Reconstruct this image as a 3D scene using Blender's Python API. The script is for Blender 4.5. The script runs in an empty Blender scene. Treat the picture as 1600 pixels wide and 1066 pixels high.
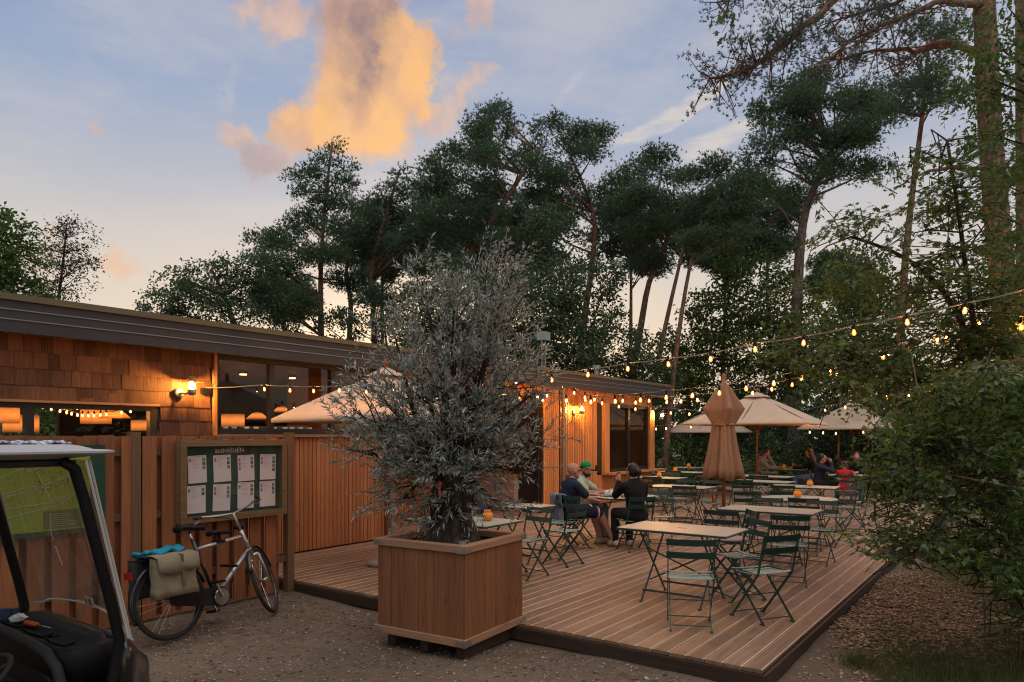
import bpy, math, random
import numpy as np
from mathutils import Vector, Matrix
sc = bpy.context.scene
COL = sc.collection
rnd = random.Random(7)
rng = np.random.default_rng(11)
R = math.radians

# ------------------------------------------------------------------ camera
EYE = 1.82
YAW = R(-53.8)
FOC = 1106.0            # focal length in pixels of the 1600 wide photograph
cam = bpy.data.cameras.new('camera')
cam.sensor_width = 36.0
cam.lens = 36.0 * FOC / 1600.0
cam.shift_y = 147.0 / 1600.0
cam.clip_start = 0.05
cam.clip_end = 900.0
camo = bpy.data.objects.new('camera', cam)
camo.location = (0, 0, EYE)
camo.rotation_euler = (R(90), 0, YAW)
COL.objects.link(camo)
sc.camera = camo
FW = (math.cos(R(36.2)), math.sin(R(36.2)))
RT = (math.cos(R(-53.8)), math.sin(R(-53.8)))

def at(px, py, d):                       # the place seen at a pixel, d metres ahead
    x = (px - 800) / FOC * d
    return Vector((FW[0] * d + RT[0] * x, FW[1] * d + RT[1] * x, EYE + (680 - py) / FOC * d))

def atz(px, py, z):
    return at(px, py, (EYE - z) * FOC / (py - 680))

def atv(px, py, v):
    return at(px, py, v / (FW[1] + RT[1] * (px - 800) / FOC))

# ------------------------------------------------------------------ world
def sph(px, py):                         # azimuth from the view axis and elevation of a sky point
    az = math.atan((px - 800) / FOC)
    return az, math.atan((680 - py) / FOC * math.cos(az))

world = bpy.data.worlds.new('World')
sc.world = world
world.use_nodes = True
N, L = world.node_tree.nodes, world.node_tree.links
N.clear()

def nd(tp, **k):
    n = N.new(tp)
    for a, b in k.items():
        setattr(n, a, b)
    return n

def sock(s, v):
    if hasattr(v, 'is_output'):
        L.new(v, s)
    else:
        s.default_value = v

def mth(op, a, b=None, c=None, clamp=False):
    n = nd('ShaderNodeMath', operation=op, use_clamp=clamp)
    sock(n.inputs[0], a)
    if b is not None:
        sock(n.inputs[1], b)
    if c is not None:
        sock(n.inputs[2], c)
    return n.outputs[0]

def mixc(f, a, b):
    n = nd('ShaderNodeMix', data_type='RGBA')
    sock(n.inputs[0], f)
    sock(n.inputs[6], a)
    sock(n.inputs[7], b)
    return n.outputs[2]

def ramp(f, stops, interp='EASE'):
    n = nd('ShaderNodeValToRGB')
    n.color_ramp.interpolation = interp
    e = n.color_ramp.elements
    while len(e) < len(stops):
        e.new(0.5)
    for i, (p, c) in enumerate(stops):
        e[i].position = p
        e[i].color = (*c, 1) if len(c) == 3 else c
    sock(n.inputs[0], f)
    return n.outputs[0]

def lin(r, g, b):
    f = lambda c: (c / 255 / 12.92) if c < 10.3 else ((c / 255 + .055) / 1.055) ** 2.4
    return (f(r), f(g), f(b), 1)

tc = nd('ShaderNodeTexCoord').outputs['Generated']
def vdot(v):
    n = nd('ShaderNodeVectorMath', operation='DOT_PRODUCT')
    L.new(tc, n.inputs[0])
    n.inputs[1].default_value = v
    return n.outputs['Value']
az = mth('ARCTAN2', vdot((RT[0], RT[1], 0)), vdot((FW[0], FW[1], 0)))
el = mth('ARCSINE', vdot((0, 0, 1)))
def noise(scale, detail, rough=.55, stretch=(1, 1, 1), off=(0, 0, 0)):
    m = nd('ShaderNodeMapping')
    L.new(tc, m.inputs[0])
    m.inputs['Scale'].default_value = stretch
    m.inputs['Location'].default_value = off
    n = nd('ShaderNodeTexNoise')
    n.inputs['Scale'].default_value = scale
    n.inputs['Detail'].default_value = detail
    n.inputs['Roughness'].default_value = rough
    L.new(m.outputs[0], n.inputs['Vector'])
    return n
wob = noise(5.0, 6, .6)
wob2 = noise(16.0, 6, .62, off=(3, 1, 2))
sep = nd('ShaderNodeSeparateColor')
L.new(wob.outputs['Color'], sep.inputs[0])
sep2 = nd('ShaderNodeSeparateColor')
L.new(wob2.outputs['Color'], sep2.inputs[0])
dx = mth('ADD', mth('MULTIPLY_ADD', sep.outputs[0], .16, -.08), mth('MULTIPLY_ADD', sep2.outputs[0], .09, -.045))
dy = mth('ADD', mth('MULTIPLY_ADD', sep.outputs[1], .16, -.08), mth('MULTIPLY_ADD', sep2.outputs[1], .09, -.045))
cmb = nd('ShaderNodeCombineXYZ')
L.new(mth('ADD', az, dx), cmb.inputs[0])
L.new(mth('ADD', el, dy), cmb.inputs[1])
cpos = cmb.outputs[0]
cmb2 = nd('ShaderNodeCombineXYZ')
L.new(mth('MULTIPLY_ADD', dx, .22, az), cmb2.inputs[0])
L.new(mth('MULTIPLY_ADD', dy, .22, el), cmb2.inputs[1])
cpos2 = cmb2.outputs[0]

def blob(px, py, rx, ry, rot=0, w=1.0, pos=None):
    a, e = sph(px, py)
    s = nd('ShaderNodeVectorMath', operation='SUBTRACT')
    L.new(pos or cpos, s.inputs[0])
    s.inputs[1].default_value = (a, e, 0)
    m = nd('ShaderNodeMapping', vector_type='TEXTURE')
    L.new(s.outputs[0], m.inputs[0])
    m.inputs['Rotation'].default_value = (0, 0, R(rot))
    m.inputs['Scale'].default_value = (rx / FOC, ry / FOC, 1)
    l = nd('ShaderNodeVectorMath', operation='LENGTH')
    L.new(m.outputs[0], l.inputs[0])
    r = nd('ShaderNodeMapRange', interpolation_type='SMOOTHSTEP')
    L.new(l.outputs['Value'], r.inputs[0])
    r.inputs[1].default_value = 1.25
    r.inputs[2].default_value = .25
    r.inputs[3].default_value = 0
    r.inputs[4].default_value = w
    return r.outputs[0]

def union(bs):
    o = bs[0]
    for b in bs[1:]:
        o = mth('ADD', o, b)
    return mth('MINIMUM', o, 1.0)

el01 = mth('DIVIDE', el, R(90))
base = ramp(el01, [(0.0, lin(240, 218, 188)), (.08, lin(232, 215, 194)), (.14, lin(218, 208, 198)), (.20, lin(186, 190, 202)),
                   (.27, lin(154, 172, 203)), (.36, lin(136, 157, 197)), (.55, lin(164, 172, 192)), (1.0, lin(184, 186, 194))], 'LINEAR')
# thin veils high up
veil = noise(2.2, 8, .62, (1, 1, 3.2), (5, 2, 0))
base = mixc(mth('MULTIPLY', ramp(veil.outputs[0], [(.36, (0, 0, 0)), (.66, (1, 1, 1))]), .55), base, lin(214, 208, 206))
# the glow low in the sky where the sun went down
ga, ge = sph(640, 600)
gd = mth('SQRT', mth('ADD', mth('POWER', mth('MULTIPLY', mth('SUBTRACT', az, ga), .8), 2), mth('POWER', mth('MULTIPLY', mth('SUBTRACT', el, ge), 1.7), 2)))
glow = ramp(gd, [(0.0, (1, 1, 1)), (.30, (0, 0, 0))])
base = mixc(mth('MULTIPLY', glow, .8), base, (1.12, .93, .66, 1))
# sunset cloud
main = union([blob(545, -10, 100, 60), blob(575, 60, 100, 75), blob(625, 100, 62, 55), blob(560, 140, 84, 62),
              blob(505, 195, 92, 56, 10), blob(590, 205, 80, 52), blob(470, 205, 50, 40), blob(650, 80, 40, 50)])
side = union([blob(420, -5, 56, 40), blob(752, 15, 46, 62, 20, .9), blob(722, 75, 30, 34, 0, .6), blob(690, 150, 80, 34, 12, .6),
              blob(765, 135, 50, 20, 10, .6), blob(360, 205, 48, 26, 20, .7), blob(402, 256, 50, 48, 0, .95),
              blob(158, 216, 24, 14, 0, .7), blob(178, 424, 34, 32, 0, .9), blob(56, 380, 40, 44, 0, .6), blob(445, 250, 40, 30, 0, .5)])
cir = union([blob(1050, 182, 110, 15, 22, .95, cpos2), blob(1100, 160, 60, 9, 30, .6, cpos2), blob(1125, 218, 90, 20, 20, .95, cpos2), blob(1010, 205, 80, 9, 16, .5, cpos2), blob(1040, 232, 100, 10, 10, .45, cpos2), blob(880, 150, 90, 12, 40, .4, cpos2),
             blob(355, 130, 22, 70, -30, .35), blob(1120, 60, 130, 40, 10, .3)])
bil = noise(7.0, 10, .62, off=(1, 7, 3))
bil2 = noise(19.0, 8, .6, (1, 1, .8), (4, 1, 9))
rag = mth('ADD', mth('MULTIPLY_ADD', bil.outputs[0], 2.6, -1.3), mth('MULTIPLY_ADD', bil2.outputs[0], 1.1, -.55))
mm = ramp(mth('MULTIPLY_ADD', rag, .46, main), [(.15, (0, 0, 0)), (.58, (.5, .5, .5)), (1.0, (1, 1, 1))])
mm = mth('MULTIPLY', mm, ramp(main, [(0.0, (0, 0, 0)), (.25, (1, 1, 1))]))
ss = ramp(mth('MULTIPLY_ADD', rag, .42, side), [(.25, (0, 0, 0)), (.95, (.9, .9, .9))])
ss = mth('MULTIPLY', ss, ramp(side, [(0.0, (0, 0, 0)), (.25, (1, 1, 1))]))
strk = noise(14.0, 7, .65, (1, 1, 5), (2, 6, 1))
cc = ramp(mth('MULTIPLY_ADD', rag, .2, mth('MULTIPLY', cir, mth('MULTIPLY_ADD', strk.outputs[0], 2.0, -.15))), [(.1, (0, 0, 0)), (1.05, (.85, .85, .85))])
cc = mth('MULTIPLY', cc, ramp(cir, [(0.0, (0, 0, 0)), (.4, (1, 1, 1))]))
base = mixc(mth('MULTIPLY', cc, .75), base, lin(236, 220, 204))
sidecol = mixc(ramp(bil2.outputs[0], [(.38, (0, 0, 0)), (.66, (1, 1, 1))]), lin(226, 178, 150), lin(250, 200, 158))
base = mixc(mth('MULTIPLY', ss, .7), base, mixc(blob(398, 266, 62, 50, 0, .85), sidecol, lin(172, 142, 142)))
hot = union([blob(610, 150, 130, 110, 0, .95), blob(520, 195, 100, 60, 0, .85), blob(655, 100, 70, 70, 0, .7)])
core = union([blob(605, 5, 55, 85, 0, 1.0), blob(545, 60, 55, 75, -12, .7), blob(470, 0, 70, 40, 0, .7), blob(580, 120, 22, 60, 0, .4)])
fold = ramp(bil.outputs[0], [(.36, (0, 0, 0)), (.62, (1, 1, 1))])
fold2 = ramp(bil2.outputs[0], [(.34, (0, 0, 0)), (.68, (1, 1, 1))])
ccol = mixc(mth('MULTIPLY', hot, mth('MULTIPLY_ADD', fold2, .6, .45)), mixc(fold2, lin(224, 172, 142), lin(248, 200, 156)), (1.05, .56, .19, 1))
ccol = mixc(mth('MULTIPLY', core, mth('MULTIPLY_ADD', fold, .75, .2)), ccol, lin(150, 124, 126))
ccol = mixc(mth('MULTIPLY', mth('SUBTRACT', 1.0, fold), .22), ccol, lin(196, 150, 128))
base = mixc(mth('MULTIPLY', mm, .95), base, ccol)
# ground half stays dull
base = mixc(ramp(mth('MULTIPLY', el, -1.0), [(.02, (0, 0, 0)), (.08, (1, 1, 1))]), base, (.05, .045, .04, 1))

nishita = nd('ShaderNodeTexSky', sky_type='NISHITA')
nishita.sun_disc = False
nishita.sun_elevation = R(2.5)
SUN_AZ = math.atan2(FW[1], FW[0]) + R(8.0)        # a little left of the view axis
nishita.sun_rotation = math.pi / 2 - SUN_AZ
nishita.air_density = 1.0
nishita.dust_density = 1.5
bg1 = nd('ShaderNodeBackground')
L.new(base, bg1.inputs[0])
bg1.inputs[1].default_value = .79
bg2 = nd('ShaderNodeBackground')
L.new(nishita.outputs[0], bg2.inputs[0])
bg2.inputs[1].default_value = .02
add = nd('ShaderNodeAddShader')
L.new(bg1.outputs[0], add.inputs[0])
L.new(bg2.outputs[0], add.inputs[1])
out = nd('ShaderNodeOutputWorld')
L.new(add.outputs[0], out.inputs[0])

# ------------------------------------------------------------------ sun: wide overhead fill lamp, added to lift the foreground
sun = bpy.data.lights.new('sun', 'SUN')
sun.energy = 1.3
sun.angle = R(70)
sun.color = (1, .92, .82)
suno = bpy.data.objects.new('sun', sun)
SDIR = Vector((-FW[0] * .24 + RT[0] * .12, -FW[1] * .24 + RT[1] * .12, .95)).normalized()      # towards the light
suno.rotation_euler = SDIR.to_track_quat('Z', 'Y').to_euler()
suno.location = (0, 0, 30)
COL.objects.link(suno)

# ------------------------------------------------------------------ exposure and sampling
vs = sc.view_settings
sc.display_settings.display_device = 'sRGB'
vs.view_transform = 'Standard'
vs.look = 'None'
vs.exposure = 0.2
vs.gamma = 1.0
vs.use_curve_mapping = False
sc.render.engine = 'CYCLES'
sc.cycles.filter_width = 1.15
sc.cycles.use_denoising = True
try:
    sc.cycles.denoiser = 'OPENIMAGEDENOISE'
    sc.cycles.denoising_prefilter = 'ACCURATE'
except Exception:
    pass
sc.cycles.max_bounces = 7
sc.cycles.diffuse_bounces = 3
sc.cycles.glossy_bounces = 3
sc.cycles.transmission_bounces = 4
sc.cycles.transparent_max_bounces = 12
sc.cycles.caustics_reflective = False
sc.cycles.caustics_refractive = False
sc.cycles.sample_clamp_indirect = 4.0

# ------------------------------------------------------------------ materials
class MT:
    """small builder for one procedural material"""
    def __init__(s, name):
        s.m = bpy.data.materials.new(name)
        s.m.use_nodes = True
        s.n, s.l = s.m.node_tree.nodes, s.m.node_tree.links
        s.b = s.n['Principled BSDF']
        s.o = s.n['Material Output']
    def new(s, tp, **k):
        x = s.n.new(tp)
        for a, b in k.items():
            setattr(x, a, b)
        return x
    def put(s, i, v):
        if hasattr(v, 'is_output'):
            s.l.new(v, i)
        else:
            i.default_value = v
    def math(s, op, a, b=None, c=None):
        x = s.new('ShaderNodeMath', operation=op)
        s.put(x.inputs[0], a)
        if b is not None:
            s.put(x.inputs[1], b)
        if c is not None:
            s.put(x.inputs[2], c)
        return x.outputs[0]
    def mix(s, f, a, b, mode='MIX'):
        x = s.new('ShaderNodeMix', data_type='RGBA', blend_type=mode)
        s.put(x.inputs[0], f)
        s.put(x.inputs[6], a)
        s.put(x.inputs[7], b)
        return x.outputs[2]
    def ramp(s, f, stops, interp='LINEAR'):
        x = s.new('ShaderNodeValToRGB')
        x.color_ramp.interpolation = interp
        e = x.color_ramp.elements
        while len(e) < len(stops):
            e.new(.5)
        for i, (p, c) in enumerate(stops):
            e[i].position = p
            e[i].color = (*c[:3], 1) if not isinstance(c, (int, float)) else (c, c, c, 1)
        s.put(x.inputs[0], f)
        return x.outputs[0]
    def noise(s, vec, scale, detail=4, rough=.55):
        x = s.new('ShaderNodeTexNoise')
        x.inputs['Scale'].default_value = scale
        x.inputs['Detail'].default_value = detail
        x.inputs['Roughness'].default_value = rough
        if vec is not None:
            s.l.new(vec, x.inputs['Vector'])
        return x.outputs[0]
    def objco(s, scale=(1, 1, 1), jitter=True):
        t = s.new('ShaderNodeTexCoord').outputs['Object']
        if jitter:
            oi = s.new('ShaderNodeObjectInfo')
            mu = s.math('MULTIPLY', oi.outputs['Random'], 37.0)
            cx = s.new('ShaderNodeCombineXYZ')
            for i in range(3):
                s.l.new(mu, cx.inputs[i])
            va = s.new('ShaderNodeVectorMath', operation='ADD')
            s.l.new(t, va.inputs[0])
            s.l.new(cx.outputs[0], va.inputs[1])
            t = va.outputs[0]
        mp = s.new('ShaderNodeMapping')
        mp.inputs['Scale'].default_value = scale
        s.l.new(t, mp.inputs[0])
        return mp.outputs[0]
    def bump(s, h, strength=.3, dist=.01):
        x = s.new('ShaderNodeBump')
        x.inputs['Strength'].default_value = strength
        x.inputs['Distance'].default_value = dist
        s.l.new(h, x.inputs['Height'])
        s.l.new(x.outputs[0], s.b.inputs['Normal'])
    def rough(s, v, spec=None):
        s.put(s.b.inputs['Roughness'], v)
        if spec is not None:
            s.b.inputs['Specular IOR Level'].default_value = spec

def mul(c, k):
    return tuple(min(1, a * k) for a in c[:3])

def paint(name, c, rough=.5, metal=0.0, var=.12, nscale=6, bump=0.0, spec=.4):
    t = MT(name)
    n = t.noise(t.objco(), nscale, 5)
    col = t.ramp(n, [(.3, mul(c, 1 - var)), (.7, mul(c, 1 + var))])
    t.put(t.b.inputs['Base Color'], col)
    t.b.inputs['Metallic'].default_value = metal
    t.rough(t.math('MULTIPLY_ADD', n, .25, rough - .12), spec)
    if bump:
        t.bump(n, bump)
    return t.m

def wood(name, dark, light, axis=2, tone=.3, rough=.62, grain=1.0, knots=True, dirt=None, spec=.3):
    """timber whose grain runs along a local axis, every piece a little different"""
    t = MT(name)
    s = [26 * grain] * 3
    s[axis] = 1.4 * grain
    v = t.objco(tuple(s))
    n1 = t.noise(v, 1.0, 7, .6)
    s2 = [90 * grain] * 3
    s2[axis] = 2.2 * grain
    n2 = t.noise(t.objco(tuple(s2)), 1.0, 3, .5)
    col = t.ramp(n1, [(.28, dark), (.5, tuple((a + b) / 2 for a, b in zip(dark, light))), (.74, light)])
    col = t.mix(.35, col, t.ramp(n2, [(.35, mul(dark, .75)), (.65, light)]))
    if knots:
        s3 = [7.0] * 3
        s3[axis] = 2.2
        vo = t.new('ShaderNodeTexVoronoi')
        t.l.new(t.objco(tuple(s3)), vo.inputs['Vector'])
        vo.inputs['Scale'].default_value = 1.0
        k = t.ramp(vo.outputs['Distance'], [(.05, 1.0), (.15, 0.0)])
        col = t.mix(t.math('MULTIPLY', k, .6), col, mul(dark, .4) + (1,))
    oi = t.new('ShaderNodeObjectInfo')
    br = t.math('MULTIPLY_ADD', oi.outputs['Random'], tone, 1 - tone / 2)
    hs = t.new('ShaderNodeHueSaturation')
    t.l.new(col, hs.inputs['Color'])
    t.l.new(br, hs.inputs['Value'])
    col = hs.outputs[0]
    if dirt:
        st = t.noise(t.new('ShaderNodeNewGeometry').outputs['Position'], 2.3, 6, .65)
        col = t.mix(t.ramp(st, [(.5, 0.0), (.78, .55)]), col, tuple(dirt[:3]) + (1,))
    t.put(t.b.inputs['Base Color'], col)
    t.rough(t.math('MULTIPLY_ADD', n1, .25, rough - .12), spec)
    t.bump(n2, .25, .004)
    return t.m

def glassm(name, tint=(1, 1, 1), refl=.9, rough=.0, haze=0.0, hazecol=(.5, .5, .5)):
    """window glass: clear, with a real Fresnel reflection"""
    t = MT(name)
    tr = t.new('ShaderNodeBsdfTransparent')
    tr.inputs[0].default_value = (*tint, 1)
    gl = t.new('ShaderNodeBsdfGlossy')
    gl.inputs['Roughness'].default_value = rough
    gl.inputs['Color'].default_value = (refl, refl, refl, 1)
    lw = t.new('ShaderNodeLayerWeight')
    lw.inputs[0].default_value = .5
    fz = t.math('MULTIPLY_ADD', t.math('POWER', lw.outputs['Facing'], 5.0), .93, .024)
    mx = t.new('ShaderNodeMixShader')
    t.l.new(fz, mx.inputs[0])
    t.l.new(tr.outputs[0], mx.inputs[1])
    t.l.new(gl.outputs[0], mx.inputs[2])
    last = mx.outputs[0]
    if haze:
        df = t.new('ShaderNodeBsdfDiffuse')
        df.inputs[0].default_value = (*hazecol, 1)
        sp = t.noise(t.objco(jitter=False), 70, 2, .5)
        sp2 = t.noise(t.objco(jitter=False), 5, 5, .6)
        f = t.math('ADD', t.math('MULTIPLY', t.ramp(sp, [(.64, 0.0), (.72, 1.0)]), .55), t.math('MULTIPLY', sp2, haze))
        m2 = t.new('ShaderNodeMixShader')
        t.l.new(f, m2.inputs[0])
        t.l.new(last, m2.inputs[1])
        t.l.new(df.outputs[0], m2.inputs[2])
        last = m2.outputs[0]
    t.l.new(last, t.o.inputs[0])
    return t.m

def emit(name, c, s):
    t = MT(name)
    t.b.inputs['Base Color'].default_value = (*c, 1)
    t.b.inputs['Emission Color'].default_value = (*c, 1)
    t.b.inputs['Emission Strength'].default_value = s
    return t.m

def leafm(name, cols, trans=.25, rough=.5, spec=.35, back=None):
    """foliage, each leaf its own shade, letting a little light through"""
    t = MT(name)
    g = t.new('ShaderNodeNewGeometry')
    k = len(cols)
    col = t.ramp(g.outputs['Random Per Island'], [(i / (k - 1) if k > 1 else 0, c) for i, c in enumerate(cols)])
    if back:
        col = t.mix(g.outputs['Backfacing'], col, (*back, 1))
    t.put(t.b.inputs['Base Color'], col)
    t.rough(rough, spec)
    tl = t.new('ShaderNodeBsdfTranslucent')
    t.l.new(col, tl.inputs[0])
    mx = t.new('ShaderNodeMixShader')
    mx.inputs[0].default_value = trans
    t.l.new(t.b.outputs[0], mx.inputs[1])
    t.l.new(tl.outputs[0], mx.inputs[2])
    t.l.new(mx.outputs[0], t.o.inputs[0])
    return t.m

def barkm(name, a, b, scale=8, upper=None, zsplit=None):
    t = MT(name)
    v = t.objco((scale, scale, scale * .3), jitter=False)
    n = t.noise(v, 1.5, 7, .65)
    vo = t.new('ShaderNodeTexVoronoi', feature='DISTANCE_TO_EDGE')
    vo.inputs['Scale'].default_value = 1.2
    t.l.new(v, vo.inputs['Vector'])
    f = t.math('MULTIPLY', n, t.ramp(vo.outputs['Distance'], [(.0, .55), (.25, 1.0)]))
    t.put(t.b.inputs['Base Color'], t.ramp(f, [(.2, a), (.62, b)]))
    t.rough(.85, .2)
    t.bump(f, .8, .03)
    return t.m

M = {}
M['deck'] = wood('deck_timber', (.155, .09, .054), (.335, .2, .122), axis=0, tone=.5, rough=.5, dirt=(.09, .055, .04), spec=.5)
M['deck_edge'] = wood('deck_edge_glint', (.36, .26, .18), (.52, .39, .285), axis=0, tone=.2, rough=.5, knots=False, spec=.5)  # paler chamfer colour stands in for the sky glint along plank edges
M['deck_side'] = wood('deck_side_shaded', (.035, .02, .015), (.07, .04, .028), axis=1, tone=.2)  # darkened to carry the shadow under the deck edge
M['fence'] = wood('fence_timber', (.205, .07, .028), (.35, .135, .057), axis=2, tone=.36, dirt=(.13, .07, .04))
M['fence_post'] = wood('fence_post_timber', (.115, .06, .03), (.21, .12, .065), axis=2, tone=.2)
M['clad'] = wood('larch_cladding', (.48, .19, .06), (.68, .32, .115), axis=2, tone=.34, rough=.55)
M['clad_x'] = wood('larch_board', (.38, .17, .07), (.56, .28, .12), axis=0, tone=.2, rough=.55)
M['slat'] = wood('screen_slat', (.33, .125, .05), (.50, .21, .085), axis=2, tone=.35)
M['shingle'] = wood('cedar_shingle', (.085, .034, .017), (.215, .092, .043), axis=2, tone=.8, rough=.75, knots=False)
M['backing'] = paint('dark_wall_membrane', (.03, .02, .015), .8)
M['fascia'] = paint('fascia_sheet_metal', (.046, .046, .047), .5, .2, .12, 3)
M['seam'] = paint('fascia_seam_metal', (.20, .22, .24), .38, .6)
M['roofedge'] = wood('mossy_roof_edge', (.11, .09, .05), (.21, .175, .10), axis=0, tone=.2, dirt=(.10, .13, .05))
M['frame'] = paint('window_frame_dark', (.022, .02, .02), .4)
M['glass'] = glassm('window_glass')
M['steel'] = paint('steel_pipe', (.23, .22, .21), .42, .6)
M['galv'] = paint('galvanised_steel', (.32, .34, .34), .42, .75)
M['green_steel'] = paint('green_painted_steel', (.017, .052, .042), .42, .0, .15, 20, spec=.5)
M['seat_green'] = paint('green_slat_sky_sheen', (.23, .31, .275), .42, .0, .12, 15, spec=.5)  # chair green paled to stand for sky reflection on the seats
M['back_green'] = paint('green_back_shaded', (.012, .043, .035), .36, .0, .12, 15, spec=.5)  # same chair green darkened to stand for shade on the backs
M['table_top'] = paint('sage_table_top', (.38, .39, .325), .38, .0, .06, 5, spec=.5)
M['planter'] = wood('planter_timber', (.15, .058, .025), (.28, .115, .05), axis=2, tone=.25, dirt=(.12, .065, .035))
M['planter_rim'] = wood('planter_rim_timber', (.26, .135, .075), (.42, .24, .14), axis=0, tone=.15)
M['soil'] = paint('potting_soil', (.03, .022, .016), .95, 0, .5, 20, .8)
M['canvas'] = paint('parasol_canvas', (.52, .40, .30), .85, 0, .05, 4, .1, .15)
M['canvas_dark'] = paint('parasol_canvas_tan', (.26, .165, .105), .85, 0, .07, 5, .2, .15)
M['polewood'] = wood('parasol_pole_timber', (.22, .065, .03), (.36, .12, .055), axis=2, tone=.1, knots=False, rough=.45)
M['black'] = paint('black_plastic', (.006, .006, .007), .6, spec=.22)
M['rubber'] = paint('tyre_rubber', (.018, .017, .016), .75)
M['white'] = paint('white_plastic', (.62, .60, .58), .5)
M['bulb'] = emit('lit_filament', (1.0, .40, .075), 900.0)
_t = MT('bulb_halo_glass')
_tr = _t.new('ShaderNodeBsdfTransparent')
_tr.inputs[0].default_value = (1, .82, .55, 1)
_em = _t.new('ShaderNodeEmission')
_em.inputs[0].default_value = (1, .25, .022, 1)
_em.inputs[1].default_value = 2.0  # glow put into the glass stands in for the bulb's halo
_ad = _t.new('ShaderNodeAddShader')
_t.l.new(_tr.outputs[0], _ad.inputs[0])
_t.l.new(_em.outputs[0], _ad.inputs[1])
_t.l.new(_ad.outputs[0], _t.o.inputs[0])
M['bulbglass'] = _t.m
M['lampbulb'] = emit('lit_lamp_bulb', (1.0, .50, .12), 40.0)
M['shade'] = emit('lit_fabric_shade', (1.0, .26, .05), .8)
_t = MT('lit_lampshade')
_c = _t.new('ShaderNodeSeparateXYZ')
_t.l.new(_t.new('ShaderNodeTexCoord').outputs['Generated'], _c.inputs[0])
_f = _t.math('MULTIPLY', _t.math('SINE', _t.math('MULTIPLY', _c.outputs[2], 3.14159)), _t.math('MULTIPLY_ADD', _t.noise(_t.objco((3, 3, 3)), 4, 3), .8, .5))
_t.b.inputs['Base Color'].default_value = (.5, .25, .1, 1)
_t.b.inputs['Emission Color'].default_value = (1, .27, .05, 1)
_t.l.new(_t.math('MULTIPLY_ADD', _f, .85, .12), _t.b.inputs['Emission Strength'])
M['shade'] = _t.m
M['brass'] = paint('galvanised_lamp_metal', (.55, .42, .22), .35, .85)
M['pot'] = paint('orange_glass_pot', (.75, .27, .02), .3, spec=.6)
M['bark_pine'] = barkm('pine_bark', (.09, .055, .042), (.32, .19, .13), 7)
M['bark_grey'] = barkm('grey_pine_bark', (.08, .066, .055), (.28, .22, .18), 7)
M['bark_dark'] = barkm('dark_bark', (.02, .016, .013), (.075, .058, .045), 9)
M['bark_olive'] = barkm('olive_bark', (.014, .010, .008), (.075, .052, .037), 11)
M['needle'] = leafm('pine_needles', [(.06, .115, .062), (.09, .155, .08), (.125, .19, .095), (.07, .13, .075)], .38)
M['needle2'] = leafm('grey_pine_needles', [(.06, .095, .07), (.085, .125, .09), (.07, .11, .08)], .3)
M['oak'] = leafm('oak_leaves', [(.05, .10, .024), (.085, .15, .036), (.12, .185, .045), (.07, .12, .035), (.16, .17, .04)], .42)
M['oak_far'] = leafm('far_oak_leaves', [(0.052, 0.091, 0.044), (0.078, 0.124, 0.057), (0.104, 0.150, 0.065)], .42)
M['shrub'] = leafm('shrub_leaves', [(.05, .10, .018), (.085, .16, .03), (.12, .20, .035), (.06, .115, .035), (.17, .22, .04), (.09, .15, .06)], .5, .3, .8)
M['dark_leaf'] = leafm('undergrowth_leaves', [(0.046, 0.078, 0.042), (0.072, 0.117, 0.057), (0.104, 0.150, 0.065)], .4)
M['olive'] = leafm('olive_leaves', [(.12, .15, .115), (.19, .225, .175), (.28, .31, .25), (.10, .125, .09)], .15, .32, .6, (.36, .39, .35))
M['birch'] = leafm('birch_leaves', [(.05, .055, .025), (.09, .085, .04), (.06, .07, .03)], .3)
M['cushion'] = paint('pink_cushion', (.42, .30, .28), .9)

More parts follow.
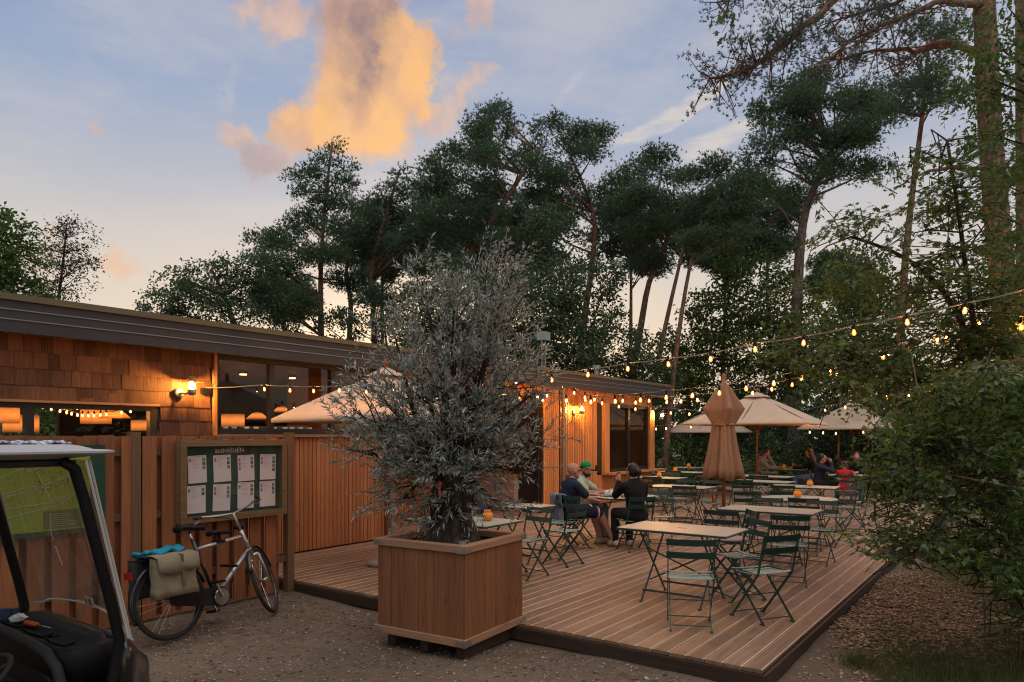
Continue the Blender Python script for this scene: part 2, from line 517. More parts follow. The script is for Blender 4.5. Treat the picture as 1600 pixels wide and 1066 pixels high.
# ------------------------------------------------------------------ mesh building
class MB:
    def __init__(s):
        s.v, s.f, s.mi, s.n = [], [], [], 0
    def add(s, vs, fs, mi=0):
        o = s.n
        s.v += [tuple(p) for p in vs]
        s.n += len(vs)
        s.f += [tuple(i + o for i in f) for f in fs]
        s.mi += [mi] * len(fs)
        return s
    def hexa(s, c8, mi=0):
        return s.add(c8, [(0, 3, 2, 1), (4, 5, 6, 7), (0, 1, 5, 4), (1, 2, 6, 5), (2, 3, 7, 6), (3, 0, 4, 7)], mi)
    def box(s, x0, x1, y0, y1, z0, z1, mi=0):
        return s.hexa([(x0, y0, z0), (x1, y0, z0), (x1, y1, z0), (x0, y1, z0), (x0, y0, z1), (x1, y0, z1), (x1, y1, z1), (x0, y1, z1)], mi)
    def cbox(s, c, d, mi=0):
        return s.box(c[0] - d[0] / 2, c[0] + d[0] / 2, c[1] - d[1] / 2, c[1] + d[1] / 2, c[2] - d[2] / 2, c[2] + d[2] / 2, mi)
    def bev(s, x0, x1, y0, y1, z0, z1, b, mi=0, mb=None):
        """box with all four long top and bottom edges chamfered, long axis x"""
        pr = [(y0 + b, z0), (y1 - b, z0), (y1, z0 + b), (y1, z1 - b), (y1 - b, z1), (y0 + b, z1), (y0, z1 - b), (y0, z0 + b)]
        vs = [(x0, a, c) for a, c in pr] + [(x1, a, c) for a, c in pr]
        o = s.n
        fs = [tuple(range(7, -1, -1)), tuple(range(8, 16))]
        mis = [mi, mi]
        for i in range(8):
            j = (i + 1) % 8
            fs.append((i, j, 8 + j, 8 + i))
            mis.append(mb if (mb is not None and i in (3, 5)) else mi)
        s.v += vs
        s.n += 16
        s.f += [tuple(i + o for i in f) for f in fs]
        s.mi += mis
        return s
    def bar(s, p, q, w, h=None, up=(0, 0, 1), mi=0):
        p, q = Vector(p), Vector(q)
        h = w if h is None else h
        d = (q - p).normalized()
        a = d.cross(Vector(up))
        if a.length < 1e-4:
            a = d.cross(Vector((1, 0, 0)))
        a.normalize()
        b = a.cross(d).normalized()
        a, b = a * w / 2, b * h / 2
        return s.hexa([p - a - b, p + a - b, p + a + b, p - a + b, q - a - b, q + a - b, q + a + b, q - a + b], mi)
    def tube(s, pts, r, n=8, mi=0, cap=True, flat=1.0):
        pts = [Vector(p) for p in pts]
        if not hasattr(r, '__len__'):
            r = [r] * len(pts)
        o, vs, fs = 0, [], []
        prev = None
        for i, p in enumerate(pts):
            t = (pts[min(i + 1, len(pts) - 1)] - pts[max(i - 1, 0)])
            t = t.normalized() if t.length > 1e-9 else Vector((0, 0, 1))
            if prev is None:
                a = t.cross(Vector((0, 0, 1)))
                if a.length < .05:
                    a = t.cross(Vector((1, 0, 0)))
            else:
                a = prev - t * prev.dot(t)
            a.normalize()
            prev = a
            b = t.cross(a)
            for k in range(n):
                th = 2 * math.pi * k / n
                vs.append(p + (a * math.cos(th) + b * math.sin(th) * flat) * r[i])
        for i in range(len(pts) - 1):
            for k in range(n):
                j = (k + 1) % n
                fs.append((i * n + k, i * n + j, (i + 1) * n + j, (i + 1) * n + k))
        if cap:
            fs.append(tuple(range(n - 1, -1, -1)))
            fs.append(tuple((len(pts) - 1) * n + k for k in range(n)))
        return s.add(vs, fs, mi)
    def lathe(s, prof, n=16, c=(0, 0, 0), mi=0, lob=None, axis='z'):
        vs, fs = [], []
        for r, z in prof:
            for k in range(n):
                th = 2 * math.pi * k / n
                rr = r * (1 + (lob[0] * math.cos(lob[1] * th) if lob else 0))
                a, b = rr * math.cos(th), rr * math.sin(th)
                if axis == 'z':
                    vs.append((c[0] + a, c[1] + b, c[2] + z))
                elif axis == 'y':
                    vs.append((c[0] + a, c[1] + z, c[2] + b))
                else:
                    vs.append((c[0] + z, c[1] + a, c[2] + b))
        for i in range(len(prof) - 1):
            for k in range(n):
                j = (k + 1) % n
                fs.append((i * n + k, i * n + j, (i + 1) * n + j, (i + 1) * n + k))
        fs.append(tuple(range(n - 1, -1, -1)))
        fs.append(tuple((len(prof) - 1) * n + k for k in range(n)))
        return s.add(vs, fs, mi)
    def ell(s, c, r, n=12, mi=0, rot=None):
        vs, fs = [], []
        m = n // 2
        r = (r, r, r) if not hasattr(r, '__len__') else r
        for i in range(m + 1):
            ph = math.pi * i / m
            for k in range(n):
                th = 2 * math.pi * k / n
                p = Vector((r[0] * math.sin(ph) * math.cos(th), r[1] * math.sin(ph) * math.sin(th), r[2] * math.cos(ph)))
                if i in (0, m):
                    p = Vector((0, 0, r[2] if i == 0 else -r[2]))
                if rot:
                    p = rot @ p
                vs.append(p + Vector(c))
        for i in range(m):
            for k in range(n):
                j = (k + 1) % n
                fs.append((i * n + k, (i + 1) * n + k, (i + 1) * n + j, i * n + j))
        return s.add(vs, fs, mi)
    def mesh(s, name, mats, smooth=False):
        me = bpy.data.meshes.new(name)
        me.from_pydata(s.v, [], s.f)
        for m in (mats if isinstance(mats, (list, tuple)) else [mats]):
            me.materials.append(m)
        if any(s.mi):
            me.polygons.foreach_set('material_index', s.mi)
        if smooth:
            me.polygons.foreach_set('use_smooth', [True] * len(me.polygons))
        me.update()
        return me
    def build(s, name, mats, parent=None, smooth=False, world=False):
        if world and parent is not None:
            o = parent
            off = Vector((0, 0, 0))
            while o is not None:
                off += Vector(o.location)
                o = o.parent
            s.v = [tuple(Vector(p) - off) for p in s.v]
        return link(name, s.mesh(name, mats, smooth), parent)

def link(name, me, parent=None, loc=(0, 0, 0), rot=(0, 0, 0)):
    o = bpy.data.objects.new(name, me)
    COL.objects.link(o)
    o.location = loc
    o.rotation_euler = rot
    if parent is not None:
        o.parent = parent
    return o

def tag(o, label=None, cat=None, group=None, kind=None):
    if label:
        o['label'] = label
    if cat:
        o['category'] = cat
    if group:
        o['group'] = group
    if kind:
        o['kind'] = kind
    return o

def thing(name, label, cat, loc=(0, 0, 0), rz=0.0, group=None):
    o = bpy.data.objects.new(name, None)
    o.empty_display_size = .2
    COL.objects.link(o)
    o.location = loc
    o.rotation_euler = (0, 0, rz)
    return tag(o, label, cat, group)

def copy_tree(o, parent=None):
    c = o.copy()
    COL.objects.link(c)
    c.parent = parent
    for ch in o.children:
        copy_tree(ch, c)
    return c

def arr_mesh(name, V, F, mat, smooth=False):
    """mesh straight from numpy: V (n,3), F (m,k) with one k"""
    me = bpy.data.meshes.new(name)
    V = np.ascontiguousarray(V, np.float32)
    F = np.ascontiguousarray(F, np.int32)
    m, k = F.shape
    me.vertices.add(len(V))
    me.vertices.foreach_set('co', V.ravel())
    me.loops.add(m * k)
    me.loops.foreach_set('vertex_index', F.ravel())
    me.polygons.add(m)
    me.polygons.foreach_set('loop_start', np.arange(0, m * k, k, dtype=np.int32))
    me.polygons.foreach_set('loop_total', np.full(m, k, np.int32))
    if smooth:
        me.polygons.foreach_set('use_smooth', np.ones(m, bool))
    me.materials.append(mat)
    me.update(calc_edges=True)
    return me

def unit(a):
    return a / np.maximum(np.linalg.norm(a, axis=1, keepdims=True), 1e-9)

# leaf outlines: x along the leaf, y across, z lift; triangles
LEAF = {
    'lance': (np.array([(0, 0, 0), (.35, .5, .05), (.4, -.5, .05), (1, 0, -.06)]), np.array([(0, 2, 1), (1, 2, 3)])),
    'oval': (np.array([(0, 0, 0), (.3, .42, .08), (.7, .4, .08), (1, 0, -.1), (.7, -.4, .08), (.3, -.42, .08)]),
             np.array([(0, 5, 1), (1, 5, 4), (1, 4, 2), (2, 4, 3)])),
    'lobed': (np.array([(0, 0, 0), (.25, .34, .05), (.36, .18, .02), (.55, .5, .06), (.66, .22, 0), (1, .0, -.1),
                        (.66, -.22, 0), (.55, -.5, .06), (.36, -.18, .02), (.25, -.34, .05)]),
              np.array([(0, 2, 1), (0, 8, 2), (0, 9, 8), (2, 4, 3), (2, 6, 4), (2, 8, 6), (8, 7, 6), (4, 6, 5)])),
    'needle': (np.array([(0, .5, 0), (0, -.5, 0), (1, 0, 0)]), np.array([(0, 1, 2)])),
}

def leaves(C, D, Nn, Ln, Wd, shape):
    """many leaves as arrays: centres, directions, normals, lengths, widths"""
    T, F = LEAF[shape]
    D = unit(D)
    S = unit(np.cross(Nn, D))
    U = np.cross(D, S)
    Ln, Wd = np.asarray(Ln)[:, None, None], np.asarray(Wd)[:, None, None]
    V = C[:, None, :] + Ln * T[None, :, 0:1] * D[:, None, :] + Wd * T[None, :, 1:2] * S[:, None, :] + Ln * T[None, :, 2:3] * U[:, None, :]
    k = len(T)
    FF = F[None] + (np.arange(len(C)) * k)[:, None, None]
    return V.reshape(-1, 3), FF.reshape(-1, 3)

def rdir(n):
    return unit(rng.normal(size=(n, 3)))
# ================================================================== ground
def ground_mat():
    t = MT('gravel_and_earth')
    p = t.new('ShaderNodeNewGeometry').outputs['Position']
    n1 = t.noise(p, .55, 6, .6)
    n2 = t.noise(p, 9, 8, .7)
    n3 = t.noise(p, 60, 4, .6)
    n4 = t.noise(p, 190, 2, .6)
    col = t.ramp(n2, [(.3, (.078, .052, .034)), (.55, (.14, .097, .066)), (.75, (.205, .148, .104))])
    col = t.mix(t.ramp(n1, [(.42, 0.0), (.62, .6)]), col, (.20, .14, .10, 1))
    col = t.mix(t.math('MULTIPLY', t.ramp(n3, [(.56, 0.0), (.66, 1.0)]), .5), col, (.22, .19, .165, 1))
    col = t.mix(t.math('MULTIPLY', t.ramp(n4, [(.62, 0.0), (.68, 1.0)]), .6), col, (.33, .29, .25, 1))
    t.put(t.b.inputs['Base Color'], col)
    t.rough(.9, .25)
    h = t.math('ADD', t.math('MULTIPLY', n2, .6), t.math('ADD', t.math('MULTIPLY', n3, .3), t.math('MULTIPLY', n4, .2)))
    t.bump(h, .9, .03)
    return t.m

gx = np.concatenate([[-300, -120, -50, -20, -8, -3], np.arange(-1, 14, .11), [15, 17, 20, 25, 35, 60, 120, 320]])
gy = np.concatenate([[-300, -120, -50, -20, -10, -6], np.arange(-4, 8.4, .11), [9, 11, 14, 20, 35, 60, 120, 320]])
GX, GY = np.meshgrid(gx, gy, indexing='ij')
def bumps(x, y, amp=1.0):
    z = .022 * np.sin(1.3 * x + .7 * y + 1) * np.sin(.9 * y - .5 * x) + .012 * np.sin(3.1 * x + 2) * np.sin(2.7 * y + x) + .007 * np.sin(7.3 * x + 3 * y) * np.sin(6.1 * y - 2 * x + 1)
    return z * amp
ZG = bumps(GX, GY)
ZG = np.where((np.abs(GX) > 16) | (np.abs(GY) > 12), 0, ZG)
nx, ny = GX.shape
idx = np.arange(nx * ny).reshape(nx, ny)
F = np.stack([idx[:-1, :-1], idx[1:, :-1], idx[1:, 1:], idx[:-1, 1:]], -1).reshape(-1, 4)
ground = link('ground', arr_mesh('ground', np.stack([GX, GY, ZG - .02], -1).reshape(-1, 3), F, ground_mat(), True))
tag(ground, kind='structure')

# loose stones, wood chips, fallen leaves (uncountable)
def scatter_bits(name, pts, size, flat, mat, elong=1.0, label=None):
    k = len(pts)
    base = np.array([(1, 0, 0), (0, 1, 0), (-1, 0, 0), (0, -1, 0), (0, 0, 1), (0, 0, -1)], float)
    fc = np.array([(0, 1, 4), (1, 2, 4), (2, 3, 4), (3, 0, 4), (1, 0, 5), (2, 1, 5), (3, 2, 5), (0, 3, 5)])
    sc_ = rng.uniform(.6, 1.4, (k, 6, 1)) * base[None]
    sc_ = sc_ * np.stack([size * elong, size, size * flat], -1)[:, None, :]
    th = rng.uniform(0, 6.28, k)
    c, s_ = np.cos(th), np.sin(th)
    tilt = rng.uniform(-.5, .5, k)
    X = sc_[..., 0] * c[:, None] - sc_[..., 1] * s_[:, None]
    Y = sc_[..., 0] * s_[:, None] + sc_[..., 1] * c[:, None]
    Z = sc_[..., 2] + sc_[..., 0] * tilt[:, None] * .5
    V = np.stack([X, Y, Z], -1) + pts[:, None, :]
    FF = fc[None] + (np.arange(k) * 6)[:, None, None]
    o = link(name, arr_mesh(name, V.reshape(-1, 3), FF.reshape(-1, 3), mat))
    tag(o, label, None, None, 'stuff')
    return o

def groundpts(k, x0, x1, y0, y1, keep=None):
    x, y = rng.uniform(x0, x1, k), rng.uniform(y0, y1, k)
    if keep is not None:
        m = keep(x, y)
        x, y = x[m], y[m]
    return np.stack([x, y, bumps(x, y) - .02 + .003], -1)

stone_mat = leafm('loose_stone', [(.09, .07, .056), (.2, .165, .14), (.42, .38, .33), (.13, .105, .085)], 0, .8)
chip_mat = leafm('bark_chip', [(.2, .115, .06), (.36, .225, .125), (.52, .36, .215), (.27, .16, .09)], 0, .8)
p = groundpts(9000, 1.2, 6.2, 1.0, 6.9, lambda x, y: (x < 5.1))
scatter_bits('gravel', p, rng.uniform(.004, .013, len(p)) * np.where(rng.random(len(p)) < .04, 2.0, 1), .55, stone_mat, 1.2)
p = groundpts(1000, 1.2, 6.2, -1.5, 6.9, lambda x, y: (x < 5.1) | (y < 1.4))
scatter_bits('gravel', p, rng.uniform(.006, .02, len(p)), .4, leafm('dark_clod', [(.045, .033, .026), (.08, .058, .044), (.13, .095, .07)], 0, .9), 1.5)
p = groundpts(2600, 3.0, 5.4, -.8, 2.0, lambda x, y: (x < 5.1) | (y < 1.4))
scatter_bits('gravel', p, rng.uniform(.004, .012, len(p)), .55, stone_mat, 1.2)
def chipkeep(x, y):
    e = ((x - 8.7) / 2.15) ** 2 + ((y - .75) / 1.05) ** 2
    return (y < 1.52) & (e + rng.normal(0, .16, len(x)) < 1)
p = groundpts(17000, 6.0, 11.2, -.6, 1.52, chipkeep)
p[:, 2] += rng.uniform(0, .035, len(p))
scatter_bits('wood_chips', p, rng.uniform(.008, .021, len(p)), .28, chip_mat, 1.7)
p = groundpts(1500, 4.9, 7.2, -.6, 1.5, lambda x, y: (x < 5.1) | (y < 1.45))
scatter_bits('wood_chips', p, rng.uniform(.006, .02, len(p)), .3, chip_mat, 1.9)
p = groundpts(1200, 1.5, 8, -1.5, 6.8, lambda x, y: ((x < 5.1) | (y < 1.45)))
scatter_bits('wood_chips', p, rng.uniform(.006, .016, len(p)), .3, chip_mat, 1.9)

# grass and low weeds at the lower right
def grass(name, cx, cy, rx, ry, k, h, mat):
    x, y = rng.normal(cx, rx, k), rng.normal(cy, ry, k)
    m = y < 1.4
    x, y = x[m], y[m]
    k = len(x)
    C = np.stack([x, y, bumps(x, y) - .025], -1)
    D = unit(np.stack([rng.normal(0, .45, k), rng.normal(0, .45, k), np.ones(k)], -1))
    V, FF = leaves(C, D, rdir(k), h * rng.uniform(.4, 1.2, k), np.full(k, .006), 'needle')
    return V, FF
gm = leafm('grass_blade', [(.05, .09, .02), (.09, .12, .035), (.16, .13, .06), (.07, .115, .028)], .35)
Vs, Fs, o = [], [], 0
for (cx, cy, rx, ry, k, h) in [(6.45, .62, .32, .2, 2600, .13), (6.7, .1, .4, .25, 3000, .14), (6.2, 1.08, .1, .08, 420, .14), (5.95, .75, .16, .12, 500, .1), (7.3, 1.0, .3, .12, 500, .1), (5.7, .3, .3, .25, 1200, .11),
                               (10.6, .5, .8, .35, 3000, .2), (9.4, .0, .7, .25, 2200, .18), (7.4, -.4, .6, .3, 2600, .17), (5.2, -.35, .5, .35, 1500, .12), (12.5, .8, 1.0, .3, 1500, .2)]:
    V, FF = grass('grass', cx, cy, rx, ry, k, h, gm)
    Vs.append(V)
    Fs.append(FF + o)
    o += len(V)
tag(link('grass', arr_mesh('grass', np.concatenate(Vs), np.concatenate(Fs), gm)), kind='stuff')

# ================================================================== timber deck
DZ = .12
U0, V0 = 5.2, 1.56
deck = thing('deck', None, None, (U0, V0, 0))
tag(deck, kind='structure')
PITCH = .145
def plank_mesh(mb, ln):
    y0, y1, b, h = .0032, PITCH - .0032, .0125, .0035
    pr = [(y0, -.028), (y1, -.028), (y1, -h), (y1 - b, 0), (y0 + b, 0), (y0, -h)]
    n = len(pr)
    vs = [(0, a, c) for a, c in pr] + [(ln, a, c) for a, c in pr]
    mb.add(vs, [tuple(range(n - 1, -1, -1)), tuple(range(n, 2 * n))] + [(i, (i + 1) % n, n + (i + 1) % n, n + i) for i in (0, 1, 3, 5)], 0)
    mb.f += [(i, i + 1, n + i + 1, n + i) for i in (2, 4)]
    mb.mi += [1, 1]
def plank(x0, x1, y0):
    mb = MB()
    b = .012
    plank_mesh(mb, x1 - x0 - .004)
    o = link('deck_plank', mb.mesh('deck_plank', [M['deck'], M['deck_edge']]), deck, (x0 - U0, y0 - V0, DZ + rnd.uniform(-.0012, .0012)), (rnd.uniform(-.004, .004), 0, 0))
    return o
y = V0
while y < 8.45:
    cuts = [U0 - rnd.uniform(0, .006)]
    first = rnd.choice([2.4, 3.6, 4.8, 5.4, 4.2])
    cuts += [U0 + first, U0 + first + 5.4, U0 + first + 11.4, 24.0]
    for a, b in zip(cuts[:-1], cuts[1:]):
        plank(a, b, y)
    y += PITCH
while y < 11.0:
    plank(8.3, 14.6, y)
    y += PITCH
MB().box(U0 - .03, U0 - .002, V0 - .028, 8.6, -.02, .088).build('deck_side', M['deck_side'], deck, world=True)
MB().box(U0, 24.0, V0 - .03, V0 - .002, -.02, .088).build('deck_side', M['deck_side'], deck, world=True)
MB().box(U0 + .1, 24.0, V0 + .1, 8.5, .0, .06).build('deck_underlay', M['backing'], deck, world=True)
tw = leafm('dry_litter', [(.05, .035, .025), (.10, .065, .04), (.16, .11, .06)], 0, .8)
k = 900
lx, ly = rng.uniform(5.3, 14, k), rng.uniform(1.65, 8, k)
V, FF = leaves(np.stack([lx, ly, np.full(k, DZ + .006)], -1), unit(np.stack([rng.normal(size=k), rng.normal(size=k), rng.normal(0, .05, k)], -1)),
               np.tile([0, 0, 1.0], (k, 1)), rng.uniform(.02, .09, k), rng.uniform(.003, .012, k), 'lance')
tag(link('leaf_litter', arr_mesh('leaf_litter', V, FF, tw)), kind='stuff')

# ================================================================== café building
WV = 8.6                                   # plane of the front wall
WT, WB = 2.90, DZ
bld = thing('cafe_building', 'long low timber café building with shingled left half and slatted right end', 'building', (8.5, 8.6, 0))

def panel(name, x0, x1, y0, y1, z0, z1, mat, parent=bld):
    return MB().box(x0, x1, y0, y1, z0, z1).build(name, mat, parent, world=True)

# shingled wall with the left window opening (u -2.5 .. 4.41, z 1.0 .. 2.17)
sw = MB()
sw.box(-2.6, 5.15, WV + .03, WV + .15, 2.17, WT).box(4.41, 5.15, WV + .03, WV + .15, 0, 2.17).box(-2.6, 4.41, WV + .03, WV + .15, 0, .95)
shw = sw.build('shingle_wall', M['backing'], bld, world=True)
SHM = {}
def shingle(x, z, w, h):
    kx = round(w, 2)
    if kx not in SHM:
        w_, h_ = kx, .235
        SHM[kx] = MB().hexa([(0, -.024, 0), (w_, -.024, 0), (w_, .0, 0), (0, .0, 0), (0, -.006, h_), (w_, -.006, h_), (w_, 0, h_), (0, 0, h_)]).mesh('shingle', M['shingle'])
    o = link('shingle', SHM[kx], shw, (x - 8.5, WV + .028 - rnd.uniform(0, .004) - 8.6, z), (rnd.uniform(-.012, .012), rnd.uniform(-.006, .006), 0))
    return o
z = 2.90 - .19
row = 0
while z > 1.0:
    x = 2.0 + rnd.uniform(-.1, .1)
    while x < 5.12:
        w = round(rnd.choice([.11, .14, .17, .2, .22, .25, .12]), 2)
        w = min(w, round(5.13 - x, 2))
        if w >= .04 and not (x + w > -9 and z < 2.12 and x < 4.42 and z > .8) and not (z > 2.12 - .0 and z < 2.17 and x < 4.4):
            shingle(x, z + rnd.uniform(-.006, .006), w - .004 if w > .1 else w, .23)
        elif w >= .04 and z < 2.17 and x < 4.42 and x + w > 4.42:
            pass
        x += w + .003
    z -= .178
    row += 1
# short course of shingles just over the left window
x = 2.0
while x < 4.38:
    w = round(rnd.choice([.11, .14, .17, .2, .22]), 2)
    shingle(x, 2.185, min(w, round(4.41 - x, 2)), .2)
    x += w + .003
# thin fill right of the window where the loop skipped partial pieces
zz = 2.90 - .19 - .178 * 3
# ---- left window
w1 = MB()
for (a, b, c, d) in [(-2.6, 4.41, 2.11, 2.17), (-2.6, 4.41, .95, 1.02), (4.34, 4.41, 1.02, 2.11), (3.02, 3.10, 1.02, 2.11), (1.6, 1.68, 1.02, 2.11), (.2, .28, 1.02, 2.11)]:
    w1.box(a, b, WV + .02, WV + .11, c, d)
win1 = w1.build('window', M['frame'], bld, world=True)
MB().box(-2.6, 4.43, WV - .04, WV + .02, 2.168, 2.195).build('window_lintel', M['clad_x'], win1, world=True)
for a, b in [(3.10, 4.34), (1.68, 3.02), (.28, 1.6), (-2.6, .2)]:
    MB().box(a, b, WV + .06, WV + .068, 1.02, 2.11).build('pane', M['glass'], win1, world=True)
# ---- upper window band, u 5.2 .. 8.2
wb = MB()
for (a, b, c, d) in [(5.2, 8.2, 2.82, 2.9), (5.2, 8.2, 1.83, 1.91), (5.2, 5.24, 1.91, 2.82), (6.02, 6.09, 1.91, 2.82), (7.1, 7.17, 1.91, 2.82), (8.13, 8.2, 1.91, 2.82)]:
    wb.box(a, b, WV + .02, WV + .11, c, d)
win2 = wb.build('window', M['frame'], bld, world=True)
for a, b in [(5.24, 6.02), (6.09, 7.1), (7.17, 8.13)]:
    MB().box(a, b, WV + .06, WV + .068, 1.91, 2.82).build('pane', M['glass'], win2, world=True)
MB().box(5.17, 8.2, WV - .045, WV + .02, 1.79, 1.83).build('window_sill', M['planter_rim'], win2, world=True)
MB().box(5.15, 5.19, WV - .03, WV + .1, 1.0, WT).build('corner_trim', M['clad'], bld, world=True)
# soffit strip of short slats just under the roof, above the windows
# ---- slatted screen under it
def slat_wall(name, x0, x1, z0, z1, v, pitch, mat, sw_=.046, parent=bld, th=.022):
    back = MB().box(x0, x1, v + .03, v + .12, z0, z1).build(name, M['backing'], parent, world=True)
    me = MB().box(0, sw_, -th, 0, 0, z1 - z0 - .004).mesh('slat', mat)
    x = x0 + .004
    while x + sw_ < x1:
        link('slat', me, back, (x - 8.5, v + .03 - rnd.uniform(0, .003) - 8.6, z0 + .002), (0, 0, 0))
        x += pitch
    return back
slat_wall('slat_screen', 5.2, 8.2, DZ, 1.79, WV, .077, M['slat'], .066)
slat_wall('facade_wall', 13.6, 18.5, DZ, WT, WV, .077, M['clad'], .060) if False else None
# right facade with the window bay cut out
slat_wall('facade_wall', 13.62, 15.3, DZ, WT, WV, .077, M['clad'], .058)
slat_wall('facade_wall', 15.3, 18.5, DZ, .83, WV, .077, M['clad'], .058)
slat_wall('facade_wall', 15.3, 18.5, 2.62, WT, WV, .077, M['clad'], .058)
slat_wall('header_wall', 8.2, 12.9, 2.66, WT, WV, .077, M['clad'], .058)
col = slat_wall('column_wall', 12.9, 13.56, DZ, WT, WV - .03, .077, M['clad'], .064)
panel('column_side', 12.86, 12.9, WV + .0, 9.3, DZ, WT, M['backing'])
# ---- niche: back wall, bar counter, dark doorway
slat_wall('niche_wall', 8.2, 12.9, DZ, WT, 11.0, .077, M['clad'], .058)
panel('niche_side', 8.12, 8.2, WV + .12, 11.1, DZ, WT, M['slat'])
panel('niche_soffit', 8.2, 14.6, WV + .12, 11.1, 2.86, 2.9, M['clad_x'])
panel('bar_shutter', 12.9, 13.62, 9.85, 9.93, 1.0, 2.0, M['clad'])
panel('room_wall', 12.9, 18.4, 11.9, 12.0, DZ, WT, M['backing'])
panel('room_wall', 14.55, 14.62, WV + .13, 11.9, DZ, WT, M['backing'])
panel('door_frame', 12.78, 12.86, WV + .05, WV + .12, DZ, 2.66, M['frame'])
ct = MB()
ct.box(12.7, 12.76, 9.24, 10.6, DZ + .02, .90)
bar = ct.build('bar_counter', paint('bar_front_panel', (.48, .33, .26), .5, 0, .05, 3), bld, world=True)
MB().box(12.76, 13.9, 9.24, 9.28, .34, .90).build('bar_panel', paint('bar_pale_panel', (.55, .50, .48), .5, 0, .04, 3), bar, world=True)
MB().box(12.66, 13.95, 9.2, 10.7, .90, .935).build('bar_top', M['clad_x'], bar, world=True)
MB().box(12.5, 12.62, 10.2, 10.62, DZ, .92).build('bar_post', M['fence_post'], bar, world=True)
# ---- window bay in the right facade
wf = MB()
for (a, b, c, d) in [(15.85, 18.2, 2.54, 2.62), (15.85, 18.2, .88, .96), (15.85, 15.93, .96, 2.54), (16.98, 17.08, .96, 2.54), (18.12, 18.2, .96, 2.54)]:
    wf.box(a, b, WV + .0, WV + .1, c, d)
win3 = wf.build('window', M['frame'], bld, world=True)
for a, b in [(15.93, 16.98), (17.08, 18.12)]:
    MB().box(a, b, WV + .05, WV + .058, .96, 2.54).build('pane', M['glass'], win3, world=True)
MB().box(15.6, 15.85, WV - .05, WV + .1, .88, 2.62).build('window_jamb', M['clad'], win3, world=True)
MB().box(18.2, 18.5, WV - .05, WV + .1, .88, 2.62).build('window_jamb', M['clad'], win3, world=True)
MB().box(15.5, 18.7, WV - .32, WV + .0, .835, .878).build('window_sill', M['clad_x'], win3, world=True)
MB().box(15.3, 15.6, WV + .04, WV + .09, .88, 2.62).build('window_shutter', M['frame'], win3, world=True)
MB().box(13.75, 14.9, WV - .22, WV - .01, .90, .935).build('wall_shelf', M['clad_x'], bld, world=True)
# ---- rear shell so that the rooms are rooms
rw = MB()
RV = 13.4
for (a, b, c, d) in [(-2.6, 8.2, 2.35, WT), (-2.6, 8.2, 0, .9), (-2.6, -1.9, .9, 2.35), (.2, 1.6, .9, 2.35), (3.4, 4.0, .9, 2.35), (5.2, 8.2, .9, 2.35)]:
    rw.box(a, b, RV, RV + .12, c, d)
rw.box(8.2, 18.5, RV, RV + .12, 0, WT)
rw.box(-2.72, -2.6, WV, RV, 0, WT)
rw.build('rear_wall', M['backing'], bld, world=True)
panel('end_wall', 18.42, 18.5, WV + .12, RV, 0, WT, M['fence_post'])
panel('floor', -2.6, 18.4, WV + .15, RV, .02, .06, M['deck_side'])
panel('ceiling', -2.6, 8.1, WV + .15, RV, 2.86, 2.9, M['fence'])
# ---- roof
rf = MB().box(-3.0, 18.95, 8.36, 13.9, 2.905, 3.2).build('roof', M['fascia'], bld, world=True)
fa = MB()
fa.box(-3.0, 18.98, 8.30, 8.355, 2.86, 3.18)
fa.box(18.955, 18.98, 8.356, 13.9, 2.86, 3.18)
fsc = fa.build('fascia', M['fascia'], rf, world=True)
for zz in (2.985, 3.085):
    MB().box(-3.0, 18.99, 8.288, 8.30, zz, zz + .012).build('fascia_seam', M['seam'], rf, world=True)
MB().box(-3.0, 19.0, 8.27, 8.47, 3.183, 3.25).build('roof_edge', M['roofedge'], rf, world=True)
MB().box(-3.0, 18.95, 8.36, 8.6, 2.885, 2.903).build('soffit', M['clad_x'], rf, world=True)
def pipe(x, y, z0, z1, r=.045):
    mb = MB().tube([(x, y, z0), (x, y, z1)], r, 14)
    for zc in (z0 + .25, (z0 + z1) / 2, z1 - .3):
        mb.lathe([(r + .006, -.02), (r + .006, .02)], 14, (x, y, zc))
    return mb.build('downpipe', M['steel'], bld, smooth=False, world=True)
pipe(8.27, WV - .07, DZ, 2.88)
pipe(13.62, WV - .075, DZ, 2.88)
# roof vents
for (px, py0, py1, v, w) in [(932, 571, 590, 9.6, .11), (849, 519, 582, 10.2, .15)]:
    a, b = atv(px, py1, v), atv(px, py0, v)
    vt = MB()
    if w > .12:
        for s_ in (-.07, .09):
            vt.tube([(a.x + s_, a.y, 3.19), (a.x + s_, a.y, b.z - .2)], .018, 8)
        vt.box(a.x - .13, a.x + .15, a.y - .12, a.y + .12, b.z - .22, b.z)
    else:
        vt.tube([(a.x, a.y, 3.19), (a.x, a.y, b.z - .1)], .06, 12)
        vt.lathe([(.11, -.12), (.11, 0)], 14, (a.x, a.y, b.z))
    vt.build('roof_vent', M['galv'], rf, world=True)

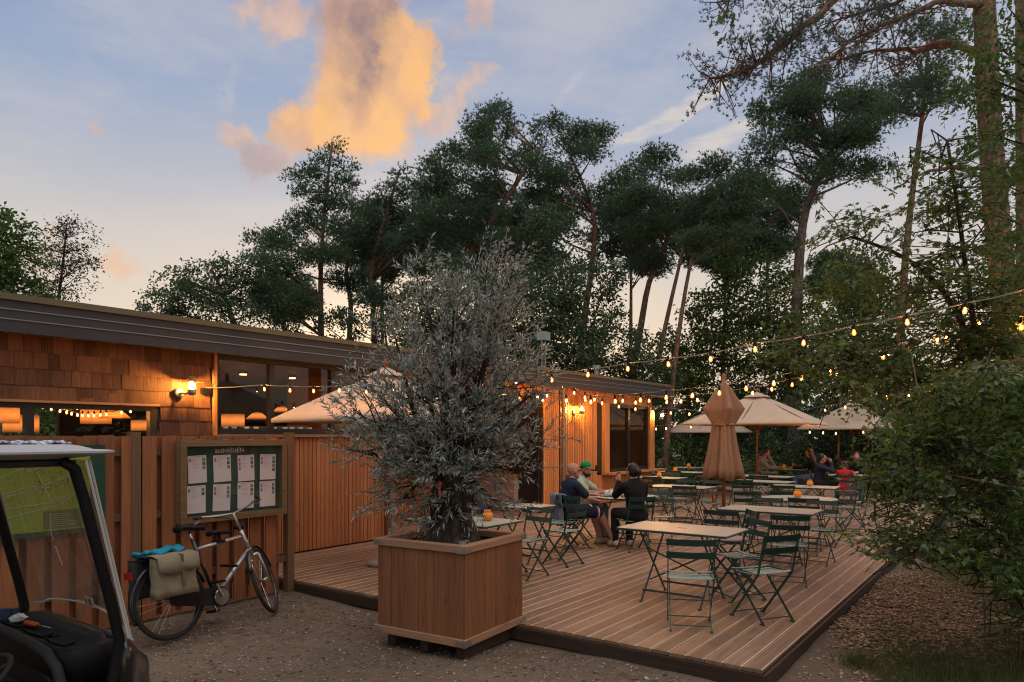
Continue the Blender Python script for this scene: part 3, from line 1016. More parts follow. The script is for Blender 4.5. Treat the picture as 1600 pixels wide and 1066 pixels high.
# ================================================================== board fence
fence = thing('board_fence', 'reddish board on board timber fence behind the bicycle and notice board', 'fence', (2.5, 7.0, 0))
FE = 5.1
fb = MB().box(0, .135, -.011, .011, .03, 1.815).mesh('fence_board', M['fence'])
x = -.5
i = 0
while x < FE - .15:
    link('fence_board', fb, fence, (x - 2.5, -.045 + rnd.uniform(-.003, .003), rnd.uniform(-.008, .004)), (0, rnd.uniform(-.004, .004), rnd.uniform(-.02, .02)))
    link('fence_board', fb, fence, (x + .098 - 2.5, .045 + rnd.uniform(-.003, .003), rnd.uniform(-.008, .004)), (0, rnd.uniform(-.004, .004), rnd.uniform(-.02, .02)))
    x += .196
for zz in (.35, 1.0, 1.62):
    MB().box(-.5, FE, 7.0 - .022, 7.0 + .022, zz, zz + .07).build('fence_rail', M['fence_post'], fence, world=True)
for px_ in (.35, 1.85, 3.36, 5.13):
    MB().box(px_ - .045, px_ + .045, 6.94, 7.03, -.05, 1.85).build('fence_post', M['fence_post'], fence, world=True)

# ================================================================== notice board on the fence
nb = thing('notice_board', 'glazed wooden notice board of white activity sheets on the fence', 'notice board', (4.36, 6.87, 1.35))
fr = wood('notice_frame', (.13, .075, .032), (.22, .135, .065), axis=0)
x0, x1, z0, z1 = 3.74, 4.99, .925, 1.77
MB().box(x0, x1, 6.82, 6.925, z1 - .065, z1).build('frame_rail', fr, nb, world=True)
MB().box(x0, x1, 6.82, 6.925, z0, z0 + .065).build('frame_rail', fr, nb, world=True)
MB().box(x0, x0 + .065, 6.822, 6.925, z0 + .065, z1 - .065).build('frame_rail', fr, nb, world=True)
MB().box(x1 - .065, x1, 6.822, 6.925, z0 + .065, z1 - .065).build('frame_rail', fr, nb, world=True)
MB().box(x0 + .06, x1 - .06, 6.89, 6.915, z0 + .06, z1 - .06).build('back_panel', paint('board_green', (.015, .05, .035), .7), nb, world=True)
MB().box(x0 + .065, x1 - .065, 6.842, 6.846, z0 + .065, z1 - .065).build('glass_pane', M['glass'], nb, world=True)
for k in range(4):
    cx = x0 + .2 + k * .29
    MB().box(cx - .03, cx + .03, 6.83, 6.92, z1 + .001, z1 + .008).build('bracket', M['galv'], nb, world=True)
PM = [paint('paper', (.66, .58, .58), .8, 0, .03), paint('print_green', (.17, .22, .045), .7, 0, .1), paint('print_teal', (.045, .12, .10), .7, 0, .1),
      paint('print_text', (.40, .34, .34), .8, 0, .1), paint('print_photo', (.28, .17, .14), .7, 0, .4, 60)]
sheets = [(0, 0, 3, 1), (1, 0, 3, 1), (2, 0, 3, 3), (3, 0, 4, 2), (0, 1, 2, 1), (1, 1, 3, 2), (2, 1, 3, 1), (3, 1, 3, 2)]
for (cx, cy, ng, nph) in sheets:
    w, h = .2, .282
    px0 = x0 + .105 + cx * .2775 + rnd.uniform(-.008, .008)
    pz1 = z1 - .165 - cy * .298 + rnd.uniform(-.006, .006)
    mb = MB()
    yb = -.001
    mb.add([(0, yb, 0), (w, yb, 0), (w, yb, -h), (0, yb, -h), (0, yb + .002, 0), (w, yb + .002, 0), (w, yb + .002, -h), (0, yb + .002, -h)],
           [(0, 3, 2, 1), (4, 5, 6, 7)])
    def q(a, b, c, d, m):
        mb.add([(a, yb - .001, b), (c, yb - .001, b), (c, yb - .001, d), (a, yb - .001, d)], [(0, 3, 2, 1)], m)
    for g in range(ng):
        q(w - .045, -.025 - g * .043, w - .012, -.06 - g * .043, 2 if g % 2 else 1)
    for g in range(nph):
        q(.012, -.03 - g * .046, .035, -.066 - g * .046, 4)
    for g in range(9):
        q(.045, -.02 - g * .014, .045 + rnd.uniform(.04, .09), -.023 - g * .014, 3)
    q(.03, -.008, w - .03, -.013, 3)
    o = mb.build('paper_sheet', PM, nb)
    o.location = (px0 - 4.36, 6.885 - 6.87, pz1 - 1.35)
    o.rotation_euler = (0, rnd.uniform(-.035, .035), 0)
def text_mesh(body, size, mat, name):
    cu = bpy.data.curves.new(name, 'FONT')
    cu.body = body
    cu.size = size
    cu.align_x = 'CENTER'
    cu.extrude = .001
    tmp = bpy.data.objects.new(name, cu)
    COL.objects.link(tmp)
    bpy.context.view_layer.update()
    me = bpy.data.meshes.new_from_object(tmp.evaluated_get(bpy.context.evaluated_depsgraph_get()))
    bpy.data.objects.remove(tmp)
    me.materials.clear()
    me.materials.append(mat)
    me.name = name
    return me
tm = text_mesh('activitEitEN', .072, paint('chalk_lettering', (.70, .60, .48), .8), 'lettering')
o = link('lettering', tm, nb, ((x0 + x1) / 2 - .05 - 4.36, 6.886 - 6.87, z1 - .135 - 1.35), (R(90), 0, 0))

# ================================================================== site map on the fence
mp = thing('site_map_sign', 'large green site map panel on the fence behind the golf cart windscreen', 'map sign', (2.1, 6.9, 1.3))
mx0, mx1, mz0, mz1 = 1.15, 3.06, .94, 1.73
MB().box(mx0, mx1, 6.90, 6.935, mz0, mz1).build('map_board', paint('map_dark_green', (.012, .055, .03), .5), mp, world=True)
MMs = [paint('map_green', (.22, .29, .03), .55, 0, .12, 2), paint('map_road', (.36, .37, .26), .6), paint('map_dots', (.22, .09, .04), .6),
       paint('map_tree', (.03, .07, .02), .6), paint('map_box', (.07, .13, .035), .6)]
mb = MB()
def mq(a, b, c, d, m, dy=.0):
    mb.add([(a, 6.899 - dy, b), (c, 6.899 - dy, b), (c, 6.899 - dy, d), (a, 6.899 - dy, d)], [(0, 1, 2, 3)], m)
mq(mx0 + .04, mz0 + .045, mx1 - .13, mz1 - .02, 0)
mq(2.55, mz0 + .06, mx1 - .14, mz0 + .22, 4, .001)
def road(pts, w=.008):
    for (a, b), (c, d) in zip(pts[:-1], pts[1:]):
        mb.bar((a, 6.897, b), (c, 6.897, d), w, .001, (0, 1, 0), 1)
for pts in [[(1.25, 1.2), (1.9, 1.42), (2.35, 1.62)], [(1.25, 1.1), (1.95, 1.33), (2.42, 1.55)], [(2.35, 1.62), (2.46, 1.68), (2.55, 1.55), (2.42, 1.5)],
            [(1.3, 1.05), (1.95, 1.22), (2.5, 1.36), (2.72, 1.45), (2.86, 1.55)], [(1.95, 1.22), (1.9, 1.42)], [(2.5, 1.5), (2.58, 1.32), (2.62, 1.22)],
            [(1.9, 1.16), (2.15, 1.19), (2.6, 1.23), (2.84, 1.33), (2.86, 1.38)], [(1.98, 1.11), (2.3, 1.13), (2.66, 1.2), (2.86, 1.33)],
            [(2.2, 1.24), (2.25, 1.32), (2.45, 1.38), (2.6, 1.36)], [(2.05, 1.15), (1.98, 1.11)], [(2.75, 1.45), (2.82, 1.4), (2.85, 1.33)]]:
    road(pts)
for k in range(70):
    a = 2.5 + rnd.uniform(0, .42)
    b = 1.36 + (a - 2.5) * .45 + rnd.uniform(-.08, .06)
    mq(a, b, a + .010, b + .008, 2 if rnd.random() < .6 else 3, .002)
for k in range(120):
    a = rnd.uniform(1.25, 2.6)
    b = 1.12 + (a - 1.25) * .22 + rnd.uniform(-.05, .22)
    mq(a, b, a + .008, b + .006, rnd.choice([2, 3, 3]), .002)
for k in range(7):
    mq(2.60, mz0 + .08 + k * .018, 2.60 + rnd.uniform(.12, .3), mz0 + .084 + k * .018, 1, .002)
mb.build('map_print', MMs, mp, world=True)
# ================================================================== folding bistro chairs
def make_chair():
    r = thing('folding_chair', 'x', 'chair')
    flat, W = .021, .195
    lg = M['green_steel']
    leg = {}
    def legmesh(pts, side):
        mb = MB()
        for a, b in zip(pts[:-1], pts[1:]):
            mb.bar((a[0], side * a[2], a[1]), (b[0], side * b[2], b[1]), .009, flat, (1, 0, .5))
        e = pts[-1]
        mb.cbox((e[0] + .012, side * e[2], .006), (.05, .018, .012))
        return mb.mesh('leg', lg)
    for s in (-1, 1):
        link('leg', legmesh([(-.262, .815, W), (-.175, .452, W), (.185, .008, W - .01)], s), r)
        link('leg', legmesh([(.175, .436, W - .022), (-.215, .008, W - .022)], s), r)
    for (x, z, w) in [(.158, .045, W - .012), (-.18, .048, W - .024), (-.02, .235, W - .012)]:
        MB().tube([(x, -w, z), (x, w, z)], .0055, 6).build('stretcher', lg, r)
    sm = MB()
    n = 6
    sl = MB()
    ys = [-.21, -.12, 0, .12, .21]
    def curved(w, h, sag, vertical=False):
        mb = MB()
        vs = []
        for y in ys:
            d = sag * (1 - (y / .21) ** 2)
            if vertical:
                vs += [(-d, y, 0), (-d + .005, y, 0), (-d + .005, y, h), (-d, y, h)]
            else:
                vs += [(0, y, -d), (w, y, -d), (w, y, -d + .006), (0, y, -d + .006)]
        fs = [(0, 3, 2, 1), (16, 17, 18, 19)]
        for i in range(4):
            for k in range(4):
                a, b = i * 4 + k, i * 4 + (k + 1) % 4
                fs.append((a, b, b + 4, a + 4))
        return mb.add(vs, fs)
    seat = curved(.046, .006, .008).mesh('seat_slat', M['seat_green'])
    for i in range(n):
        x = -.168 + i * .0595
        link('seat_slat', seat, r, (x, 0, .45 - .012 * math.sin(i / 5 * 3.1) + (.006 if i == 5 else 0)), (0, R(-2 + i * 1.2), 0))
    back = curved(.005, .058, .018, True).mesh('back_slat', M['back_green'])
    for (x, z) in [(-.255, .752), (-.228, .640)]:
        link('back_slat', back, r, (x, 0, z), (0, R(-13), 0))
    for s in (-1, 1):
        MB().bar((.18, s * .19, .447), (-.18, s * .19, .447), .006, .016, mi=0).build('seat_rail', lg, r)
    return r

def make_table(kind):
    r = thing('folding_table', 'x', 'table')
    mb = MB()
    top = .74
    if kind == 'round':
        rad = .55
        mb.lathe([(rad - .006, top - .022), (rad, top - .018), (rad, top - .004)], 48)
        rim = mb
        tp = MB().lathe([(rad - .004, top - .0035), (rad - .004, top)], 48)
        a, b, ly = .34, .30, .33
    else:
        b2, a2 = (.35, .585) if kind == 'long' else (.31, .31)
        rim = MB().bev(-b2, b2, -a2, a2, top - .024, top - .004, .006)
        c = .03
        pr = [(-b2 + c, -a2 + .003), (b2 - c, -a2 + .003), (b2 - .003, -a2 + c), (b2 - .003, a2 - c), (b2 - c, a2 - .003), (-b2 + c, a2 - .003), (-b2 + .003, a2 - c), (-b2 + .003, -a2 + c)]
        tp = MB().add([(x, y, top - .0035) for x, y in pr] + [(x, y, top) for x, y in pr],
                      [tuple(range(7, -1, -1)), tuple(range(8, 16))] + [(i, (i + 1) % 8, 8 + (i + 1) % 8, 8 + i) for i in range(8)])
        if kind == 'long':
            tp.box(-.012, .012, -.05, .05, top, top + .0015, 1)
        b, ly = b2 - .05, a2 - (.26 if kind == 'long' else .08)
    t = tp.build('table_top', [M['table_top'], M['frame']], r)
    rim.build('table_rim', M['green_steel'], t)
    lg = M['green_steel']
    for s in (-1, 1):
        for q in (-1, 1):
            y = s * (ly - (.012 if q > 0 else 0))
            mb = MB().bar((q * b, y, top - .03), (-q * b * 1.02, y, .01), .01, .022, (1, 0, .3))
            mb.cbox((-q * b * 1.02 - q * .012, y, .006), (.055, .02, .012))
            mb.build('leg', lg, r)
    for (x, z) in [(b * .86, .11), (-b * .86, .11)]:
        MB().bar((x, -ly, z), (x, ly, z), .008, .02).build('stretcher', lg, r)
    if kind == 'long':
        MB().bar((b * .4, -ly, .52), (-b * .5, ly * .9, .20), .007, .016).build('brace', lg, r)
        MB().bar((-b * .4, ly, .52), (b * .5, -ly * .9, .20), .007, .016).build('brace', lg, r)
    return r

CH0, first = make_chair(), [True]
def chair(x, y, deg, label, z=DZ):
    global CH0
    c = CH0 if first[0] else copy_tree(CH0)
    first[0] = False
    c.location = (x, y, z)
    c.rotation_euler = (0, 0, R(deg + rnd.uniform(-2, 2)))
    return tag(c, label, 'chair', 'green folding chairs on the deck')

def chair_px(px, py, deg, label):
    p = atz(px, py, DZ + .45)
    return chair(p.x, p.y, deg, label)

TB = {}
def table(kind, x, y, deg, label):
    if kind not in TB:
        t = TB[kind] = make_table(kind)
    else:
        t = copy_tree(TB[kind])
    t.location = (x, y, DZ)
    t.rotation_euler = (0, 0, R(deg))
    return tag(t, label, 'table', 'green folding tables on the deck')

table('long', 6.94, 2.90, 0, 'nearest long rectangular folding table at the deck corner with bare top')
table('long', 9.38, 2.72, 1, 'second long folding table just behind the nearest one, beside the closed parasol')
table('round', 11.28, 2.84, 0, 'round folding table with a large orange pot behind the teal chair backs')
table('long', 13.94, 3.42, 4, 'rectangular folding table with an orange pot behind the round table')
table('long', 16.9, 5.0, 0, 'far folding table right of the open parasol pole, farther of the pair')
table('long', 15.0, 4.5, -3, 'far folding table right of the open parasol pole, nearer of the pair')
table('square', 7.9, 5.55, 0, 'small square folding table standing in front of the bar counter')
table('long', 6.16, 5.19, 0, 'folding table with an orange pot right behind the planter tree')
table('round', 10.06, 5.2, 0, 'round folding table with plates and drinks where three people sit')
table('long', 14.95, 6.83, 2, 'folding table with an orange pot under the facade window sill')
table('long', 12.57, 5.29, 0, 'long folding table crowded with chairs behind the woman in black')
table('long', 20.1, 8.0, 5, 'farthest folding table past the building corner with an orange pot')
table('long', 17.6, 7.35, 0, 'folding table near the building corner, second farthest with an orange pot')
table('long', 20.9, 5.62, 0, 'folding table between the man in grey and the long haired woman')
table('long', 18.6, 3.4, 10, 'folding table of the family by the overhanging shrub')

chair_px(1077.5, 899, 25, 'nearest chair with its back to the viewer at the near long table')
chair(6.67, 2.01, 57, 'chair turned left near the deck edge with a pale slatted seat')
chair_px(1152, 867, 140, 'chair facing left at the far right corner of the nearest table')
c5 = chair_px(1141, 846, 128, 'chair with a pink seat cushion behind the nearest table')
chair_px(1232, 850, 20, 'chair with black back in front of the second long table right end')
chair(10.02, 3.0, 182, 'teal backed chair behind the second long table, left of the two')
chair(10.02, 2.3, 178, 'teal backed chair behind the second long table, right of the two')
chair(10.78, 2.62, 8, 'chair whose dark back stands between two teal chair backs at the round table')
chair_px(1303, 806, 150, 'chair with pale seat beside the leafy shrub right of the round table')
chair_px(1330, 792, 170, 'chair half hidden by the shrub, farther of the two right of the round table')
chair(8.5, 2.98, 6, 'chair with dark back beside the closed parasol at the second long table')
chair(11.44, 3.72, 30, 'lone chair with dark back left of the open parasol pole')
c12 = chair_px(1117, 786, 150, 'chair with an orange bottle on its seat left of the closed parasol pole')
chair_px(1031, 806, 205, 'empty chair with pale slatted seat right of the woman in black')
chair(12.05, 4.98, 20, 'chair with teal seat pushed under the crowded long table')
chair(11.9, 5.72, 15, 'chair left of the crowded long table, behind the woman in black')
chair(13.3, 5.6, 180, 'chair facing the viewer behind the crowded long table, left one')
chair(13.3, 5.0, 184, 'chair facing the viewer behind the crowded long table, right one')
chair(7.93, 4.98, 84, 'empty chair in front of the small square table')
chair(8.62, 5.5, 178, 'empty chair between the small square table and the bald man')
cb = chair(9.18, 5.58, -28, 'chair of the bald man with a grey jacket over its back')
cc_ = chair(10.02, 5.98, -72, 'chair under the man in the green cap')
cw = chair(9.5, 4.72, 52, 'chair under the woman in black at the round table')
chair(6.98, 4.9, 172, 'chair with a pale green back behind the table with the orange pot')
chair(6.9, 5.75, 150, 'chair holding the person hidden by the olive trunk')
chair(14.5, 2.7, 95, 'chair at the near side of the rectangular table with the orange pot')
chair(13.25, 3.6, 10, 'chair with dark back in front of the rectangular table with the orange pot')
chair(14.3, 6.6, 10, 'chair in front of the table under the facade window sill')
chair(15.65, 6.9, 185, 'chair behind the table under the facade window sill')
chair(14.35, 4.7, 15, 'chair in front of the paired tables by the open parasol')
chair(16.2, 4.9, 5, 'chair between the paired tables by the open parasol')
chair(17.6, 5.2, 180, 'chair behind the paired tables by the open parasol')
chair(16.9, 7.2, 0, 'chair in front of the second farthest table near the building corner')
chair(18.3, 7.4, 180, 'chair behind the second farthest table near the building corner')
chair(20.85, 8.0, 180, 'chair behind the farthest table past the building corner')
cm_ = chair(20.9, 6.3, -88, 'chair under the man in the grey hoodie')
cl_ = chair(20.9, 4.92, 92, 'chair under the woman with long hair')
cby = chair(18.85, 4.22, -84, 'chair under the boy in navy')
crd = chair(17.45, 3.4, 12, 'chair under the child in red')
cdk = chair(19.6, 3.55, 188, 'chair under the dark haired woman beside the shrub')
chair(22.5, 3.0, 200, 'empty chair at the far end of the deck behind the family')
chair(21.5, 6.8, 215, 'empty chair at the far end of the deck behind the man in grey')

# cushion, bottle
def seat_item(name, chairo, label, cat, mb, mats, off, smooth=True):
    m = Matrix.Rotation(chairo.rotation_euler.z, 3, 'Z')
    o = mb.build(name, mats, None, smooth)
    o.location = Vector(chairo.location) + m @ Vector(off)
    o.rotation_euler = chairo.rotation_euler
    return tag(o, label, cat)
seat_item('seat_cushion', c5, 'pink round edged cushion lying on a chair behind the nearest table', 'cushion',
          MB().ell((0, 0, 0), (.2, .2, .035), 16), M['cushion'], (0, 0, .485))
seat_item('bottle', c12, 'orange bottle standing on a chair seat near the closed parasol', 'bottle',
          MB().lathe([(.03, 0), (.032, .01), (.032, .12), (.014, .16), (.013, .19), (.016, .19), (.016, .21)], 12), paint('orange_bottle', (.5, .10, .02), .3), (.05, .03, .457))

# orange pots
PT = MB().lathe([(.03, 0), (.047, .012), (.057, .04), (.058, .06), (.05, .085), (.037, .1), (.04, .118), (.043, .122), (.035, .12), (.032, .1)], 24, lob=(.035, 8)).mesh('candle_pot', M['pot'], True)
def pot(px, py, label):
    p = atz(px, py, DZ + .74)
    o = link('candle_pot', PT, None, p)
    tag(o, label, 'pot', 'orange glass pots on the tables')
    return o
pot(762, 814, 'orange glass pot on the table right behind the planter')
pot(1246, 777.5, 'largest looking orange glass pot, on the round table')
pot(1265.5, 760, 'orange glass pot on the rectangular table behind the round one')
o_ = pot(1030, 745.5, 'orange glass pot on the table under the facade window sill')
for (x, y, lab) in [(17.6, 7.55, 'orange glass pot on the second farthest table near the building corner'),
                    (20.1, 8.2, 'orange glass pot on the farthest table past the building corner'),
                    (20.9, 5.68, 'orange glass pot between the man in grey and the long haired woman')]:
    tag(link('candle_pot', PT, None, (x, y, DZ + .74)), lab, 'pot', 'orange glass pots on the tables')

# plates, crumpled napkins and glasses on the round table
tz = DZ + .74
plm = paint('plate_glaze', (.6, .57, .55), .25, 0, .03, spec=.6)
PL = MB().lathe([(.06, 0), (.09, .006), (.125, .016), (.128, .02), (.09, .011), (.0, .008)], 28).mesh('plate', plm, True)
for x, y, lab in [(9.86, 5.33, 'white plate on the round table before the bald man'), (10.12, 5.46, 'white plate on the round table before the man in the cap')]:
    tag(link('plate', PL, None, (x, y, tz)), lab, 'plate')
def crumple(x, y, lab):
    mb = MB().ell((0, 0, .03), (.075, .075, .035), 14)
    mb.v = [tuple(Vector(v) * (1 + rnd.uniform(-.28, .3))) for v in mb.v]
    mb.v = [(a, b, max(c, .002)) for a, b, c in mb.v]
    o = mb.build('paper_napkin', M['white'])
    o.location = (x, y, tz + .02)
    tag(o, lab, 'napkin')
crumple(9.88, 5.34, 'crumpled white napkin on the plate before the bald man')
crumple(10.08, 5.4, 'crumpled white napkin on the plate before the man in the cap')
gob = glassm('drinking_glass', (.95, .95, .95))
beer = paint('amber_drink', (.55, .22, .03), .2)
def goblet(x, y, lab):
    r = thing('drinking_glass', lab, 'glass', (x, y, tz))
    MB().lathe([(.035, 0), (.03, .004), (.005, .012), (.005, .06), (.03, .08), (.045, .12), (.046, .18), (.044, .18), (.042, .12), (.026, .085)], 18).build('glass_bowl', gob, r, True)
    MB().lathe([(.024, .086), (.038, .118), (.041, .15)], 16).build('drink', beer, r, True)
goblet(10.02, 5.05, 'tall stemmed glass of amber drink on the round table')
goblet(10.2, 4.86, 'stemmed glass of amber drink at the right edge of the round table')
goblet(20.85, 5.4, 'stemmed glass on the table of the man in grey')

# ================================================================== parasols
def parasol(x, y, side, zr, za, label, base=True):
    r = thing('parasol', label, 'parasol', (x, y, DZ), 0, 'beige parasols on the deck')
    h = side / 2
    zr, za = zr - DZ, za - DZ
    mb = MB()
    n = 10
    rings = []
    for i in range(n + 1):
        t = i / n
        ring = []
        for k in range(32):
            a = k / 32 * 8
            e = int(a) // 2
            f = (a / 2) % 1
            cs = [(-1, -1), (1, -1), (1, 1), (-1, 1)]
            p, q = cs[e % 4], cs[(e + 1) % 4]
            bx, by = p[0] + (q[0] - p[0]) * f, p[1] + (q[1] - p[1]) * f
            corner = abs(f - .5) * 2
            sag = (1 - corner) * math.sin(t * math.pi) * .03 * side
            pull = 1 - .02 * (1 - corner) * t
            ring.append((bx * h * t * pull, by * h * t * pull, za - (za - zr) * (t ** 1.08) - sag))
        rings.append(ring)
    vs = [p for ring in rings[1:] for p in ring] + [(0, 0, za)]
    fs = []
    for i in range(n - 1):
        for k in range(32):
            j = (k + 1) % 32
            fs.append((i * 32 + k, (i + 1) * 32 + k, (i + 1) * 32 + j, i * 32 + j))
    top = n * 32
    for k in range(32):
        fs.append((top, k, (k + 1) % 32))
    o = len(vs)
    # hem hanging a little under the rim
    hem = [(px_ * 1.0, py_ * 1.0, z_ - .05) for px_, py_, z_ in rings[-1]]
    vs += hem
    for k in range(32):
        j = (k + 1) % 32
        fs.append(((n - 1) * 32 + k, o + k, o + j, (n - 1) * 32 + j))
    mb.add(vs, fs)
    cn = mb.build('canopy', M['canvas'], r, True)
    sol = cn.modifiers.new('thick', 'SOLIDIFY')
    sol.thickness = .004
    mb = MB()
    cv = []
    for k in range(16):
        t = k / 16 * 4
        e, f = int(t), t % 1
        cs = [(-1, -1), (1, -1), (1, 1), (-1, 1)]
        p, q = cs[e % 4], cs[(e + 1) % 4]
        cv.append(((p[0] + (q[0] - p[0]) * f) * h * .19, (p[1] + (q[1] - p[1]) * f) * h * .19, za - (za - zr) * .13 + .015))
    mb.add(cv + [(0, 0, za + .06)], [(k, (k + 1) % 16, 16) for k in range(16)])
    mb.build('vent_cap', M['canvas'], cn, False)
    MB().tube([(0, 0, .05), (0, 0, za + .02)], .026, 12).build('pole', M['polewood'], r, True)
    MB().lathe([(.02, za + .05), (.03, za + .08), (.036, za + .11), (.02, za + .15), (.004, za + .17)], 12).build('finial', M['polewood'], r, True)
    for k in range(8):
        a = k * math.pi / 4
        rr = h * (1.38 if k % 2 else .98)
        e = (math.cos(a) * rr * .97, math.sin(a) * rr * .97, zr - .015)
        MB().bar((math.cos(a) * .03, math.sin(a) * .03, za - .07), e, .018, .024).build('rib', M['polewood'], r)
        m_ = (math.cos(a) * rr * .5, math.sin(a) * rr * .5, za - .07 - (za - zr) * .47)
        MB().bar((math.cos(a) * .035, math.sin(a) * .035, zr - .18), m_, .014, .018).build('strut', M['polewood'], r)
    MB().lathe([(.05, zr - .24), (.055, zr - .2), (.05, zr - .15)], 12).build('hub', M['polewood'], r)
    if base:
        MB().lathe([(.23, 0), (.25, .015), (.24, .06), (.17, .085), (.045, .1), (.04, .28)], 28).build('base', paint('parasol_base', (.3, .24, .18), .6), r, True)
    return r
a = at(1183, 680, 19.6)
parasol(a.x, a.y, 3.05, 2.14, 2.96, 'large open beige parasol with red wooden pole in the middle of the deck')
a = at(1108, 680, 27.0)
parasol(a.x, a.y, 2.55, 1.95, 2.75, 'far open beige parasol mostly hidden behind the large one')
a = at(1333, 680, 24.0)
parasol(a.x, a.y, 2.9, 2.05, 2.92, 'open pale parasol at right rising from the shrubs')
a = at(1395, 680, 27.0)
parasol(a.x, a.y, 2.6, 2.0, 2.75, 'rearmost open pale parasol overlapping the one at right')
a = at(603, 680, 9.3)
parasol(a.x, a.y, 2.05, 2.03, 2.66, 'open beige parasol behind the olive tree before the café window')
a = at(668, 680, 10.2)

# ---- the closed parasol
a = at(1131, 680, 12.2)
cp = thing('parasol', 'closed tan parasol with folded canvas hanging round its wooden pole', 'parasol', (a.x, a.y, DZ), R(37), 'beige parasols on the deck')
def folded(prof, K, fn, mat, name, parent, hem=None):
    vs, fs = [], []
    for i, (rc, rv, z_) in enumerate(prof):
        for k in range(K):
            th = 2 * math.pi * k / K
            w = fn(th, i)
            rr = rv + (rc - rv) * w
            zz = z_ + (hem(th) if hem and i == len(prof) - 1 else 0)
            vs.append((rr * math.cos(th), rr * math.sin(th), zz))
    for i in range(len(prof) - 1):
        for k in range(K):
            j = (k + 1) % K
            fs.append((i * K + k, (i + 1) * K + k, (i + 1) * K + j, i * K + j))
    return MB().add(vs, fs).build(name, mat, parent, False)
lob = lambda th, i: abs(math.cos(2 * th)) ** 5
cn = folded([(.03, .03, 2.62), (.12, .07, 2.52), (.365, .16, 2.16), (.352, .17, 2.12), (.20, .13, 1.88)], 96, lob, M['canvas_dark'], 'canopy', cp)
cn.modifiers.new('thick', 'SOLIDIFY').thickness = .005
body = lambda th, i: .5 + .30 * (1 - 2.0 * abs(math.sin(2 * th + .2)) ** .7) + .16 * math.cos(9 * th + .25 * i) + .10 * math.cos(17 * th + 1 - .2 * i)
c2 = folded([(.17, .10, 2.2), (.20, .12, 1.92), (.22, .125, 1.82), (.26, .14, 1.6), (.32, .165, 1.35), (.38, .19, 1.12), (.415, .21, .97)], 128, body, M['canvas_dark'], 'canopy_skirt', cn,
            lambda th: -.075 * abs(math.cos(2 * th)) ** 2 + .03)
c2.data.polygons.foreach_set('use_smooth', [True] * len(c2.data.polygons))
c2.modifiers.new('thick', 'SOLIDIFY').thickness = .005
MB().tube([(0, 0, 2.4), (0, 0, 2.64)], .034, 12).build('collar', M['galv'], cp, True)
MB().tube([(0, 0, .05), (0, 0, 2.64)], .03, 14).build('pole', M['polewood'], cp, True)
MB().lathe([(.025, 2.62), (.04, 2.65), (.028, 2.68), (.036, 2.71), (.03, 2.74), (.006, 2.77)], 14).build('finial', M['polewood'], cp, True)
MB().lathe([(.175, 1.86), (.185, 1.87), (.185, 1.89), (.175, 1.90)], 28).build('tie_strap', M['canvas_dark'], cp, True)
MB().lathe([(.26, 0), (.28, .015), (.27, .06), (.17, .085), (.05, .1), (.045, .3)], 28).build('base', paint('parasol_base_iron', (.09, .08, .07), .6), cp, True)

# ================================================================== wall lamps
def wall_lamp(p, label, away=(0, -1, 0), tall=1.0):
    r = thing('wall_lamp', label, 'lamp', p, math.atan2(away[1], away[0]) + math.pi / 2, 'lit wall lamps on the building')
    MB().lathe([(.055, .0), (.062, -.012), (.062, -.02), (.045, -.035)], 20, (-.07, 0, -.09), axis='y').build('wall_plate', M['galv'], r, True)
    MB().tube([(-.07, -.03, -.09), (-.05, -.12, -.10), (0, -.18, -.085)], .014, 10).build('arm', M['galv'], r, True)
    MB().lathe([(.03, -.12), (.048, -.10), (.05, -.05), (.042, -.042)], 18, (0, -.18, 0)).build('lamp_cup', M['galv'], r, True)
    MB().lathe([(.040, -.04), (.043, 0), (.042, .07), (.03, .1), (.01, .112)], 18, (0, -.18, 0)).build('glass_jar', M['glass'], r, True)
    cg = MB()
    for k in range(6):
        th = k * math.pi / 3
        cg.tube([(math.cos(th) * .052, -.18 + math.sin(th) * .052, -.05), (math.cos(th) * .052, -.18 + math.sin(th) * .052, .075), (math.cos(th) * .03, -.18 + math.sin(th) * .03, .11), (0, -.18, .122)], .0032, 5)
    cg.lathe([(.054, .028), (.054, .034)], 18, (0, -.18, 0))
    cg.build('lamp_cage', M['brass'], r)
    MB().lathe([(.05, .052), (.135, .042), (.137, .046), (.05, .06)], 26, (0, -.18, 0)).build('lamp_brim', M['brass'], r, True)
    MB().lathe([(.012, -.04), (.021, -.015), (.023, .015), (.014, .04), (.004, .05)], 14, (0, -.18, 0)).build('bulb', M['wallbulb'], r, True)
    return r
M['wallbulb'] = emit('wall_lamp_bulb', (1.0, .50, .11), 1500.0)
wall_lamp(tuple(atv(297, 603, WV - .16) + Vector((0, .14, 0))), 'lit caged wall lamp on the brown shingled wall')
wall_lamp((atv(908, 640, WV - .16).x, WV - .002, 2.43), 'lit caged wall lamp on the slatted facade above the bald man')
wall_lamp((18.52, 8.46, 2.38), 'lit caged wall lamp at the far corner of the building', (1, -.3, 0))
jb = thing('junction_box', 'small black junction box right of the lamp on the shingled wall', 'box', tuple(atv(319, 611, WV - .03)))
MB().cbox((0, 0, 0), (.075, .05, .075)).build('box_body', M['black'], jb)
MB().tube([(.03, 0, .02), (.09, -.02, .04), (.12, -.05, .12)], .006, 6).build('cable', M['black'], jb)
a = at(904, 751, 15.9)
mt = thing('wall_table_bracket', 'small black bracket shelf on the facade beside the green cap', 'bracket', (14.55, 8.4, 1.0))
MB().bar((-.1, .17, 0), (-.1, -.25, 0), .03, .03).bar((-.1, -.25, -.01), (-.1, -.25, .12), .03, .03).build('bracket_arm', M['black'], mt)

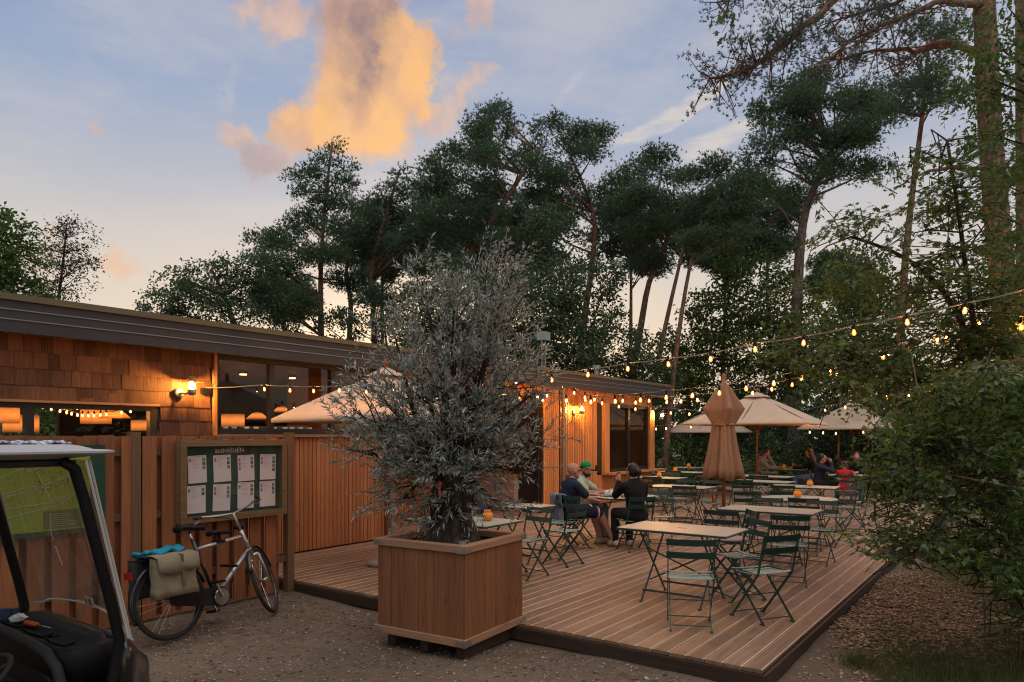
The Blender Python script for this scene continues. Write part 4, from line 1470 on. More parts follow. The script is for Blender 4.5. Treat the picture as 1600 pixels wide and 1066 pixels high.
# ================================================================== string lights
BULB = MB().lathe([(.008, .0), (.013, -.010), (.022, -.036), (.025, -.052), (.021, -.070), (.008, -.080)], 12).mesh('bulb', M['bulbglass'], True)
FIL = MB().lathe([(.002, -.018), (.0055, -.026), (.007, -.044), (.005, -.056), (.0015, -.060)], 8).mesh('filament', M['bulb'], True)
SOCK = MB().lathe([(.006, .07), (.017, .062), (.019, .0), (.015, -.006)], 10).mesh('bulb_socket', M['black'], True)
wire = paint('pale_cable', (.16, .15, .14), .6)
def string(label, pts, dd, extra=(), sc_=1.0):
    """pts: bulb centres seen at pixels; dd: depth at the first and last (linear in plan)"""
    k0, k1 = (pts[0][0] - 800) / FOC, (pts[-1][0] - 800) / FOC
    A = (k0 * dd[0], dd[0])
    B = (k1 * dd[1], dd[1])
    P = []
    for (px, py) in pts:
        k = (px - 800) / FOC
        t = (k * A[1] - A[0]) / ((B[0] - A[0]) - k * (B[1] - A[1]))
        d = A[1] + t * (B[1] - A[1])
        P.append(at(px, py, d))
    r = thing('string_lights', label, 'lights', P[0], 0, 'strings of bulbs over the deck')
    up = Vector((0, 0, .12 * sc_))
    line = [Vector(e) - P[0] for e in extra[:1]] + [p - P[0] + up for p in P] + [Vector(e) - P[0] for e in extra[1:]]
    den = []
    for i in range(len(line) - 1):
        den += [line[i], (line[i] + line[i + 1]) / 2 - Vector((0, 0, .012))]
    den.append(line[-1])
    MB().tube(den, .0055, 5).build('cable', wire, r)
    for p in P:
        b = link('bulb', BULB, r, p - P[0] + Vector((0, 0, .05)), (rnd.uniform(-.1, .1), rnd.uniform(-.1, .1), 0))
        link('bulb_socket', SOCK, b)
        link('filament', FIL, b)
        b.scale = (sc_,) * 3
    return r
s1 = [(413, 611), (453, 613), (490, 614), (530, 613), (572, 615), (615, 612), (660, 610), (706, 609), (756, 606), (806, 602), (862, 597), (919, 589), (981, 580), (1044, 573),
      (1110, 565), (1180, 550), (1256, 540), (1334, 524), (1417, 508), (1508, 490), (1605, 468)]
string('nearest string of large bulbs from the shingled wall across to the right trees', s1, (8.95, 5.3), (atv(322, 606, WV - .05), at(1680, 440, 4.9)), .66)
string('string of bulbs along the facade rising over the closed parasol', [(812, 624), (840, 622), (885, 627), (923, 629), (961, 628), (1001, 626), (1041, 622), (1082, 619), (1124, 615), (1166, 608), (1209, 600), (1252, 592), (1297, 583),
       (1340, 571), (1380, 558), (1422, 547), (1465, 533)], (12.8, 8.6), (atv(780, 612, 8.45), at(1540, 505, 8.2)))
string('string of bulbs rising over the large open parasol', [(855, 619), (897, 615), (914, 622), (929, 625), (973, 627), (993, 630), (1014, 627), (1042, 629), (1064, 628), (1090, 626), (1132, 621), (1176, 615), (1206, 609), (1238, 602), (1272, 595), (1308, 585)],
       (14.6, 12.5), (atv(830, 612, 8.4), at(1390, 560, 11.9)))
string('short string of bulbs before the facade window', [(823, 625), (848, 627), (915, 626), (941, 631), (967, 636), (993, 640), (1020, 644), (1048, 646), (1077, 648)], (15.0, 17.0), (atv(805, 614, 8.4), at(1140, 650, 17.6)))
string('short low string of bulbs beyond the building corner', [(1025, 671), (1041, 670), (1080, 668)], (22, 24))
string('string of bulbs above the pale parasol at right', [(1289, 642), (1321, 637), (1354, 630), (1385, 622), (1420, 619), (1455, 610), (1487, 600)], (17, 12), (at(1250, 640, 17.8), at(1560, 575, 11)))
string('string of bulbs under the pale parasol at right', [(1265, 676), (1286, 677), (1306, 678), (1349, 676), (1431, 652), (1451, 645), (1462, 648)], (20, 19))
string('string of bulbs among the oak leaves at upper right', [(1388, 554), (1430, 546), (1479, 530), (1530, 508), (1595, 512)], (9.5, 7.5))
string('string of small bulbs inside the left café window', [(56, 638), (67, 640), (80, 643), (94, 646), (104, 648), (112, 650), (121, 652), (129, 653), (138, 653), (147, 653), (157, 652), (166, 651), (190, 648), (204, 646), (216, 643)], (8.4, 9.4), (), .55)

# ================================================================== lamps and glasses seen inside the café
SH_D = MB().lathe([(.19, -.11), (.19, .11), (.185, .11), (.185, -.11)], 24).mesh('lamp_shade', M['shade'], True)
SH_C = MB().lathe([(.24, -.07), (.10, .06), (.02, .08), (.02, .07), (.09, .05), (.23, -.07)], 24).mesh('lamp_shade', M['shade'], True)
def pendant(px, py, v, label, kind='drum', s=1.0):
    p = atv(px, py, v)
    r = thing('pendant_lamp', label, 'lamp', p, 0, 'pendant lamps in the café')
    o = link('lamp_shade', SH_D if kind == 'drum' else SH_C, r)
    o.scale = (s, s, s)
    MB().tube([(0, 0, .07), (0, 0, 2.86 - p.z)], .006, 6).build('cord', M['black'], r)
pendant(150, 650, 10.4, 'orange drum lamp in the middle of the left café window')
pendant(180, 647, 10.0, 'flat cone lamp beside the drum lamp in the left café window', 'cone', .8)
pendant(221, 665, 11.6, 'orange drum lamp at the right end of the left café window', 'drum', .8)
pendant(3, 648, 10.6, 'orange drum lamp at the very left edge of the picture')
pendant(33, 662, 12.2, 'low orange lamp behind the dark post in the left café window', 'drum', 1.2)
pendant(364, 657, 11.2, 'orange drum lamp in the large café window left part')
pendant(402, 650, 10.8, 'cone lamp in the large café window left part', 'cone', .8)
pendant(492, 660, 11.2, 'orange drum lamp seen under the parasol canopy at the café window')
pendant(440, 640, 12.5, 'cone lamp in the large café window middle', 'cone', .8)
cupm = paint('white_cup', (.6, .56, .5), .4)
CUP = MB().lathe([(.025, 0), (.034, .01), (.036, .075), (.032, .075), (.03, .012)], 14).mesh('drinking_cup', cupm, True)
ORD = ['first', 'second', 'third', 'fourth', 'fifth', 'sixth', 'seventh', 'eighth', 'ninth', 'tenth', 'eleventh']
for k in range(11):
    x = 5.28 + k * .155 + rnd.uniform(-.03, .03)
    if abs(x - 6.05) > .07:
        tag(link('drinking_cup', CUP, None, (x, WV + .19, 1.862)), '%s small pale cup from the left in the row on the large café window sill' % ORD[k], 'cup', 'cups on the café window sill')
panel('inner_sill', 5.2, 8.13, WV + .12, WV + .32, 1.82, 1.86, M['fence_post'])
dif = emit('warm_diffuser', (1, .42, .1), 14.0)
for px_, py_, v_, lab in [(380, 571, 10.2, 'small ceiling spotlight behind the large café window, left one'), (457, 570, 10.2, 'small ceiling spotlight behind the large café window, right one'), (205, 560, 10.8, 'unseen ceiling spotlight added behind the shingled wall')]:  # the last one is out of sight, there to warm the room
    q_ = atv(px_, py_, v_)
    l_ = thing('ceiling_light', lab, 'lamp', (q_.x, q_.y, 2.80))
    MB().lathe([(.07, .0), (.07, .05), (.02, .06)], 16).build('lamp_housing', M['black'], l_)
    MB().lathe([(.055, -.012), (.055, -.002)], 16).build('diffuser', dif, l_)
lm = thing('ceiling_light', 'warm ceiling light in the dark room behind the bar', 'lamp', (13.2, 9.9, 2.78))
MB().lathe([(.10, .0), (.10, .06), (.02, .07)], 20).build('lamp_housing', M['black'], lm)
MB().lathe([(.085, -.012), (.085, -.002)], 20).build('diffuser', dif, lm)
# ================================================================== trees
def ivec(p):
    return np.array(p, float)

def cluster_points(k, rx, ry, rz, shell=.55):
    d = rdir(k)
    r = rng.random(k) ** (1 / 3)
    r = np.where(rng.random(k) < shell, .75 + .25 * r, r)
    return d * r[:, None] * np.array([rx, ry, rz])

RT3 = np.array([RT[0], RT[1], 0.0])
FW3 = np.array([FW[0], FW[1], 0.0])
UP3 = np.array([0, 0, 1.0])
def loc3(a, b, c):                       # across the view, along it, up
    return a[:, None] * RT3 + b[:, None] * FW3 + c[:, None] * UP3

def trunk_path(pts, d, wob=0.0):
    P = [at(px, py, d) for px, py in pts]
    if P[0].z > -.2:
        e = P[0] + (P[0] - P[1]).normalized() * 0
        P = [Vector((P[0].x + (P[0].x - P[1].x) * .15, P[0].y + (P[0].y - P[1].y) * .15, -.15))] + P
    out = []
    for i in range(len(P) - 1):
        for k in range(3):
            t = k / 3
            q = P[i].lerp(P[i + 1], t)
            out.append(q)
    out.append(P[-1])
    # smooth
    for _ in range(2):
        out = [out[0]] + [(out[i - 1] + out[i] * 2 + out[i + 1]) / 4 for i in range(1, len(out) - 1)] + [out[-1]]
    return out

def limb_tree(mb, path, r0, targets, rl=.055, n=7, sag=.0):
    """trunk plus one limb to each target, leaving the trunk somewhat below it"""
    k = len(path)
    rad = [r0 * (1 - .72 * (i / (k - 1)) ** 1.2) for i in range(k)]
    rad[0] *= 1.25
    mb.tube(path, rad, 10)
    for T in targets:
        T = Vector(T)
        best = None
        for i, p in enumerate(path[k // 4:]):
            dz = T.z - p.z
            hd = math.hypot(T.x - p.x, T.y - p.y)
            cost = abs(dz - hd * .45) + (5 if dz < -.6 else 0)
            if best is None or cost < best[0]:
                best = (cost, p, rad[i + k // 4])
        p, rr = best[1], best[2]
        m1 = p.lerp(T, .35) + Vector((rnd.uniform(-.1, .1), rnd.uniform(-.1, .1), rnd.uniform(-.05, .12) - sag)) * (T - p).length * .5
        m2 = p.lerp(T, .72) + Vector((rnd.uniform(-.1, .1), rnd.uniform(-.1, .1), rnd.uniform(-.05, .1))) * (T - p).length * .4
        a = min(rr * .6, rl * (.6 + (T - p).length * .18))
        mb.tube([p, m1, m2, T], [a, a * .75, a * .5, a * .2], n - 2, cap=False)

def needles(centres, radii, dens, ln, wd, nper, mat_name, name, parent):
    """tufts of pine needles gathered in flat clumps"""
    C, D = [], []
    for c, (rx, ry, rz) in zip(centres, radii):
        k = max(6, int(dens * rx * ry))
        # tufts sit on sub-clumps so that the clump has an uneven outline
        ns = max(4, int(k / 16))
        sub = cluster_points(ns, rx, ry, rz, .6)
        w = rng.integers(0, ns, k)
        off = sub[w] + rng.normal(0, .12 + .09 * rx, (k, 3)) * np.array([1, 1, .7])
        P = loc3(off[:, 0], off[:, 1], off[:, 2]) + ivec(c)
        dd = unit(loc3(off[:, 0] / rx, off[:, 1] / ry, off[:, 2] / rz * .4 + .55) + .35 * rdir(k))
        C.append(P)
        D.append(dd)
    C, D = np.concatenate(C), np.concatenate(D)
    k = len(C)
    C = np.repeat(C, nper, 0)
    D = unit(np.repeat(D, nper, 0) + .75 * rdir(k * nper))
    V, F = leaves(C, D, rdir(k * nper), ln * rng.uniform(.6, 1.25, k * nper), np.full(k * nper, wd), 'needle')
    return link(name, arr_mesh(name, V, F, M[mat_name]), parent)

def pine(label, trunk, d, ells, r0=.2, bark='bark_pine', mat='needle', fill=1.0, group='pines behind the café', dens=950, ln=.13, wd=.032, cl=(26, 13)):
    path = trunk_path(trunk, d)
    base = path[0]
    r = thing('pine_tree', label, 'tree', (base.x, base.y, 0), 0, group)
    cs, rs = [], []
    sx = d / FOC
    for (x, y, rx, ry) in ells:
        k = max(1, int(round(fill * rx * ry / (cl[0] * cl[1]) * 1.15)))
        for _ in range(k):
            u, v = rnd.uniform(-1, 1), rnd.uniform(-1, 1)
            while u * u + v * v > 1:
                u, v = rnd.uniform(-1, 1), rnd.uniform(-1, 1)
            q = rnd.uniform(.65, 1.2)
            qx, qy = min(rx, cl[0] * q), min(ry, cl[1] * q)
            px, py = x + u * max(0, rx - qx * .7), y + v * max(0, ry - qy * .7)
            dd = d + rnd.uniform(-1, 1) * min(2.6, rx * sx * 1.1 + .4)
            cs.append(tuple(at(px, py, dd)))
            rs.append((qx * sx, qx * sx * .95, qy * sx))
    mb = MB()
    limb_tree(mb, path, r0, [c for c in cs], .05)
    mb.build('trunk', M[bark], r, True, world=True)
    cs2 = [tuple(Vector(c) - Vector((base.x, base.y, 0))) for c in cs]
    needles(cs2, rs, dens, ln, wd, 7, mat, 'crown', r)
    return r

pine('tall slim pine with a pointed tip rising left over the café roof', [(503, 640), (502, 520), (500, 440), (505, 340), (519, 222)], 30,
     [(522, 228, 14, 16), (497, 250, 20, 9), (540, 258, 15, 9), (478, 274, 28, 9), (538, 288, 25, 9), (500, 302, 34, 9), (458, 300, 18, 7), (520, 322, 38, 10), (470, 345, 52, 14),
      (440, 378, 55, 16), (535, 355, 38, 14), (430, 412, 52, 20), (495, 395, 42, 18), (445, 452, 62, 24), (540, 440, 30, 16), (420, 480, 50, 20)], .17)
pine('pine with a bent red trunk second from the left behind the roof', [(545, 640), (545, 530), (550, 470), (538, 430), (548, 390), (550, 320)], 33,
     [(550, 318, 26, 12), (585, 325, 40, 16), (560, 362, 52, 20), (548, 400, 52, 20), (590, 390, 45, 20)], .16)
pine('pine with a small tuft on top left of the tall leaning pine', [(587, 640), (585, 520), (583, 470), (578, 420), (600, 345), (625, 265)], 31,
     [(625, 272, 14, 14), (608, 298, 28, 10), (642, 306, 32, 12), (600, 338, 52, 16), (655, 345, 52, 18), (622, 384, 58, 16), (600, 462, 48, 18), (650, 455, 40, 14)], .17)
pine('broad leaning pine with the highest crown in the middle of the picture', [(672, 660), (682, 540), (700, 470), (725, 410), (765, 350), (805, 290), (838, 235)], 29,
     [(782, 172, 30, 14), (770, 196, 45, 13), (735, 212, 40, 12), (722, 238, 36, 14), (790, 222, 40, 16), (755, 252, 60, 16), (690, 262, 36, 14), (680, 295, 52, 16), (750, 292, 70, 20), (820, 255, 40, 16),
      (720, 332, 76, 20), (680, 372, 60, 18), (770, 365, 62, 22), (700, 422, 70, 24), (780, 432, 62, 26)], .24, fill=1.05)
pine('forked pine whose crown reaches furthest right of the middle group', [(900, 660), (905, 560), (915, 480), (925, 420), (932, 350), (915, 295), (890, 240)], 31,
     [(876, 186, 22, 14), (850, 205, 30, 12), (895, 212, 58, 12), (945, 210, 34, 8), (862, 238, 62, 16), (928, 236, 42, 12), (885, 268, 62, 16), (830, 300, 46, 14), (905, 300, 48, 14), (850, 345, 44, 12), (955, 330, 30, 10)], .19)
pine('pine with a flat round crown and a low fork right of the middle', [(975, 690), (985, 590), (1002, 510), (1012, 440), (1038, 392), (1050, 350)], 30,
     [(1030, 248, 42, 13), (1002, 268, 48, 13), (1055, 276, 38, 14), (1010, 308, 62, 18), (1060, 318, 46, 16), (995, 348, 48, 16), (1045, 352, 50, 16), (1000, 385, 36, 10), (965, 290, 34, 16), (975, 330, 34, 16), (1020, 410, 40, 12)], .2)
pine('left of two slender leaning pines beside the building end', [(1008, 700), (1018, 620), (1037, 520), (1060, 420), (1080, 340)], 28,
     [(1092, 278, 32, 18), (1085, 315, 46, 18), (1078, 350, 44, 13), (1105, 345, 30, 12)], .15)
pine('right of two slender leaning pines beside the building end', [(1040, 710), (1046, 640), (1060, 520), (1078, 410), (1098, 340)], 26.5,
     [(1132, 258, 38, 16), (1120, 294, 55, 18), (1152, 322, 48, 18), (1112, 334, 42, 14), (1168, 285, 28, 16), (1150, 360, 44, 14), (1100, 375, 40, 12)], .14)
pine('big grey trunked pine with a full round crown at upper right', [(1240, 720), (1243, 560), (1246, 440), (1253, 345), (1272, 292), (1300, 235)], 28,
     [(1252, 132, 62, 24), (1212, 176, 38, 24), (1298, 158, 74, 32), (1242, 214, 74, 28), (1332, 208, 60, 30), (1196, 248, 36, 18), (1282, 262, 70, 20), (1178, 282, 40, 14), (1345, 262, 50, 18), (1372, 158, 50, 36), (1215, 300, 44, 12), (1235, 160, 50, 20)],
     .30, 'bark_grey', dens=900, ln=.125, wd=.03, fill=1.2, cl=(26, 14))
pine('reddish slim pine trunk behind the oak leaves at right', [(1400, 730), (1405, 560), (1412, 430), (1425, 300), (1442, 180), (1450, 80)], 24,
     [(1440, 120, 60, 40), (1470, 60, 60, 34), (1410, 180, 44, 22), (1480, 160, 46, 24)], .17, dens=700, ln=.14, wd=.028, fill=.8)

# second row of pines filling the gaps, farther back
for lab, px, top, d, rx in [('farther pine whose crown fills the gap between the slim pine and the leaning pine', 600, 320, 40, 60), ('farther dark pine behind the tall leaning pine', 715, 285, 41, 85),
                            ('farther dark pine behind the forked pine', 835, 285, 42, 85), ('farther dark pine behind the flat crowned pine', 985, 285, 41, 80), ('farther pine behind the two slender leaning pines', 1130, 295, 43, 70),
                            ('farther low pine left behind the slim pine', 440, 420, 40, 50), ('farther pine left of the big grey trunked pine', 1205, 270, 41, 60), ('farther pine filling the sky right of the grey trunk', 1320, 380, 42, 60)]:
    es = []
    for k in range(7):
        t = k / 6
        es.append((px + rnd.uniform(-.45, .45) * rx, top + 26 + t * (520 - top) * .42, rx * (.45 + .5 * math.sin(t * 2.6 + .3)), 17 + 5 * t))
    pine(lab, [(px + rnd.uniform(-8, 8), 700), (px, 560), (px + rnd.uniform(-10, 10), 460), (px + rnd.uniform(-6, 6), top + 20)], d, es, .17, dens=480, ln=.22, wd=.05, fill=.9, cl=(22, 12), group='farther pines behind the café')

# ---- the near pine at the right edge, with its long boughs
def near_pine():
    d = 11.0
    path = trunk_path([(1590, 760), (1578, 600), (1570, 470), (1556, 330), (1546, 190), (1540, 60), (1535, -80), (1528, -260)], d)
    base = path[0]
    r = thing('pine_tree', 'thick red barked pine trunk at the right edge with long bare boughs', 'tree', (base.x, base.y, 0), 0, 'pines at the right edge')
    mb = MB()
    k = len(path)
    mb.tube(path, [.205 * (1 - .35 * i / k) for i in range(k)], 14)
    boughs = [([(1540, 10), (1500, 3), (1465, 5), (1420, 20), (1372, 42), (1330, 64), (1312, 80)], (d, d - 1.2), .06, 1),
              ([(1546, 85), (1490, 70), (1452, 72), (1420, 92), (1390, 104)], (d, d + 1.4), .06, .8),
              ([(1550, 84), (1510, 76), (1470, 66), (1430, 80), (1388, 78), (1330, 88), (1280, 98)], (d, d + .4), .06, .8),
              ([(1536, -150), (1420, -90), (1330, -30), (1298, 5), (1266, 36), (1228, 68), (1196, 92), (1158, 110), (1110, 122)], (d, d - 1.0), .085, 1.6),
              ([(1535, -120), (1440, -70), (1330, -48), (1250, -30), (1180, -14), (1120, 4)], (d, d + .8), .075, 1.3),
              ([(1537, -40), (1450, -30), (1400, 5), (1352, 18), (1300, 34)], (d, d + 1.0), .06, 1),
              ([(1556, 265), (1485, 262), (1434, 274), (1396, 294)], (d, d - .6), .04, .0),
              ([(1560, 300), (1600, 275), (1660, 260)], (d, d - .6), .05, .0)]
    cs = []
    for pts, (da, db), rr, dens in boughs:
        n = len(pts)
        P = [at(px, py, da + (db - da) * i / (n - 1)) for i, (px, py) in enumerate(pts)]
        Q = []
        for i in range(n - 1):
            for q in range(3):
                Q.append(P[i].lerp(P[i + 1], q / 3) + Vector((rnd.uniform(-1, 1), rnd.uniform(-1, 1), rnd.uniform(-1, 1))) * .025)
        Q.append(P[-1])
        m = len(Q)
        mb.tube(Q, [rr * (1 - .85 * i / m) for i in range(m)], 7)
        if not dens:
            continue
        for i in range(max(3, m // 4), m):
            for _ in range(int(5 * dens) if i > m // 2 else int(2 * dens)):
                q = Q[i]
                tip = q + Vector(RT3) * rnd.uniform(-.5, .4) + Vector(FW3) * rnd.uniform(-.6, .6) + Vector((0, 0, rnd.uniform(-.34, .34)))
                mid = q.lerp(tip, .5) + Vector((0, 0, rnd.uniform(-.08, .03)))
                mb.tube([q, mid, tip], [.011, .008, .004], 4, cap=False)
                cs += [tip, mid.lerp(tip, .4)] if rnd.random() < .75 else [tip]
    mb.build('trunk', M['bark_pine'], r, True, world=True)
    off = Vector((base.x, base.y, 0))
    C = np.array([tuple(c - off) for c in cs])
    k = 7
    C = np.repeat(C, k, 0) + rng.normal(0, .06, (len(C) * k, 3))
    nper = 13
    n = len(C)
    D = unit(rdir(n) + UP3 * .55)
    CC = np.repeat(C, nper, 0)
    DD = unit(np.repeat(D, nper, 0) + .8 * rdir(n * nper))
    V, F = leaves(CC, DD, rdir(n * nper), .07 * rng.uniform(.6, 1.2, n * nper), np.full(n * nper, .0075), 'needle')
    link('crown', arr_mesh('crown', V, F, M['needle2']), r)
near_pine()
r = thing('pine_tree', 'thin bare pine trunk cut by the right picture edge', 'tree', tuple(at(1598, 680, 12.5).xy) + (0,), 0, 'pines at the right edge')
mb = MB()
pp = trunk_path([(1602, 720), (1600, 500), (1598, 250), (1597, 0), (1596, -200)], 12.5)
mb.tube(pp, [.13 * (1 - .3 * i / len(pp)) for i in range(len(pp))], 10)
limb_tree(mb, pp, .12, [tuple(at(1660, -120, 12)), tuple(at(1640, -60, 13))])
mb.build('trunk', M['bark_pine'], r, True, world=True)

# ---- broadleaved trees
def leafy(name, label, cat, trunk, d, ells, lsz, nleaf, mat, r0=.12, bark='bark_dark', shape='oval', group=None, spread=1.0, limbs=2, rl=.04, droop=0.0, sub=40, qk=1.0):
    path = trunk_path(trunk, d)
    base = path[0]
    r = thing(name, label, cat, (base.x, base.y, 0), 0, group)
    sx = d / FOC
    area = sum(a * b for _, _, a, b in ells)
    C, Dr, tg = [], [], []
    for (x, y, rx, ry) in ells:
        k = int(nleaf * rx * ry / area)
        dep = min(rx, ry * 1.6) * sx * spread
        ns = max(5, k // sub)
        s = cluster_points(ns, rx * sx, dep, ry * sx, .5)
        w = rng.integers(0, ns, k)
        q = (.10 + .09 * min(rx, ry) * sx) * qk
        o = s[w] + rng.normal(0, q, (k, 3)) * np.array([1.2, 1.2, .7])
        c0 = np.array(at(x, y, d))
        C.append(loc3(o[:, 0], o[:, 1], o[:, 2]) + c0)
        Dr.append(loc3(o[:, 0], o[:, 1], o[:, 2] * .3))
        for j in range(limbs):
            oo = s[j % ns]
            tg.append(tuple(c0 + (loc3(oo[None, 0], oo[None, 1], oo[None, 2])[0]) * .8))
    mb = MB()
    limb_tree(mb, path, r0, tg, rl)
    mb.build('trunk', M[bark], r, True, world=True)
    C, Dr = np.concatenate(C), np.concatenate(Dr)
    k = len(C)
    C = C - np.array([base.x, base.y, 0])
    D = unit(unit(Dr) * .5 + rdir(k) * .9 - UP3 * droop)
    Nn = unit(UP3[None] * .8 + rdir(k) * .8)
    V, F = leaves(C, D, Nn, lsz * rng.uniform(.65, 1.3, k), lsz * rng.uniform(.4, .62, k), shape)
    o = link('crown', arr_mesh('crown', V, F, M[mat]), r)
    return r

leafy('oak_tree', 'round leafy tree left of the pines above the roof', 'tree', [(385, 640), (372, 520), (350, 460), (330, 420)], 27,
      [(330, 440, 62, 30), (290, 470, 60, 28), (370, 430, 50, 32), (395, 480, 55, 40), (320, 490, 70, 30), (270, 445, 26, 26), (250, 485, 34, 20), (420, 420, 36, 24)], .135, 9500, 'oak_far', .16, limbs=3, group='broadleaved trees behind the café')
leafy('oak_tree', 'dark leafy tree cut by the left picture edge', 'tree', [(15, 640), (18, 480), (20, 400)], 20,
      [(15, 400, 45, 34), (-30, 380, 50, 60), (28, 440, 36, 28), (0, 460, 70, 30), (10, 356, 34, 18)], .13, 7000, 'oak', .12, limbs=3, group='broadleaved trees behind the café')
leafy('birch_tree', 'thin airy birch with sparse leaves near the left edge', 'tree', [(84, 640), (90, 470), (98, 420), (104, 350)], 22,
      [(100, 360, 26, 22), (125, 372, 24, 26), (78, 380, 26, 26), (100, 405, 46, 26), (130, 425, 26, 22), (70, 430, 30, 28), (100, 450, 50, 24), (138, 405, 20, 22)], .085, 3000, 'birch', .07, limbs=7, rl=.02, spread=.8, group='broadleaved trees behind the café')
leafy('oak_tree', 'dark dense tree filling the gap behind the olive tree', 'tree', [(770, 660), (768, 560), (770, 480)], 25,
      [(740, 480, 80, 50), (830, 500, 70, 60), (860, 450, 50, 40), (790, 540, 90, 40), (700, 540, 70, 40), (880, 540, 60, 50), (660, 490, 40, 40)], .15, 19000, 'dark_leaf', .15, limbs=3, group='broadleaved trees behind the café')
leafy('oak_tree', 'leafy tree under the pines behind the building end', 'tree', [(935, 690), (930, 600), (925, 540)], 27,
      [(920, 500, 60, 40), (960, 560, 70, 50), (880, 580, 60, 40), (930, 440, 46, 30), (1000, 600, 60, 40), (870, 400, 50, 40), (850, 350, 40, 30)], .15, 15000, 'dark_leaf', .13, limbs=3, group='broadleaved trees behind the café')
leafy('oak_tree', 'low tree left of the slim pines over the roof', 'tree', [(610, 660), (606, 560), (600, 500)], 29,
      [(560, 510, 60, 22), (640, 505, 50, 30), (470, 505, 50, 18), (520, 500, 40, 16)], .15, 3000, 'oak_far', .1, limbs=3, group='broadleaved trees behind the café')
leafy('oak_tree', 'bright leafy tree behind the closed parasol', 'tree', [(1135, 740), (1130, 600), (1128, 520), (1140, 460)], 29,
      [(1130, 480, 66, 34), (1180, 440, 60, 34), (1090, 530, 50, 34), (1160, 540, 70, 40), (1210, 500, 50, 40), (1120, 590, 70, 34), (1200, 590, 60, 40), (1070, 585, 40, 30), (1150, 400, 40, 24)], .17, 15000, 'oak', .14, limbs=3, group='leafy trees beyond the deck')
leafy('oak_tree', 'leafy tree above the pale parasol at right', 'tree', [(1335, 740), (1338, 600), (1345, 520)], 27,
      [(1330, 470, 66, 40), (1280, 520, 60, 34), (1390, 480, 60, 44), (1340, 560, 80, 34), (1260, 580, 60, 34), (1400, 570, 70, 40), (1300, 610, 60, 22)], .16, 13000, 'oak', .12, limbs=3, group='leafy trees beyond the deck')

# ---- undergrowth beyond the deck, each bush its own
UG = [(1010, 690, 40, 40, 30, 'dark_leaf'), (1060, 720, 50, 34, 27, 'oak'), (1100, 640, 60, 46, 31, 'dark_leaf'), (1110, 710, 46, 40, 28, 'dark_leaf'), (1165, 660, 60, 60, 30, 'dark_leaf'), (1180, 715, 50, 40, 27, 'dark_leaf'),
      (1240, 650, 70, 60, 29, 'dark_leaf'), (1245, 715, 56, 36, 26, 'dark_leaf'), (1300, 690, 60, 50, 28, 'dark_leaf'), (1370, 680, 70, 60, 26, 'dark_leaf'), (1440, 690, 80, 70, 24, 'dark_leaf'), (1530, 680, 90, 80, 22, 'dark_leaf'),
      (1150, 735, 40, 22, 25.5, 'oak'), (1330, 735, 40, 30, 24, 'oak'), (1210, 740, 30, 16, 25, 'oak'), (1085, 745, 40, 14, 25.8, 'dark_leaf')]
ulab = ['dark bush at the building corner', 'light green bush behind the far tables by the building corner', 'tall dark bush behind the closed parasol left side', 'dark bush behind the closed parasol pole',
        'tall dark bush between the two parasols', 'dark bush behind the open parasol pole', 'tall dark bush behind the large parasol right half', 'dark bush behind the long haired woman', 'dark bush behind the boy in navy',
        'tall dark bush under the pale parasol', 'large dark bush behind the leafy shrub', 'large dark bush at the far right behind the leafy shrub', 'low green bush right of the closed parasol', 'low green bush behind the dark haired woman',
        'small low green bush behind the man in grey', 'low dark bush behind the far tables']
for (x, y, rx, ry, d, m), lab in zip(UG, ulab):
    sx = d / FOC
    leafy('bush', lab, 'bush', [(x, 680 + EYE / d * FOC), (x + 3, y), (x + 6, y - ry * .5)], d, [(x, y, rx, ry), (x - rx * .4, y + ry * .4, rx * .7, ry * .6), (x + rx * .4, y + ry * .35, rx * .7, ry * .6)], .15, int(1300 + rx * ry * .45), m, .04, limbs=3,
          group='bushes beyond the deck')
# the wood far behind, reading as one mass
def far_wood():
    C, Dr = [], []
    for k in range(260):
        px = rnd.uniform(-500, 2300)
        d = rnd.uniform(40, 62)
        h = rnd.uniform(2.5, 7.0)
        c = np.array(at(px, 680, d))
        c[2] = rnd.uniform(.4, h - 1.5)
        n = 80
        o = cluster_points(n, rnd.uniform(1.8, 3.2), 1.6, rnd.uniform(1.2, 2.4), .6)
        C.append(loc3(o[:, 0], o[:, 1], o[:, 2]) + c)
    C = np.concatenate(C)
    C[:, 2] = np.abs(C[:, 2])
    k = len(C)
    V, F = leaves(C, rdir(k), rdir(k), rng.uniform(.5, 1.0, k), rng.uniform(.35, .65, k), 'oval')
    tag(link('far_wood', arr_mesh('far_wood', V, F, M['dark_leaf'])), 'dark mass of woodland behind everything', None, None, 'stuff')
far_wood()
tl = ['thin dark trunk between the bushes left of the open parasol', 'thin dark trunk behind the open parasol canopy right side', 'thin dark trunk under the pale parasol', 'thin dark trunk at the building corner',
      'pale thin trunk seen in a gap above the pale parasol', 'second pale thin trunk in the gap above the pale parasol', 'thin leaning trunk behind the boy in navy']
